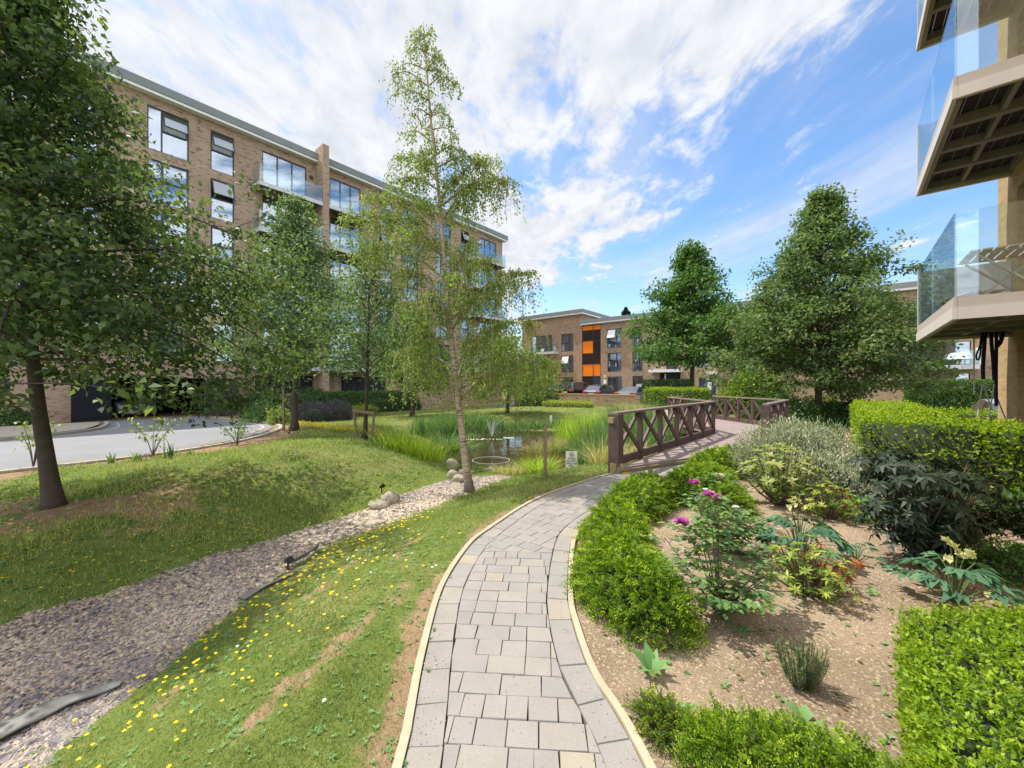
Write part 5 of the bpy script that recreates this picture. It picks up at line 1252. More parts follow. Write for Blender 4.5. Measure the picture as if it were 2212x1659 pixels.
# table with a white lace cloth on the balcony behind the big tree
tv = PU(R2x(553), R2y(1160), UF-.7)[0]-vf0
R = empty('cloth_table', onF(tv, -.7, bal_right_z)); tag(R, 'small table under a white lace cloth on the balcony behind the hornbeam', 'table')
s = MB(); s.lathe([(0, .95), (.5, .94), (.62, .80), (.72, .45), (.66, .43), (.58, .78), (0, .90)], n=24); s.build('cloth', M['white'], R)
for a in range(4): s = MB(); s.bar((.35*math.cos(a*PI/2), .35*math.sin(a*PI/2), 0), (.35*math.cos(a*PI/2), .35*math.sin(a*PI/2), .9), .05, .05); s.build('leg', M['frame'], R)
# folded slatted garden furniture on the lowest near balcony
def onR(u, v, z): return (*uv2w(u, v), z)
R = empty('folding_table', onR(8.95, -1.75, RF[0]), A50); tag(R, 'folding table with pale slatted top on the lowest near balcony', 'table')
s = MB()
for k in range(7): s.box(-.42, .42, -.40+.118*k, -.40+.118*k+.095, .70, .72)
for x in (-.3, .3): s.box(x-.02, x+.02, -.4, .4, .675, .698)
s.build('slatted_top', M['teak'], R).rotation_euler = (0, 0, 0)
for sgn in (-1, 1):
    for x in (-.34, .34): s = MB(); s.bar((x+sgn*.02, -sgn*.34, .67), (x+sgn*.02, sgn*.34, 0), .035, .025); s.build('leg', M['teak'], R)
R = empty('slatted_bench', onR(9.3, -1.45, RF[0]), A50+.3); tag(R, 'low pale slatted bench under the folding table', 'bench')
s = MB()
for k in range(5): s.box(-.40, .40, -.2+.082*k, -.2+.082*k+.062, .17, .19)
s.build('slatted_top', M['teak'], R)
for x in (-.33, .33):
    for y in (-.15, .15): s = MB(); s.box(x-.02, x+.02, y-.02, y+.02, 0, .169); s.build('leg', M['teak'], R)
# exercise straps hanging under the lowest balcony, with a pale cord frame below them
def strap(label, pts, r=.02, m='strap', name='hanging_strap', cat='strap', group='straps under the lowest balcony'):
    b = MB(); b.tube(smooth_curve(pts, 5), r, 6); o = b.build(name, M[m]); tag(o, label, cat, group); return o
def hp(zx_, zy_, Y=7.6): return AT(R2x(zx_), R2y(zy_), Y)
HY = 7.3
strap('looped dark strap hanging from the balcony, leftmost of the straps', [hp(705, 960, HY), hp(690, 1060, HY), hp(665, 1130, HY), hp(675, 1160, HY), hp(690, 1130, HY), hp(708, 960, HY)], .014)
strap('straight dark strap hanging beside the looped strap', [hp(728, 930, HY), hp(722, 1050, HY), hp(712, 1200, HY), hp(713, 1295, HY)], .03)
strap('dark strap with a knot halfway down', [hp(765, 930, HY), hp(772, 1060, HY), hp(780, 1150, HY), hp(790, 1300, HY)], .028)
strap('long straight dark strap nearest the brick pier', [hp(803, 885, HY), hp(804, 1050, HY), hp(802, 1250, HY), hp(803, 1480, HY)], .026)
strap('thick dark strap curving up to the balcony edge by the brick pier', [hp(808, 1068, HY), hp(835, 1030, HY), hp(852, 950, HY), hp(856, 880, HY)], .034)
CF = empty('cord_frame', (*hp(770, 1480, HY)[:2], 0.0)); tag(CF, 'pale cords spread like a tripod below the hanging straps', 'cord frame')
for p, q in (((708, 1330), (675, 1555)), ((715, 1330), (775, 1510)), ((790, 1330), (750, 1570)), ((800, 1400), (880, 1600)), ((650, 1010), (650, 1400))):
    a, c = hp(*p, HY), hp(*q, HY); lo = CF.location; b = MB(); b.tube([(a[0]-lo.x, a[1]-lo.y, a[2]), (c[0]-lo.x, c[1]-lo.y, c[2])], .011, 5); b.build('cord', M['cord'], CF)
# ------------------------------------------------------------------ trees
def tree_shell(name, label, loc, group=None):
    R = empty(name, loc); tag(R, label, 'tree', group); return R
def make_tree(name, label, base, axis, prof, nl, leafn, lsize, lm, bark, r0, elev=(65, 10, -15), z0=1.5, clus=7, spread=0.28, group=None, seed=1, flatn=0.5, droop=0.25, lobes=.22, wr=.6, inner=.35, trim=None, scale_leaf=.4, tp=.9):
    """limbs spring from the trunk and carry clusters of leaves along their outer part.
    axis: points of the trunk (relative to base); prof(t) crown radius at height fraction t; elev: limb angle at the bottom, middle... given top to bottom"""
    global rng
    keep = rng; rng = np.random.default_rng(seed); pr = random.Random(seed)
    R = tree_shell(name, label, base, group)
    ax = np.array(smooth_curve(axis, 6)); H = ax[-1][2]
    pa = lambda z: np.array([np.interp(z, ax[:, 2], ax[:, 0]), np.interp(z, ax[:, 2], ax[:, 1]), z])
    tr = MB(); rads = [r0*(1-.93*(p[2]/H)**.9)*(1+.55*math.exp(-max(p[2], 0)*5)) for p in ax]
    tr.tube([tuple(p) for p in ax], rads, 12)
    L = Leaves(); CC = []; WT = []
    for i in range(nl):
        t = ((i+.5)/nl)**tp; t = min(max(t+pr.gauss(0, .015), 0.0), .995); zc = z0+(H-z0)*t
        az = i*2.39996+pr.gauss(0, .25); Rr = prof(t)*(1+lobes*math.sin(3*az+t*7+seed)+pr.gauss(0, .12))
        if Rr < .05: Rr = .05
        el = math.radians(np.interp(t, (0, .5, 1), elev[::-1]))
        tip = pa(zc)+np.array((math.cos(az)*Rr, math.sin(az)*Rr, 0))
        zst = zc-Rr*math.tan(el) if el > 0 else zc+Rr*math.tan(-el)*.6
        zst = min(max(zst, z0*.72 if el < .2 else max(z0*.55, .5)), H*.97)
        st = pa(zst); mid = (st+tip)/2+np.array((0, 0, Rr*(.16 if el < 0 else .10)))
        ctrl = smooth_curve([st, mid, tip], 4); rb = max(.008, min(.28*r0, .018*Rr+.012))
        tr.tube([tuple(p) for p in ctrl], [rb*(1-.8*k/(len(ctrl)-1)) for k in range(len(ctrl))], 5, False)
        nc = max(2, int(clus*(.45+Rr/max(prof(.25), .1)*.75)))
        for c in range(nc):
            f = inner+(1-inner)*(pr.random()**.75); k = min(int(f*(len(ctrl)-1)), len(ctrl)-2); q = ctrl[k]+(ctrl[k+1]-ctrl[k])*(f*(len(ctrl)-1)-k)
            lat = Rr*spread*(1.15-.45*f)+.05; off = np.array((pr.gauss(0, 1)*lat, pr.gauss(0, 1)*lat, pr.gauss(0, 1)*lat*flatn))
            p = q+off
            if trim is not None and not trim(p+np.array(base)): continue
            CC.append(p); WT.append((q, rb*.3))
            if c % 2 == 0: tr.tube([tuple(q), tuple((q+p)/2+np.array((0, 0, .03))), tuple(p)], [rb*.32, rb*.22, .003], 3, False)
    CC = np.array(CC); n = len(CC); per = max(1, leafn//n)
    sig = scale_leaf*(.6+.8*rng.random(n))
    idx = np.repeat(np.arange(n), per); o = rng.normal(size=(len(idx), 3))*np.array((1, 1, .55)); ln = np.linalg.norm(o, axis=1, keepdims=True); o = o/np.maximum(ln, .3)*np.minimum(ln, 1.7)
    P = CC[idx]+o*sig[idx][:, None]*.62
    outd = unit(P-np.stack([np.interp(P[:, 2], ax[:, 2], ax[:, 0]), np.interp(P[:, 2], ax[:, 2], ax[:, 1]), P[:, 2]-.2], 1))
    d = unit(outd*.55+rdir(len(P))*.9+np.array((0, 0, -droop))); nn = unit(np.array((0, 0, 1.0))+rdir(len(P))*.85)
    if trim is not None:
        kp = trim((P+np.array(base)).T if False else P+np.array(base)); P, d, nn, idx = P[kp], d[kp], nn[kp], idx[kp]
    base_r = rng.random(n)*.30
    L.add(P, d, nn, lsize*(.65+.7*rng.random(len(P))), wr, .14, .12, np.clip(base_r[idx]+rng.beta(1.6, 2.2, len(P))*.72, 0, 1))
    tr.build('trunk', M[bark], R, smooth=True); L.build('crown', M[lm], R)
    rng = keep; return R
# the big lime near the road, leaning a little, its lowest boughs hanging almost to the grass
lx, ly, lz = GT(117, 1094)
def lime_prof(t): return float(np.interp(t, (0, .08, .2, .36, .48, .6, .7, .8, 1), (2.25, 2.45, 2.3, 1.8, 1.4, 1.1, .85, .45, .1)))
make_tree('lime_tree', 'big spreading lime tree with a leaning trunk at the edge of the road', (lx, ly, lz-.03), [(0, 0, 0), (-.13, .02, .7), (-.26, .03, 1.5), (-.42, .05, 3.0), (-.5, .05, 5.2), (-.38, 0, 7.3)], lime_prof, 100, 58000, .078, 'lime_leaf', 'bark', .086,
          elev=(62, 8, -34), z0=1.15, clus=11, spread=.17, seed=11, droop=.55, flatn=.6, scale_leaf=.27, lobes=.36, tp=1.15)
t2 = GT(636, 930)
def cone_prof(t): return float(np.interp(t, (0, .10, .25, .5, .75, .92, 1), (1.7, 2.45, 2.45, 1.75, .95, .32, .05)))
make_tree('young_maple', 'young conical tree with a straight dark trunk beside the lavender', (t2[0], t2[1], t2[2]), [(0, 0, 0), (.03, 0, 2), (.05, 0, 5), (.0, 0, 8.0)], cone_prof, 64, 26000, .105, 'young_leaf', 'bark', .115, elev=(66, 42, 12), z0=2.3, clus=9, spread=.24, seed=12, scale_leaf=.40)
t3 = GT(788, 950)
def slim_prof(t): return float(np.interp(t, (0, .2, .5, .8, 1), (.75, 1.15, .95, .55, .12)))
make_tree('staked_sapling', 'slim young tree tied to a low timber stake frame', (t3[0], t3[1], t3[2]), [(0, 0, 0), (.05, 0, 1.2), (.10, 0, 3), (.18, 0, 5.6)], slim_prof, 34, 6000, .10, 'young_leaf', 'bark', .062, elev=(66, 46, 22), z0=2.0, clus=7, spread=.28, seed=13, scale_leaf=.36)
t5 = (*G0(1487, 872), -.05); t5 = (14.6, 32.5, -.1)
def oak_prof(t): return float(np.interp(t, (0, .12, .3, .5, .7, .88, 1), (2.8, 4.0, 3.7, 2.5, 1.75, .8, .1)))
make_tree('oak_tree', 'dark green oak in front of the far building', t5, [(0, 0, 0), (.1, 0, 4), (0, 0, 8), (-.1, 0, 12.9)], oak_prof, 64, 24000, .27, 'oak_leaf', 'bark', .22, elev=(68, 34, 2), z0=3.2, clus=9, spread=.22, seed=15, lobes=.3, scale_leaf=.72)
t6 = GT(1768, 906)
def horn_prof(t): return float(np.interp(t, (0, .1, .25, .45, .65, .82, .93, 1), (2.9, 3.4, 3.4, 2.75, 1.95, 1.1, .5, .05)))
make_tree('hornbeam_tree', 'broad cone shaped tree standing beyond the tall clipped hedge', t6, [(0, 0, 0), (0, 0, 3), (.1, 0, 7), (.2, 0, 10.3)], horn_prof, 118, 56000, .15, 'hornbeam_leaf', 'bark', .155, elev=(64, 36, -14), z0=.95, clus=11, spread=.17, seed=16, lobes=.2, scale_leaf=.42)
# trees behind the birch and the top of a conifer beyond the roofs
t7 = (*AT(890, 850, 21.0)[:2], -.2)
make_tree('garden_tree', 'small dark leaved tree behind the birch by the clipped hedges', t7, [(0, 0, 0), (.1, 0, 2), (0, 0, 5.6)], lambda t: float(np.interp(t, (0, .2, .6, 1), (1.1, 1.9, 1.4, .2))), 36, 9000, .15, 'oak_leaf', 'bark', .12, elev=(60, 40, 10), z0=1.7, clus=8, seed=17, scale_leaf=.5)
t8 = (*AT(1095, 860, 22.0)[:2], -.2)
make_tree('weeping_tree', 'bright green drooping tree behind the birch near the low wall', t8, [(0, 0, 0), (.1, 0, 1.6), (0, 0, 4.3)], lambda t: float(np.interp(t, (0, .25, .6, 1), (1.7, 2.0, 1.5, .3))), 40, 11000, .14, 'birch_leaf', 'bark', .11, elev=(50, 14, -20), z0=.9, clus=8, seed=18, scale_leaf=.5)
cx8 = AT(1352, 700, 70)
R = tree_shell('conifer', 'top of a dark conifer showing above the far roof', (cx8[0], cx8[1], 0)); s = MB(); s.tube([(0, 0, 0), (0, 0, 14.7)], [.25, .03], 8); s.build('trunk', M['bark'], R)
L = Leaves(); n = 7000; t = rng.random(n)**.7; z = 8+7.0*t; rr = (1-t)*5.0*rng.random(n)**.5*(.7+(.3*np.sin(z*5))); az = rng.random(n)*2*PI
P = np.stack((np.cos(az)*rr, np.sin(az)*rr, z), 1); L.add(P, np.stack((np.cos(az), np.sin(az), .1*np.ones(n)), 1)+rdir(n)*.4, rdir(n), .30, .4); L.build('crown', M['conifer'], R)
# stakes
SK = empty('stake_frame', t3); tag(SK, 'low timber frame of two stakes and a crossbar holding the sapling', 'stake frame')
k = t3[1]/F
for x0, x1 in ((-13, -20), (17, 23)): s = MB(); s.bar((x0*k, -.1, -.2), (x1*k, -.1, .80), .055, .055); s.build('stake', M['post_wood'], SK)
s = MB(); s.bar((-22*k, -.14, .82), (25*k, -.14, .74), .04, .075); s.build('crossbar', M['post_wood'], SK)
s = MB(); s.bar((0, 0, -.2), (-.02, 0, 1.75), .06, .06); o = s.build('tree_stake', M['post_wood']); o.location = (t2[0]-.30, t2[1]-.12, t2[2]); tag(o, 'upright timber stake beside the young conical tree trunk', 'stake')

# ---- birch: slim leaning trunk, arching boughs, hanging twigs
bx, by, bz = GT(1015, 1063); BY = by
def bp(x, y, dy=0.0): p = AT(x, y, BY+dy); return np.array((p[0]-bx, p[1]-by, p[2]-bz))
R = tree_shell('birch_tree', 'tall slender silver birch with drooping twigs beside the gravel strip', (bx, by, bz))
tr = MB(); ctr = smooth_curve([(0, 0, -.05), bp(1001, 960), bp(987, 845), bp(979, 770), bp(967, 650), bp(955, 510), bp(947, 410), bp(930, 250), bp(914, 48)], 6)
zt_ = ctr[-1][2]; tr.tube([tuple(p) for p in ctr], [(.072*(1-.94*(max(p[2], 0)/zt_)**.8)+.004)*(1+.5*math.exp(-max(p[2], 0)*7)) for p in ctr], 12)
on = lambda y: ctr[int(np.argmin(np.abs(ctr[:, 2]-bp(900, y)[2])))]
r = np.random.default_rng(5)
# (height on the trunk, end column, end row, depth offset) of the boughs
BG = [(75, 900, 70, .06), (90, 936, 82, -.08), (100, 925, 105, .18), (115, 880, 110, -.12), (135, 962, 130, .06), (150, 850, 155, .1), (150, 940, 160, -.25), (165, 985, 190, -.08), (175, 880, 190, .28), (215, 858, 205, -.2), (235, 960, 235, .3), (255, 880, 250, -.35), (270, 990, 300, .1), (285, 920, 290, .45), (345, 905, 350, -.5), (350, 1040, 355, .2), (120, 893, 85, .1), (140, 946, 120, -.1), (200, 845, 165, .15), (190, 972, 175, .0), (230, 905, 215, -.3), (260, 978, 262, .2), (300, 868, 290, -.1), (330, 1000, 330, -.25), (310, 940, 320, .4), (390, 860, 345, .3), (400, 848, 395, -.3),
      (430, 1075, 345, .1), (440, 1110, 395, -.2), (470, 1050, 400, .35), (450, 990, 385, -.5), (480, 1010, 450, .5), (520, 800, 425, .1), (560, 745, 470, -.15), (540, 830, 480, .5), (560, 870, 500, -.6), (500, 900, 440, .6), (600, 780, 540, .35), (620, 1030, 520, -.5),
      (640, 1060, 560, .4), (650, 860, 590, -.4), (700, 1145, 590, -.1), (720, 1110, 610, .4), (710, 1060, 640, -.6), (730, 870, 660, .6), (740, 920, 640, -.8), (780, 1150, 700, .6), (800, 1090, 700, -.6), (770, 880, 720, -.4), (800, 850, 770, .4), (830, 1030, 730, .8), (850, 1205, 790, -.2),
      (860, 1180, 775, .35), (840, 900, 780, -.7), (850, 1100, 770, -.9), (870, 870, 800, .2), (860, 950, 790, .9), (650, 985, 600, -.9), (560, 950, 530, .8), (690, 990, 640, .9), (860, 1145, 810, .7)]
L = Leaves(); TW = []; TK = []
for yy, ex, ey, dd in BG:
    st = on(yy); tip = bp(ex, ey, dd); l = np.linalg.norm(tip-st); mid = st+(tip-st)*.55+np.array((0, 0, .14*l+.05))
    c = smooth_curve([st, mid, tip], 6); rb = .008+.012*min(l, 1.6)
    tr.tube([tuple(p) for p in c], [rb*(1-.8*i/(len(c)-1)) for i in range(len(c))], 5, False)
    nt_ = int((16+34*l)*(1 if yy > 330 else .55))
    for j in range(nt_):
        f = .22+.78*r.random()**.8; p = c[min(int(f*(len(c)-1)+r.random()), len(c)-1)]+r.normal(0, .05, 3)*(1, 1, .5)
        hl = (.14+.46*r.random())*(.55+.5*min(l, 1.2))*(1 if yy > 330 else .75); az = r.random()*2*PI; out_ = np.array((math.cos(az), math.sin(az), 0))*hl*(.25+.45*r.random())
        tw = np.array([p, p+out_*.6+np.array((0, 0, .03)), p+out_+np.array((0, 0, -hl*.5)), p+out_*1.1+np.array((0, 0, -hl*1.1))]); TW.append(tw); TK.append(.36 if yy < 330 else .78)
for j in range(26):                                     # short twigs on the leader
    p = ctr[int((.72+.28*r.random())*(len(ctr)-1))]; az = r.random()*2*PI; h = .12+.15*r.random(); e = p+np.array((math.cos(az)*h, math.sin(az)*h, .05)); TW.append(np.array([p, (p+e)/2+(0, 0, .05), e, e+(0, 0, -h*.5)])); TK.append(.36)
TW = np.array(TW); n = len(TW)
for tw in TW[::2]: tr.tube([tuple(p) for p in tw], .0022, 3, False)
per = 26; idx = np.repeat(np.arange(n), per); idx = idx[r.random(len(idx)) < np.array(TK)[idx]]; f = .1+.9*r.random(len(idx)); g = f*3; i0 = np.minimum(g.astype(int), 2); q = TW[idx, i0]+(TW[idx, i0+1]-TW[idx, i0])*(g-i0)[:, None]+r.normal(0, .022, (len(idx), 3))
d = unit(rdir(len(idx))*.7+np.array((0, 0, -.75))); nn = unit(rdir(len(idx))+np.array((0, 0, .3)))
br_ = r.random(n)*.35
L.add(q, d, nn, .040*(.7+.6*r.random(len(idx))), .72, .10, .1, np.clip(br_[idx]+r.beta(1.6, 2, len(idx))*.68, 0, 1))
tr.build('trunk', M['birchbark'], R, smooth=True); L.build('crown', M['birch_leaf'], R)

# ------------------------------------------------------------------ clipped hedges and bushes
def hedge_faces(b, n, lsz, L, jit=.035, rn=(0, 1), up=.0, m=0):
    """leaves over the five visible faces of a box (x0,x1,y0,y1,z0,z1)"""
    x0, x1, y0, y1, z0, z1 = b; a = [(x1-x0)*(z1-z0)]*2+[(y1-y0)*(z1-z0)]*2+[(x1-x0)*(y1-y0)]; a = np.array(a); k = (n*a/a.sum()).astype(int)
    U1, U2 = rng.random, rng.random
    for i, c in enumerate(k):
        p, q = rng.random(c), rng.random(c)
        if i < 2: P = np.stack((x0+(x1-x0)*p, np.full(c, (y0, y1)[i]), z0+(z1-z0)*q), 1); nn = np.array((0, (-1, 1)[i], 0))
        elif i < 4: P = np.stack((np.full(c, (x0, x1)[i-2]), y0+(y1-y0)*p, z0+(z1-z0)*q), 1); nn = np.array(((-1, 1)[i-2], 0, 0))
        else: P = np.stack((x0+(x1-x0)*p, y0+(y1-y0)*q, np.full(c, z1)), 1); nn = np.array((0, 0, 1))
        wob = .5*jit*np.sin(P[:, 0]*5+P[:, 2]*4)*np.cos(P[:, 1]*5)+rng.normal(0, jit, c)
        P = P+nn*wob[:, None]; N_ = unit(nn+rdir(c)*.75); d = unit(rdir(c)+np.array((0, 0, .55))+nn*.45)
        L.add(P, d, N_, lsz*(.6+.8*rng.random(c)), .6, .1, .05, rn[0]+(rn[1]-rn[0])*rng.beta(1.8, 2.0, c), m)
def box_hedge(label, loc, rz, boxes, n, lsz, lm, name='hedge', jit=.03, core='hedge_core', sprigs=0, group=None):
    R_ = Leaves(); c = MB()
    for bx_ in boxes:
        hedge_faces(bx_, int(n/len(boxes)), lsz, R_, jit)
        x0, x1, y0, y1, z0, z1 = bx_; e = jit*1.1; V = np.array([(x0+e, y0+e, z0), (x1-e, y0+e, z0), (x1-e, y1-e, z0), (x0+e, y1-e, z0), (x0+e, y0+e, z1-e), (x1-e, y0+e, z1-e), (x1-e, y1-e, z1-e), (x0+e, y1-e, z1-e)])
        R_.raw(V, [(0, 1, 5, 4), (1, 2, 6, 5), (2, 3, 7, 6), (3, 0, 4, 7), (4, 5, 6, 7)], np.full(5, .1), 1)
        if sprigs:
            k = sprigs; P = np.stack((x0+(x1-x0)*rng.random(k), y0+(y1-y0)*rng.random(k), np.full(k, z1)), 1)
            for j in range(6): R_.add(P+np.array((0, 0, .02+.018*j))+rng.normal(0, .008, (k, 3)), unit(rdir(k)+np.array((0, 0, .9))), rdir(k), lsz*.9, .6, .1, .0, .6+.4*rng.random(k))
    o = R_.build(name, [M[lm], M['hedge_dark_core']]); o.location = loc; o.rotation_euler = (0, 0, rz); tag(o, label, 'hedge', group); return o
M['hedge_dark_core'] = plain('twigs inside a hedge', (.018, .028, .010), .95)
# tall bright hedge on the right: long arm going away, front arm across, lower arm behind
hc = G0(1857, 1053, 0.0)
box_hedge('tall bright green clipped hedge with a shaded front and sunny top', (hc[0], hc[1], 0), A50, [(0, 8.6, -1.25, 0, -.05, 1.0), (0.0, .85, -4.9, -1.25, -.05, .98)], 46000, .045, 'hedge_leaf', jit=.03, sprigs=260)
box_hedge('clipped hedge arm behind the tall bright hedge, near the hanging straps', (hc[0], hc[1], 0), A50, [(5.0, 6.0, -5.6, -1.29, -.05, .93)], 9000, .05, 'hedge_leaf', jit=.04, sprigs=90)
def hedge_uv(label, u0, u1, v0, v1, z1, n, l, lm, jit=.04, z0=-.35, name='hedge'):
    return box_hedge(label, (*uv2w(u0, v0), 0), A50, [(0, u1-u0, 0, v1-v0, z0, z1)], n, l, lm, name, jit)
va, vb = PU(1513, 850, 24.6)[0], PU(1391, 850, 24.6)[0]
hedge_uv('bright clipped hedge block beside the silver coupe', 24.6, 26.6, va, vb, 1.27, 9000, .085, 'hedge_leaf', .05)
va, vb = PU(1482, 830, 31)[0], PU(1386, 830, 31)[0]
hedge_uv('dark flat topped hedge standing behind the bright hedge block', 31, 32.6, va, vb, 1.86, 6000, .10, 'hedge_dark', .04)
va, vb = PU(1267, 880, 23.6)[0], PU(1172, 880, 23.6)[0]
hedge_uv('low golden hedge on the bank below the brick wall', 23.6, 24.7, va, vb, .30, 5500, .07, 'hedge_yellow', .06)
va, vb = PU(1186, 870, 24.8)[0], PU(1112, 870, 24.8)[0]
hedge_uv('dark green hedge left of the low golden hedge', 24.8, 26.2, va, vb, .85, 4500, .09, 'hedge_dark', .05)
ua = PV(705, 860, 27.2)[0]; ub = PV(893, 860, 27.2)[0]

M['hedge_mid'] = leafmat('mid hedge leaf', [(.03, .065, .012), (.05, .10, .016), (.08, .14, .022)], tf=.3)
hedge_uv('long clipped hedge under the grilles of the apartment block', ua, ub, 26.6, 27.9, .98, 12000, .085, 'hedge_mid', .04)
ua2 = PV(800, 870, 24.8)[0]; ub2 = PV(900, 870, 24.8)[0]
hedge_uv('lower dark hedge in front of the long clipped hedge', ua2, ub2, 24.2, 25.3, .42, 5000, .085, 'hedge_dark', .06)
ua3 = PV(762, 885, 21.5)[0]; ub3 = PV(806, 885, 21.5)[0]
hedge_uv('small golden hedge beside the lavender', ua3, ub3, 21.0, 22.0, .22, 2500, .07, 'hedge_yellow', .07)
va, vb = PU(2190, 850, 38)[0], PU(1960, 850, 38)[0]
hedge_uv('long dark hedge in front of the far right balcony', 38, 39.2, va, vb, 1.75, 9000, .13, 'hedge_mid', .05)
def bush(name, label, c, rad, n, lsz, lm, cat='bush', core=True, up=.3, lump=.14, seed=1, group=None, stems=True, dirz=.3, jit=.12, wr=.6):
    """a lumpy bush of leaves round short stems; rad = (rx, ry, rz)"""
    g = np.random.default_rng(seed); R = empty(name, c); tag(R, label, cat, group); L = Leaves(); rad = np.array(rad)
    q = unit(g.normal(size=(n, 3))); q[:, 2] = np.abs(q[:, 2])*1.0-.12*g.random(n); az = np.arctan2(q[:, 1], q[:, 0])
    k = 1+lump*np.sin(3*az+seed)*np.cos(4*q[:, 2]+seed)+lump*.7*np.sin(7*az+2*seed+5*q[:, 2]); rr = (1-jit*2.2*g.random(n)**1.6)*k+g.normal(0, jit*.25, n)
    P = q*rr[:, None]*rad+np.array((0, 0, rad[2]*.08)); P[:, 2] = np.maximum(P[:, 2], .02)
    nn = unit(q/rad*rad.min()+unit(g.normal(size=(n, 3)))*.8); d = unit(q*.7+unit(g.normal(size=(n, 3)))+np.array((0, 0, dirz)))
    L.add(P, d, nn, lsz*(.6+.8*g.random(n)), wr, .12, .08, g.beta(1.7, 2, n)); L.build('foliage', M[lm], R)
    s = MB()
    for j in range(10):
        a = g.random()*2*PI; f = .3+.4*g.random(); s.tube([(math.cos(a)*.06, math.sin(a)*.06, -.04), (math.cos(a)*rad[0]*f*.6, math.sin(a)*rad[1]*f*.6, rad[2]*.45), (math.cos(a)*rad[0]*f, math.sin(a)*rad[1]*f, rad[2]*.8)], [.02, .014, .004], 5, False)
    s.build('stems', M['twig'], R)
    if core:
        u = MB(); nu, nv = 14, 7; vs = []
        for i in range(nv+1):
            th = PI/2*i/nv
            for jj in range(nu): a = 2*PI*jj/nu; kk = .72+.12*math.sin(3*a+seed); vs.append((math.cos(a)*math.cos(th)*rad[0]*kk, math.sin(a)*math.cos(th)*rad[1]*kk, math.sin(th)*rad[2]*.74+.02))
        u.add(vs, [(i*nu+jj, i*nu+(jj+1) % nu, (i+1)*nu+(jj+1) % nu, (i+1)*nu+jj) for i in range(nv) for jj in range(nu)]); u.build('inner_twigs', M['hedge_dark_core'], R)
    return R
def at_g(x, y): return GT(x, y)
def ground_at(px, Y): x = (px-CX)/F*Y; return (x, Y, TZ(x, Y))
bush('rounded_bush', 'rounded dark green bush in front of the bin store grille', ground_at(568, 24), (1.25, 1.2, 1.62), 5200, .10, 'hedge_dark', seed=3)
bush('rounded_bush', 'rounded dark green bush behind the young conical tree', ground_at(672, 24.5), (1.45, 1.2, 1.60), 5600, .10, 'hedge_dark', seed=4)
bush('rose_bush', 'loose green bush with white flowers at the curve of the road', ground_at(570, 19.5), (.95, .8, .98), 2600, .09, 'rose_leaf', seed=5, core=False, jit=.3)
bush('small_shrub', 'small yellow green shrub beside the trunk of the conical tree', ground_at(603, 17.2), (.48, .45, .72), 1100, .09, 'rhodo_leaf', seed=6, core=False, jit=.3)
bush('lavender_bush', 'grey purple lavender mound, the one nearer the conical tree', ground_at(676, 18.3), (1.0, .7, .82), 5200, .11, 'lav_leaf', seed=7, dirz=1.6, wr=.16, cat='lavender', group='lavender mounds')
bush('lavender_bush', 'grey purple lavender mound, the one beside the golden hedge', ground_at(728, 19.0), (.85, .7, .88), 4600, .11, 'lav_leaf', seed=8, dirz=1.6, wr=.16, cat='lavender', group='lavender mounds')
bush('round_shrub', 'bright green rounded shrub beside the blue door', ground_at(1628, 24.0), (1.85, 1.5, 2.35), 7500, .13, 'nitida_leaf', seed=9)
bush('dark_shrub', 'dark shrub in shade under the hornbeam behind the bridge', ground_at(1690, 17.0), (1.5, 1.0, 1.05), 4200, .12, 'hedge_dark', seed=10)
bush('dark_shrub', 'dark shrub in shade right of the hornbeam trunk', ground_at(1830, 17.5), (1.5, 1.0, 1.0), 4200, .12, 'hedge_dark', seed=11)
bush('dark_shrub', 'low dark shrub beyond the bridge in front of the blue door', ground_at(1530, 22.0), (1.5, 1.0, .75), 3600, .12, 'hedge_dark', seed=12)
bush('golden_shrub', 'small golden shrub lit behind the hornbeam trunk', ground_at(1778, 21.0), (.9, .6, .95), 1500, .10, 'hedge_yellow', seed=13)
bush('dark_shrub', 'dark low shrub by the wall of the apartment block left of the gate', ground_at(10, 18.6), (1.6, .7, .75), 3000, .10, 'hedge_dark', seed=14)
# ------------------------------------------------------------------ lawn: blades, weeds, flowers
def lawn_ok(x, y):
    ok = ~inpoly(x, y, PATH_POLY) & ~inpoly(x, y, BED_POLY) & ~inpoly(x, y, ROAD_POLY) & (pond_sdf(x, y) > .05)
    u = x*D1[0]+y*D1[1]; v = x*D2[0]+y*D2[1]
    ok &= ~((v > 17.5) & (u < 6.9)) & (v < 26.3) & (u < 26.2) & ~((v < 1.0) & (u > 9.5))
    jit = np.hypot(*(rng.normal(0, .07, (2, len(x)))))
    gd = inpoly(x+rng.normal(0, .10, len(x)), y+rng.normal(0, .10, len(x)), GRAVEL_POLY)
    ok &= ~gd
    sl = inpoly(x, y, SOIL_POLY) & (rng.random(len(x)) < .93)
    return ok & ~sl
def soil_at(x, y):
    d = seg_dist(x, y, [tuple(p) for p in PL_s]); b_ = 1.05*np.exp(-(d/.21)**2)*(.35+.9*vnoise(x, y, .9, 3))
    lp = .6*sst(.60, .80, vnoise(x*1.8-y*.5, y*.7+x*.3, .42, 5))*(seg_dist(x, y, SWALE) > 1.0)*(np.hypot(x+.9, y-2.2) < 2.2)
    lb = .95*np.exp(-((x+5.6)/1.8)**2-((y-4.9)/1.3)**2)*sst(.25, .6, vnoise(x, y, .6, 9))
    return np.maximum.reduce([b_, lp, lb])
def polar(n, r0, r1, p, ang=60):
    th = np.radians((rng.random(n)*2-1)*ang); q = rng.random(n); e = 2-p
    r = (r0**e+(r1**e-r0**e)*q)**(1/e); return r*np.sin(th), r*np.cos(th), r
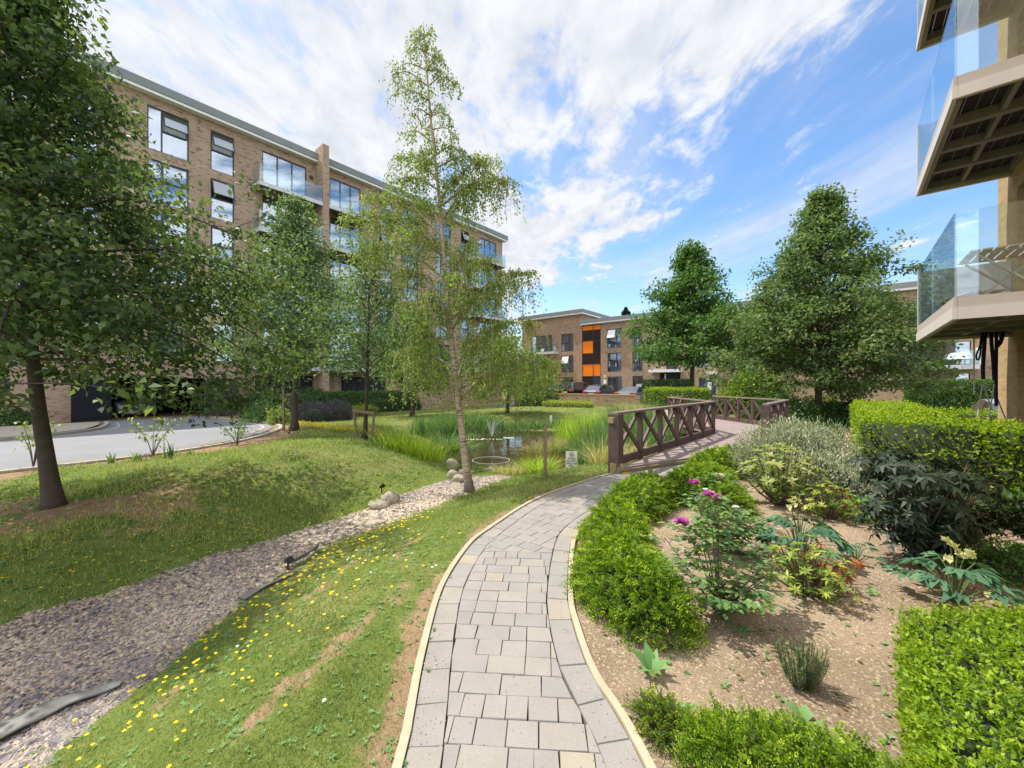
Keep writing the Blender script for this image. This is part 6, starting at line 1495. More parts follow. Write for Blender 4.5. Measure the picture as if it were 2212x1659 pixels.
def grass_patch(n, r0, r1, p, hs, ws, fn=lawn_ok):
    x, y, r = polar(n, r0, r1, p); k = fn(x, y); x, y, r = x[k], y[k], r[k]
    k = rng.random(len(x)) > np.clip(soil_at(x, y)*1.25-.12+.5*(rng.random(len(x))-.5), 0, .97); x, y, r = x[k], y[k], r[k]
    pt = vnoise(x, y, 1.1, 2)*.6+vnoise(x, y, .35, 8)*.4; tall = .65+.8*vnoise(x, y, .5, 12)
    sc = np.clip(r/3.0, .85, 4.0)
    dry = np.maximum(sst(.56, .76, vnoise(x, y, 1.6, 21)), .75*sst(-2.7, -3.6, x)*sst(.3, .6, vnoise(x, y, 1.0, 23))*(y < 11))
    dp_ = np.where(seg_dist(x, y, SWALE) < 2.6, 1.0, .8)
    rv = np.clip(.05+.42*pt+.28*rng.random(len(x))+.33*dry*rng.random(len(x)), 0, 1)
    GB.put(np.stack((x, y, T(x, y)-.004), 1), hs*tall*(.6+.8*rng.random(len(x)))*sc**.45, ws*sc, lean=rng.normal(.25, .25, len(x)), curl=rng.random(len(x))*.7, seg=2, rnd=rv)
GB = Blades()
grass_patch(210000, .9, 7.0, 1.5, .033, .0034)
grass_patch(120000, 6.0, 30.0, 2.05, .042, .0042)
o = GB.build('grass', M['grass']); tag(o, kind='stuff')
# flat rosettes of weeds and clover in the turf
WL = Leaves(); x, y, r = polar(5200, 1.0, 11, 1.6); k = lawn_ok(x, y); x, y, r = x[k], y[k], r[k]; z = T(x, y)
for j in range(6):
    a = rng.random(len(x))*2*PI; d = np.stack((np.cos(a), np.sin(a), .25+.3*rng.random(len(x))), 1)
    WL.add(np.stack((x, y, z+.006), 1), d, np.array((0, 0, 1.0))+rng.normal(0, .2, (len(x), 3)), (.012+.022*rng.random(len(x)))*np.clip(r/3.2, .8, 2.0), .42, .05, .2, rnd=.3+.7*rng.random(len(x)))
tag(WL.build('lawn_weeds', M['weed_leaf']), kind='stuff')
FL = Leaves(); ST = Blades()
def flowers(x, y, size, hgt, m=0, petals=6):
    n = len(x); z = T(x, y)+hgt
    for j in range(petals):
        a = 2*PI*j/petals+rng.random(n)*.3; d = np.stack((np.cos(a), np.sin(a), .12+rng.normal(0, .15, n)), 1)
        FL.add(np.stack((x, y, z), 1), d, np.array((0, 0, 1.0))+rng.normal(0, .15, (n, 3)), size, .75, .02, -.05, m=m)
    ST.put(np.stack((x, y, T(x, y)), 1), hgt, .0025+0*x, lean=.0, curl=.0, seg=1, rnd=.4)
def along(pts, n, w):
    P = np.array([GT(*p)[:2] for p in pts]); P = resample(P, .05); i = rng.integers(0, len(P), n); q = P[i]+rng.normal(0, 1, (n, 2))*w; return q[:, 0], q[:, 1]
x, y = along([(170, 1659), (280, 1560), (400, 1460), (500, 1370), (600, 1290), (690, 1220), (800, 1165), (900, 1130)], 210, .19); k = lawn_ok(x, y); flowers(x[k], y[k], .011*np.clip(np.hypot(x, y)/2.6, 1, 1.8)[k], .055+.03*rng.random(k.sum()))
x, y = along([(300, 1640), (600, 1400), (760, 1250), (860, 1180)], 75, .34); k = lawn_ok(x, y); flowers(x[k], y[k], .011*np.clip(np.hypot(x, y)/2.6, 1, 1.8)[k], .045)
x, y = along([(20, 1290), (150, 1230), (350, 1200), (520, 1120), (640, 1060)], 420, .75); k = lawn_ok(x, y); flowers(x[k], y[k], .014, .05)
x, y = along([(790, 1100), (900, 1075), (1020, 1060), (1150, 1060)], 60, .35); k = lawn_ok(x, y); flowers(x[k], y[k], .016, .05)
# buttercups thick along the crest of the mound and beside the bridge
x, y = along([(643, 921), (690, 928), (750, 936), (830, 949), (890, 962), (945, 980), (985, 998)], 2100, .20); k = lawn_ok(x, y); flowers(x[k], y[k], .028, .10+.12*rng.random(k.sum()), petals=4)
x, y = along([(1195, 1000), (1250, 990), (1300, 985), (1345, 990), (1400, 975)], 520, .22); flowers(x, y, .022, .10+.16*rng.random(len(x)), petals=4)
x, y = along([(300, 1640), (600, 1400), (860, 1180), (600, 1200), (300, 1250)], 26, .5); k = lawn_ok(x, y); flowers(x[k], y[k], .013, .045, m=1)
o = FL.build('lawn_flowers', [M['flower'], M['white_petal']]); tag(o, kind='stuff')
tag(ST.build('flower_stalks', M['grass']), kind='stuff')
# ------------------------------------------------------------------ reeds and sedges round the pond
def reedbed(name, pts, n, h, w, m, label=None, lean=.10, curl=.25, spread=None, kind='stuff', rr=(0, 1), cat=None, group=None):
    """blades over an outline of sight points (where they root), or round one point"""
    B = Blades()
    if spread is None:
        poly = [(p if len(p) == 2 and abs(p[0]) < 60 and p[1] < 60 else GT(*p)[:2]) for p in pts]; xy = scatter(poly, n)
    else:
        c = np.array(GT(*pts)[:2]); xy = c+rng.normal(0, 1, (n, 2))*np.minimum(spread, 9)
    z = np.maximum(T(xy[:, 0], xy[:, 1]), WATER_Z-.25); hh = h*(.55+.6*rng.random(n))*(.8+.4*vnoise(xy[:, 0], xy[:, 1], .5, 31))
    az = None
    if spread is not None:
        dv = xy-c; az = np.arctan2(dv[:, 1], dv[:, 0])+rng.normal(0, .7, n)
    B.put(np.stack((xy[:, 0], xy[:, 1], z-.02), 1), hh, w*(.7+.6*rng.random(n)), az, lean+np.abs(rng.normal(0, .12, n)), curl*rng.random(n)*1.6, 4, rr[0]+(rr[1]-rr[0])*rng.random(n))
    o = B.build(name, M[m]); tag(o, label, cat, group, kind if kind else None); return o
sp_ = dict(kind=None, cat='waterside plant', group='sedge and iris clumps at the pond')
reedbed('sedge_clump', (890, 985), 1500, .62, .016, 'sedge', 'bright yellow green sedge clump on the left shore of the pond', spread=.34, lean=.12, curl=.5, **sp_)
reedbed('sedge_clump', (868, 965), 700, .5, .016, 'sedge', 'smaller bright sedge clump behind the left shore clump', spread=.25, lean=.12, curl=.5, **sp_)
reedbed('iris_clump', (968, 985), 480, .92, .030, 'reed', 'dark green iris clump with arching leaves just left of the birch trunk', spread=.26, lean=.10, curl=.75, rr=(.2, 1), **sp_)
reedbed('iris_clump', (1000, 960), 240, .7, .028, 'reed', 'iris clump behind the birch trunk at the water', spread=.22, lean=.12, curl=.8, rr=(.2, 1), **sp_)
reedbed('sedge_clump', (1160, 1021), 620, .46, .012, 'sedge', 'bright sedge clump left of the timber post', spread=.17, lean=.15, curl=.7, **sp_)
reedbed('sedge_clump', (1105, 1024), 420, .34, .010, 'straw', 'low straw coloured sedge at the end of the gravel strip', spread=.18, lean=.2, curl=.8, **sp_)
reedbed('sedge_clump', (1152, 1003), 800, .55, .011, 'straw', 'dry straw coloured sedge clump at the water behind the bright sedge', spread=.20, lean=.2, curl=.9, **sp_)
reedbed('sedge_clump', (1185, 1000), 800, .75, .012, 'straw', 'tall mixed sedge clump behind the timber post', spread=.26, lean=.14, curl=.6, rr=(0, .7), **sp_)
reedbed('rush_clump', (1215, 1005), 700, .55, .010, 'reed', 'dark rush clump between the timber post and the sign', spread=.20, lean=.10, curl=.4, rr=(0, .5), **sp_)
reedbed('sedge_clump', (1300, 1000), 500, .5, .014, 'sedge', 'yellow green leafy clump beside the near bridge post', spread=.24, lean=.15, curl=.6, **sp_)
reedbed('reeds', [(885, 935), (960, 925), (1060, 922), (1090, 930), (1000, 945), (930, 950)], 2000, .85, .032, 'reed')
reedbed('reeds', [(1200, 990), (1290, 985), (1330, 960), (1330, 930), (1260, 925), (1210, 945)], 2300, .95, .026, 'sedge', rr=(0, .8))
reedbed('reeds', [(1.9, 9.3), (3.2, 10.6), (5.2, 12.6), (5.9, 15.5), (4.2, 17.2), (3.2, 14), (1.6, 11)], 5500, 1.35, .028, 'reed', lean=.06, curl=.18)
reedbed('reeds', [(1.7, 8.4), (3.0, 9.3), (3.6, 10.6), (2.2, 10.6)], 1500, .8, .016, 'straw', lean=.15, curl=.6)
reedbed('reeds', [(8.2, 10.9), (10.5, 12.5), (10.2, 15.5), (9.2, 14.5)], 1500, .8, .022, 'reed', rr=(0, .5))
reedbed('reeds', [(-2.6, 17.0), (0.2, 19.2), (2.4, 19.0), (1.5, 18.6), (-1.6, 16.6)], 1200, .45, .03, 'reed')
o = reedbed('rough_grass', [(1325, 880), (1400, 882), (1440, 905), (1340, 905)], 1500, .5, .02, 'straw')
g = GT(1290, 985)
bush('euphorbia', 'yellow green domed plant at the foot of the bridge', (g[0]+.35, g[1]+.7, g[2]), (.38, .35, .62), 1300, .07, 'rhodo_leaf', seed=31, cat='plant', jit=.25)
# ------------------------------------------------------------------ the planting bed
def sprays(name, label, line, hw, ht, shoots, lsz, lm='nitida_leaf', group='low hedge plants beside the path', seed=1, per=13, slen=.125, cat='hedge plant'):
    """twiggy evergreen: many short shoots with two ranks of little leaves"""
    g = np.random.default_rng(seed); P = resample(np.array(line), .05); c = P[len(P)//2]; R = empty(name, (c[0], c[1], 0)); tag(R, label, cat, group)
    n = shoots; i = g.integers(0, len(P), n); q = unit(np.stack((g.normal(size=n), g.normal(size=n), np.abs(g.normal(size=n))*1.05), 1)); q[:, 2] -= .10
    lump = 1+.20*vnoise(P[i, 0]+q[:, 0]*.2, P[i, 1]+q[:, 1]*.2+q[:, 2], .18, seed)-.1; end = np.minimum(1, .62+.5*np.minimum(i, len(P)-1-i)/max(4, len(P)*.25))
    rad = (.78+.22*g.random(n)**.4)*lump*end
    B = np.stack((P[i, 0]+q[:, 0]*hw*rad-c[0], P[i, 1]+q[:, 1]*hw*rad-c[1], .03+np.maximum(q[:, 2], 0)*ht*rad), 1)
    up = unit(q*.85+unit(g.normal(size=(n, 3)))*.75+np.array((0, 0, .22))); sl = slen*(.5+.8*g.random(n)); side = unit(np.cross(up, unit(g.normal(size=(n, 3)))))
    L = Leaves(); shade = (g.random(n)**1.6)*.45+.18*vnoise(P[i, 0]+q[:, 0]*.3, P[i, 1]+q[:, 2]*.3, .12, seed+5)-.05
    for k in range(per):
        t = k/(per-1); ctr_ = B+up*(sl*t)[:, None]-np.array((0, 0, 1))*(sl*.35*t*t)[:, None]; sg = 1 if k % 2 else -1
        d = unit(side*sg+up*.55+g.normal(0, .15, (n, 3))); nn = unit(np.cross(side, up)+g.normal(0, .25, (n, 3))); nn[nn[:, 2] < 0] *= -1
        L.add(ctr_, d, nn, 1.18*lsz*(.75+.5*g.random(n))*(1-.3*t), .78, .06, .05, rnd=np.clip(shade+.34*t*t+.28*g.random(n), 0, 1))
    L.build('foliage', M[lm], R); s = MB()
    for k in range(0, n, max(1, n//160)):
        a = B[k]; e = a+up[k]*sl[k]; s.tube([(a[0]*.75, a[1]*.75, max(.0, a[2]*.55)), tuple(a), tuple(e-np.array((0, 0, sl[k]*.3)))], [.004, .003, .0015], 3, False)
    u = MB(); nu = 10; Q = resample(np.array(line), .12); vs = []
    t = np.gradient(Q, axis=0); t /= np.linalg.norm(t, axis=1, keepdims=True)
    for m_, p in enumerate(Q):
        e = .62*min(1, .45+.9*min(m_, len(Q)-1-m_)/max(2, len(Q)*.3))
        for jj in range(nu): a = PI*jj/(nu-1); vs.append((p[0]+t[m_][1]*math.cos(a)*hw*e-c[0], p[1]-t[m_][0]*math.cos(a)*hw*e-c[1], .005+math.sin(a)*ht*e*1.05))
    u.add(vs, [(a*nu+b_, a*nu+b_+1, (a+1)*nu+b_+1, (a+1)*nu+b_) for a in range(len(Q)-1) for b_ in range(nu-1)]+[tuple(range(nu-1, -1, -1)), tuple(range((len(Q)-1)*nu, len(Q)*nu))])
    u.build('inner_twigs', M['hedge_dark_core'], R); s.build('stems', M['twig'], R); return R
sprays('hedge_plant', 'nearest of the leafy low hedge plants along the path, beside the broad leaved weed', [(.93, 2.55), (.80, 2.9), (.83, 3.3)], .31, .46, 3000, .0165, seed=41)
sprays('hedge_plant', 'low hedge plant second along the path, behind the nearest one', [(.93, 3.55), (1.02, 3.95), (1.12, 4.3)], .30, .43, 2300, .018, seed=42)
sprays('hedge_plant', 'low hedge plant third along the path, behind the roses', [(1.30, 4.6), (1.62, 5.05), (2.0, 5.45)], .33, .42, 1900, .020, seed=43)
sprays('hedge_plant', 'low hedge plant fourth along the path, with a cream rose in front', [(2.25, 5.4), (2.75, 5.75), (3.1, 6.1)], .38, .42, 1600, .023, seed=44)
sprays('hedge_plant', 'farthest low hedge plant along the path, beside the bridge deck', [(3.2, 6.7), (3.9, 7.25), (4.6, 7.75)], .44, .46, 1800, .026, seed=45)
sprays('hedge_plant', 'bushy low hedge plant with bare stems beside the rhododendron', [(2.55, 4.85), (2.75, 5.0)], .30, .42, 700, .022, seed=46)
sprays('hedge_plant', 'low hedge plant along the bottom of the bed, left of the clipped box', [(.80, 1.62), (.98, 1.50), (1.18, 1.38), (1.36, 1.22)], .19, .30, 2500, .0125, seed=47, slen=.11)
sprays('hedge_plant', 'straggly young hedge shoots by the path edging at the bottom of the bed', [(.66, 1.86), (.74, 1.76)], .10, .13, 240, .0125, seed=48, slen=.10)
def hedge_poly(label, poly, z1, n, lsz, lm):
    L = Leaves(); p = np.array(poly); xy = scatter(poly, int(n*.6)); c = p.mean(0)
    def put(P, nn, k):
        # little upright rosettes of leaves, as new growth on box
        ax_ = unit(nn+rng.normal(0, .45, (k, 3))+np.array((0, 0, .35))); b_ = rng.random(k)
        for j in range(7):
            d = unit(rdir(k)*.8+ax_*.75); off = ax_*(.010*j*rng.random(k))[:, None]
            L.add(P+off, d, unit(ax_+rdir(k)*.4), lsz*(.65+.6*rng.random(k)), .58, .08, .05, np.clip(.1+b_*.5+.4*rng.random(k), 0, 1))
    k = len(xy); zt = z1+.025*(vnoise(xy[:, 0], xy[:, 1], .12, 51)-.5)+rng.normal(0, .012, k); put(np.stack((xy[:, 0], xy[:, 1], zt), 1), np.tile((0, 0, 1.0), (k, 1)), k)
    for i in range(len(p)):
        a, b_ = p[i], p[(i+1) % len(p)]; l = np.hypot(*(b_-a)); m = int(n*.42*l*z1); t = rng.random(m); nr = np.array((b_[1]-a[1], -(b_[0]-a[0])))/l
        if np.dot(nr, (a+b_)/2-c) < 0: nr = -nr
        q = a+(b_-a)*t[:, None]+nr*rng.normal(0, .014, (m, 1)); put(np.stack((q[:, 0], q[:, 1], z1*rng.random(m)), 1), np.tile((*nr, .15), (m, 1)), m)
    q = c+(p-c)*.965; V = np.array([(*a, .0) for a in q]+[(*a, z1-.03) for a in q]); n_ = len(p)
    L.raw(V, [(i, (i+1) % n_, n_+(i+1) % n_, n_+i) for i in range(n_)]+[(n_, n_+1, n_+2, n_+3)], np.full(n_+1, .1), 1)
    o = L.build('box_hedge', [M[lm], M['hedge_dark_core']]); tag(o, label, 'hedge'); return o
hedge_poly('clipped bright green box hedge filling the bottom corner of the bed', [(1.95, 1.95), (3.3, 2.0), (3.3, .5), (.95, .78)], .47, 9000, .020, 'box_leaf')
def stem_curve(a, d, L, droop, n=6):
    d = np.array(d)/np.linalg.norm(d); return np.array([np.array(a)+d*L*t+np.array((0, 0, -droop*L*t*t)) for t in np.linspace(0, 1, n)])
def rose(label, px, py, h, w, nst, blooms, seed, group='rose bushes in the bed'):
    g = np.random.default_rng(seed); x, y, z = GT(px, py); R = empty('rose_bush', (x, y, z)); tag(R, label, 'rose bush', group); s = MB(); L = Leaves()
    tips = []
    stems_ = []
    for k in range(nst):
        az = 2*PI*k/nst+g.normal(0, .4); f = .3+.7*g.random(); stems_.append(stem_curve((0, 0, 0), (math.cos(az)*w*f, math.sin(az)*w*f, h*(.6+.5*g.random())), h*(.75+.35*g.random()), .18*f))
    for (bx_, by_, m, sz) in blooms:
        p = np.array(AT(bx_, by_, y+.1*g.normal()))-np.array((x, y, z)); t = np.linspace(0, 1, 6)[:, None]; stems_.append(p*t*np.array((1, 1, 1))+np.array((0, 0, .12*h))*np.sin(PI*t)); tips.append((p, m, sz))
    for c in stems_:
        s.tube([tuple(p) for p in c], [.006*(1-.6*i/5) for i in range(6)], 5, False)
        for q in range(17):
            t = .22+.78*g.random(); p = c[min(int(t*5), 4)]+(c[min(int(t*5), 4)+1]-c[min(int(t*5), 4)])*(t*5-int(t*5)); az = g.random()*2*PI; d = np.array((math.cos(az), math.sin(az), .25)); l = .10+.05*g.random(); tint = g.random()*.5
            s.tube([tuple(p), tuple(p+d*l)], [.0022, .0012], 3, False); sd = np.array((-d[1], d[0], 0))
            for e, (f, sg) in enumerate(((.45, -1), (.45, 1), (.75, -1), (.75, 1), (1.0, 0))):
                dd = d*.6+sd*sg*1.0+g.normal(0, .12, 3)-np.array((0, 0, .15)); L.add([p+d*l*f], [dd if sg else d-np.array((0, 0, .3))], [np.array((0, 0, 1.0))+g.normal(0, .3, 3)], .050*(.8+.5*g.random()), .66, .08, .12, rnd=tint+.5*g.random())
    s.build('stems', M['twig'], R); L.build('leaves', M['rose_leaf'], R)
    for p, m, sz in tips:
        Fw = Leaves(); n = 34; u = g.random(n); a = g.random(n)*2*PI; el = u*1.25
        d = np.stack((np.cos(a)*np.cos(el), np.sin(a)*np.cos(el), np.sin(el)), 1); Fw.add(np.tile(p, (n, 1)), d, unit(np.cross(d, np.stack((-np.sin(a), np.cos(a), 0*a), 1))), sz*(.6+.5*(1-u)), .95, .22, -.25, rnd=g.random(n))
        Fw.build('bloom', M[m], R)
rose('magenta rose bush with four blooms behind the low hedge', 1552, 1330, .62, .42, 9, [(1473, 1131, 'pink', .06), (1532, 1072, 'pink', .055), (1553, 1081, 'pink', .06), (1498, 1046, 'pink', .05)], 61)
rose('small leafy rose bush behind the magenta one with white blooms', 1560, 1200, .52, .38, 8, [(1588, 1098, 'white_petal', .04), (1524, 1060, 'white_petal', .035), (1640, 1222, 'cream', .035)], 62)
rose('cream flowered rose at the back of the bed', 1560, 1090, .50, .35, 6, [(1553, 1031, 'cream', .075), (1480, 1056, 'cream', .03)], 63)
def whorl(L, p, ax_, n, l, wr, g, m=0, lift=.35, rv=(0, 1), droop=.15):
    a = np.arange(n)*2.4+g.random()*6; ax_ = unit(np.array(ax_, float)); e1 = unit(np.cross(ax_, (0.3, .2, 1.0))); e2 = np.cross(ax_, e1); lf = lift+g.normal(0, .2, n)
    d = np.cos(a)[:, None]*e1+np.sin(a)[:, None]*e2+ax_*lf[:, None]; L.add(np.tile(p, (n, 1)), d, ax_+g.normal(0, .15, (n, 3)), l*(.7+.5*g.random(n)), wr, .06, droop, rnd=rv[0]+(rv[1]-rv[0])*g.random(n), m=m)
def whorl_bush(name, label, px, py, h, w, nst, mats, l, wr, seed, nleaf=9, dead=None, group=None, cat='shrub', lo=.35, lift=.35, sub=3):
    """open shrub: bare stems ending in whorls of leaves; dead = direction of scorched stems"""
    g = np.random.default_rng(seed); x, y, z = GT(px, py); R = empty(name, (x, y, z)); tag(R, label, cat, group); s = MB(); L = Leaves(); D = Leaves(); nd = 0
    for k in range(nst):
        az = 2.4*k+g.normal(0, .2); f = ((k+.5)/nst)**.5; top = np.array((math.cos(az)*w*f, math.sin(az)*w*f, h*(1-(1-lo)*f**2)*(.9+.2*g.random()))); c = smooth_curve([(math.cos(az)*.03, math.sin(az)*.03, -.02), top*np.array((.55, .55, .45)), top], 3)
        s.tube([tuple(p) for p in c], [.012*(1-.65*i/(len(c)-1)) for i in range(len(c))], 5, False)
        isd = dead is not None and abs((az-dead+PI) % (2*PI)-PI) < .8 and f > .45
        tg = D if isd else L; nd += isd
        whorl(tg, top, top*np.array((.6, .6, 1)), nleaf, l, wr, g, lift=lift-.5*isd, rv=(.35, 1) if not isd else (0, 1), droop=.15+.3*isd)
        for q in range(sub):
            p = c[-2-q if q < len(c)-2 else 1]+g.normal(0, .035, 3); whorl(tg, p, (g.normal()*.5, g.normal()*.5, .8), nleaf-2, l*.9, wr, g, lift=lift-.3*isd, rv=(0, .75))
    s.build('stems', M['twig'], R); L.build('leaves', M[mats[0]], R)
    if nd: D.build('scorched_leaves', M['dead_leaf'], R)
    return R
whorl_bush('rhododendron', 'pale green rhododendron on bare stems in front of the silver bush', 1685, 1092, .78, .50, 34, ['rhodo_leaf'], .095, .34, 71, 9, lo=.5, sub=4)
whorl_bush('pieris', 'yellow green shrub with a scorched orange brown side, nearest in the bed', 1745, 1283, .40, .34, 34, ['pieris_leaf'], .055, .30, 72, 9, dead=.35, group='half scorched shrubs')
whorl_bush('pieris', 'half scorched shrub behind the big leaved hellebore', 1790, 1122, .42, .34, 30, ['pieris_leaf'], .058, .30, 73, 9, dead=.2, group='half scorched shrubs')
s = GT(1800, 1265); L = Leaves(); g = np.random.default_rng(74); S_ = MB()
R = empty('scorched_branch', s); tag(R, 'low scorched branch of brown leaves spilling over the soil', 'branch')
for k in range(20):
    p = np.array((-.22+.5*g.random(), g.normal(0, .10), .05+.16*g.random())); whorl(L, p, (g.normal()*.6, g.normal()*.6, .3), 8, .062, .32, g, lift=-.1, droop=.4); S_.tube([(-.25, 0, 0), tuple(p*.6), tuple(p)], [.005, .004, .003], 4, False)
L.build('leaves', M['dead_leaf'], R); S_.build('stems', M['twig'], R)
def hellebore(label, px, py, sc, nl, seed, flowers=()):
    g = np.random.default_rng(seed); x, y, z = GT(px, py); R = empty('hellebore', (x, y, z)); tag(R, label, 'hellebore', 'hellebores in the bed'); s = MB(); L = Leaves()
    for k in range(nl):
        az = 2.4*k+g.normal(0, .2); f = .35+.65*g.random(); c = np.array((math.cos(az)*.30*f, math.sin(az)*.30*f, .14+.22*(1-f)+.05*g.random()))*sc
        s.tube([(0, 0, 0), tuple(c*np.array((.5, .5, .8))), tuple(c)], [.005, .004, .003], 4, False); o_ = unit(np.array((math.cos(az), math.sin(az), .15))); sd = np.array((-o_[1], o_[0], 0)); tint = g.random()*.5
        for a in (-1.15, -.6, 0, .6, 1.15):
            d = o_*math.cos(a)+sd*math.sin(a)+np.array((0, 0, -.25)); L.add([c], [d], [np.array((0, 0, 1.0))+g.normal(0, .18, 3)], .128*sc*(.75+.4*g.random())*(1 if abs(a) < 1 else .8), .46, .07, .22, rnd=tint+.5*g.random())
    L.build('leaves', M['hellebore_leaf'], R)
    if flowers:
        for fx, fy in flowers:
            Fw = Leaves(); p = np.array(AT(fx, fy, y-.05))-np.array((x, y, z)); s.tube([(0, 0, 0), tuple(p*np.array((.35, .35, .6))), tuple(p)], [.007, .006, .003], 4, False)
            for q in range(4): whorl(Fw, p+g.normal(0, .022, 3), (g.normal()*.6, g.normal()*.6, .3), 6, .034, .75, g, lift=.3, droop=-.1)
            Fw.build('flower_head', M['hell_flower'], R)
    s.build('stems', M['weed_stem'], R); return R
M['weed_stem'] = plain('green stem', (.10, .14, .05), .7)
hellebore('big blue green hellebore in the middle of the bed with pale green flowers', 1725, 1205, 1.12, 32, 81, [(1722, 1085), (1708, 1092), (1742, 1096)])
hellebore('blue green hellebore beside the box hedge with tall pale flowers', 2062, 1305, 1.0, 26, 82, [(2052, 1172), (2068, 1190), (2085, 1198), (2046, 1205), (2150, 1290)])
hellebore('low hellebore plant to the side of the scorched shrub', 1850, 1215, .6, 8, 83)
# dark leaved shrub in front of the tall hedge
g = np.random.default_rng(91); x, y, z = GT(1995, 1228); R = empty('dark_leaved_shrub', (x, y, z)); tag(R, 'almost black glossy leaved shrub in front of the shaded hedge', 'shrub'); s = MB(); L = Leaves(); Y_ = Leaves()
for k in range(190):
    az = g.random()*2*PI; f = g.random()**.5; hgt = .18+.82*g.random()**.7; rr = .47*(math.sin(min(hgt, .95)*PI*.62)**.8)*f+.05; p = np.array((math.cos(az)*rr, math.sin(az)*rr*.8, hgt*.95))
    if k > 165: p = np.array((.45+.55*g.random(), g.normal(0, .15), .36+.14*g.random()))
    s.tube([(0, 0, 0), tuple(p*np.array((.4, .4, .6))), tuple(p)], [.010, .006, .003], 4, False); whorl(L, p, (p[0], p[1], .6), 9, .092, .36, g, lift=.0, droop=.35)
    whorl(L, p+g.normal(0, .05, 3), (p[0], p[1], .5), 8, .085, .36, g, lift=.0, droop=.35)
for px_2, py_2 in ((1992, 978), (1965, 1000), (1930, 998), (2098, 985), (2100, 970), (2165, 1010), (1900, 1078)):
    p = np.array(AT(px_2, py_2+8, y))-np.array((x, y, z)); whorl(Y_, p, (0, 0, 1), 9, .07, .36, g, lift=.5); s.tube([(0, 0, .1), tuple(p*.7), tuple(p)], [.007, .005, .003], 4, False)
L.build('leaves', M['dark_elder'], R); Y_.build('young_leaves', M['pieris_leaf'], R); s.build('stems', M['twig'], R)
c = GT(1742, 1068)
bush('silver_bush', 'big silver grey mounded bush between the bridge and the tall hedge', (4.75, 6.7, 0), (1.05, .80, .93), 17000, .058, 'silver_leaf', seed=92, dirz=.9, wr=.24, lump=.12, jit=.2)
bush('silver_bush', 'lower silver grey mound at the foot of the tall hedge', (4.45, 5.75, 0), (.62, .5, .62), 6000, .052, 'silver_leaf', seed=93, dirz=.9, wr=.24, jit=.22)
bush('leafy_groundcover', 'green leafy ground cover between the silver bush and the dark shrub', (4.35, 4.75, 0), (.50, .35, .20), 1500, .06, 'weed_leaf', seed=94, core=False, jit=.3)
bush('leafy_groundcover', 'olive ground cover at the right edge behind the hellebore', (4.35, 3.35, 0), (.62, .5, .17), 3600, .035, 'hedge_mid', seed=95, jit=.2)
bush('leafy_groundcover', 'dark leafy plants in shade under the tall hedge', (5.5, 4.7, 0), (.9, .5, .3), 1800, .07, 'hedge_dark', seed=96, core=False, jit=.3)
# rosemary, broad leaved weeds and seedlings
x, y, z = GT(1735, 1492); R = empty('rosemary', (x, y, z)); tag(R, 'small upright rosemary bush alone on the bare soil', 'rosemary'); s = MB(); L = Leaves(); g = np.random.default_rng(97)
for k in range(46):
    az = g.random()*2*PI; f = g.random()**.6; tip = np.array((math.cos(az)*.125*f, math.sin(az)*.10*f, .10+.13*g.random()*(1.15-.35*f)+.03)); c = smooth_curve([(math.cos(az)*.03*f, math.sin(az)*.03*f, 0), tip*np.array((.75, .75, .5)), tip], 4); s.tube([tuple(p) for p in c], .0022, 4, False)
    for t in np.linspace(.12, 1, 15):
        p = np.array([np.interp(t, np.linspace(0, 1, len(c)), c[:, j]) for j in range(3)]); whorl(L, p, c[-1]-c[-3], 5, .022, .16, g, lift=.9, droop=0)
s.build('stems', M['twig'], R); L.build('leaves', M['rosemary_leaf'], R)
def weed(label, px, py, n, l, wr=.42, lift=.5, seed=1, name='broad_leaved_weed', m='weed_leaf'):
    g = np.random.default_rng(seed); x, y, z = GT(px, py); L = Leaves(); a = np.arange(n)*2.4+g.random()*3; up = lift+.35*g.random(n); d = unit(np.stack((np.cos(a), np.sin(a), up), 1)); ll = l*(.6+.6*g.random(n))
    V0 = np.stack((np.cos(a)*.01, np.sin(a)*.01, .012+0*a), 1); half = V0+d*ll[:, None]*.5
    sd = np.stack((-np.sin(a), np.cos(a), 0*a), 1)
    w = ll[:, None]*wr*.5; tip = half+unit(d-np.array((0, 0, .6)))*ll[:, None]*.55; q1_ = V0+d*ll[:, None]*.3; fd = np.array((0, 0, .25))
    V = np.stack((V0, q1_-sd*w*.7+fd*w, half, q1_+sd*w*.7+fd*w, half-sd*w+fd*w, tip, half+sd*w+fd*w), 1).reshape(-1, 3); b_ = (np.arange(n)*7)[:, None]
    L.raw(V, np.concatenate((b_+np.array([0, 2, 4, 1]), b_+np.array([0, 3, 6, 2]), b_+np.array([2, 5, 4, 4])[[0, 1, 2, 2]], b_+np.array([2, 6, 5, 5])[[0, 1, 2, 2]]))[:2*n], np.tile(g.random(n), 2)); 
    tri_ = np.concatenate((b_+np.array([2, 5, 4]), b_+np.array([2, 6, 5])))
    me_ = mesh_arrays(name, np.concatenate(L.V), np.concatenate(L.Q), tri_, [M[m]], np.tile(g.random(n), 4)); o = obj_of(name, me_, None, (x, y, z)); tag(o, label, 'weed', 'weeds'); return o
weed('broad leaved weed with upright blue green leaves beside the nearest hedge plant', 1408, 1462, 9, .15, .40, 1.3, 1)
weed('broad leaved weed growing at the corner of the bottom hedge', 1455, 1568, 7, .15, .36, 1.0, 2)
weed('small thistle like weed alone on the soil above the rosemary', 1600, 1368, 9, .07, .28, .5, 3)
weed('tiny weed growing over the path edging', 909, 1560, 9, .032, .7, .3, 4)
weed('big round leaf weed among the bottom hedge', 1740, 1572, 4, .13, .8, 1.4, 5)
weed('little seedling on the soil below the scorched branch', 1890, 1288, 7, .06, .6, .4, 6)
weed('leafy weed at the far side of the bed beside the rhododendron', 1625, 1085, 10, .12, .5, .5, 7)
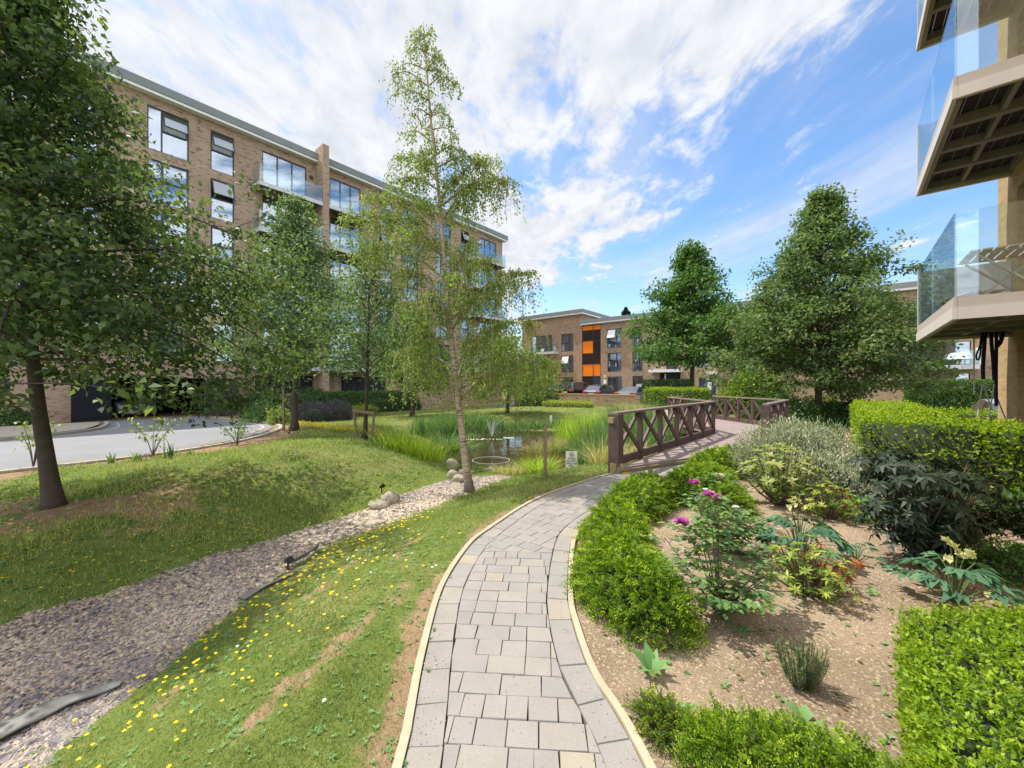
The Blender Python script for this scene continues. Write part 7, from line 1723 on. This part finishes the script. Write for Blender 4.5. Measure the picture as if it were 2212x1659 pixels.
# young shrubs and tufts in the soil by the road
def sparse_shrub(label, px, py, h, w, seed, m='rose_leaf', ls=.06, nst=5):
    g = np.random.default_rng(seed); x, y, z = GT(px, py); R = empty('young_shrub', (x, y, z)); tag(R, label, 'shrub', 'young shrubs in the soil by the road'); s = MB(); L = Leaves()
    for k in range(nst):
        az = g.random()*2*PI; f = .4+.6*g.random(); tip = np.array((math.cos(az)*w*f, math.sin(az)*w*f, h*(.6+.4*g.random()))); c = smooth_curve([(0, 0, 0), tip*np.array((.35, .35, .55)), tip], 4); s.tube([tuple(p) for p in c], [.010*(1-.7*i/(len(c)-1)) for i in range(len(c))], 4, False)
        for q in range(22):
            t = .35+.65*g.random()**.6; p = np.array([np.interp(t, np.linspace(0, 1, len(c)), c[:, j]) for j in range(3)])+g.normal(0, .05, 3); L.add([p], [g.normal(size=3)+np.array((0, 0, -.1))], [np.array((0, 0, 1.0))+g.normal(0, .4, 3)], ls*(.7+.6*g.random()), .55, .08, .1, rnd=g.random())
    s.build('stems', M['twig'], R); L.build('leaves', M[m], R)
sparse_shrub('thin young shrub with pale leaves between the lime and the road', 330, 985, .95, .75, 101, 'rhodo_leaf', .085, 6)
sparse_shrub('thin young shrub behind the lime trunk at the road edge', 72, 1010, .95, .4, 102, 'rhodo_leaf', .085, 6)
sparse_shrub('sparse green shrub near the bend of the road', 512, 962, .70, .55, 103, 'rose_leaf', .08, 8)
sparse_shrub('almost bare twiggy plant at the bend of the road', 625, 938, .35, .4, 104, 'rose_leaf', .03, 5)
for px_3, py_3, hh, lab in ((366, 990, .42, 'upright tuft of iris leaves in the soil by the road, the tallest'), (238, 1000, .24, 'short tuft of leaves in the soil beside the thin young shrub'), (295, 996, .26, 'short tuft of leaves at the foot of the thin young shrub'), (410, 985, .22, 'short tuft of leaves in the soil past the tallest tuft')):
    B = Blades(); n = 12; p = GT(px_3, py_3); P = np.array(p)+np.concatenate((rng.normal(0, .05, (n, 2)), np.zeros((n, 1))), 1); B.put(P, hh*(.6+.5*rng.random(n)), .035+0*P[:, 0], lean=.15, curl=.2, seg=3); tag(B.build('leaf_tuft', M['reed']), lab, 'plant', 'leaf tufts by the road')
x, y = along([(480, 955), (330, 985), (131, 1008), (600, 930)], 500, .25); k = inpoly(x, y, SOIL_POLY); x, y = x[k], y[k]
B = Blades(); B.put(np.stack((x, y, T(x, y)), 1), .10+.10*rng.random(len(x)), .006+0*x, lean=.3, curl=.6, seg=2, rnd=.5+.5*rng.random(len(x))); tag(B.build('dry_grass', M['straw']), kind='stuff')
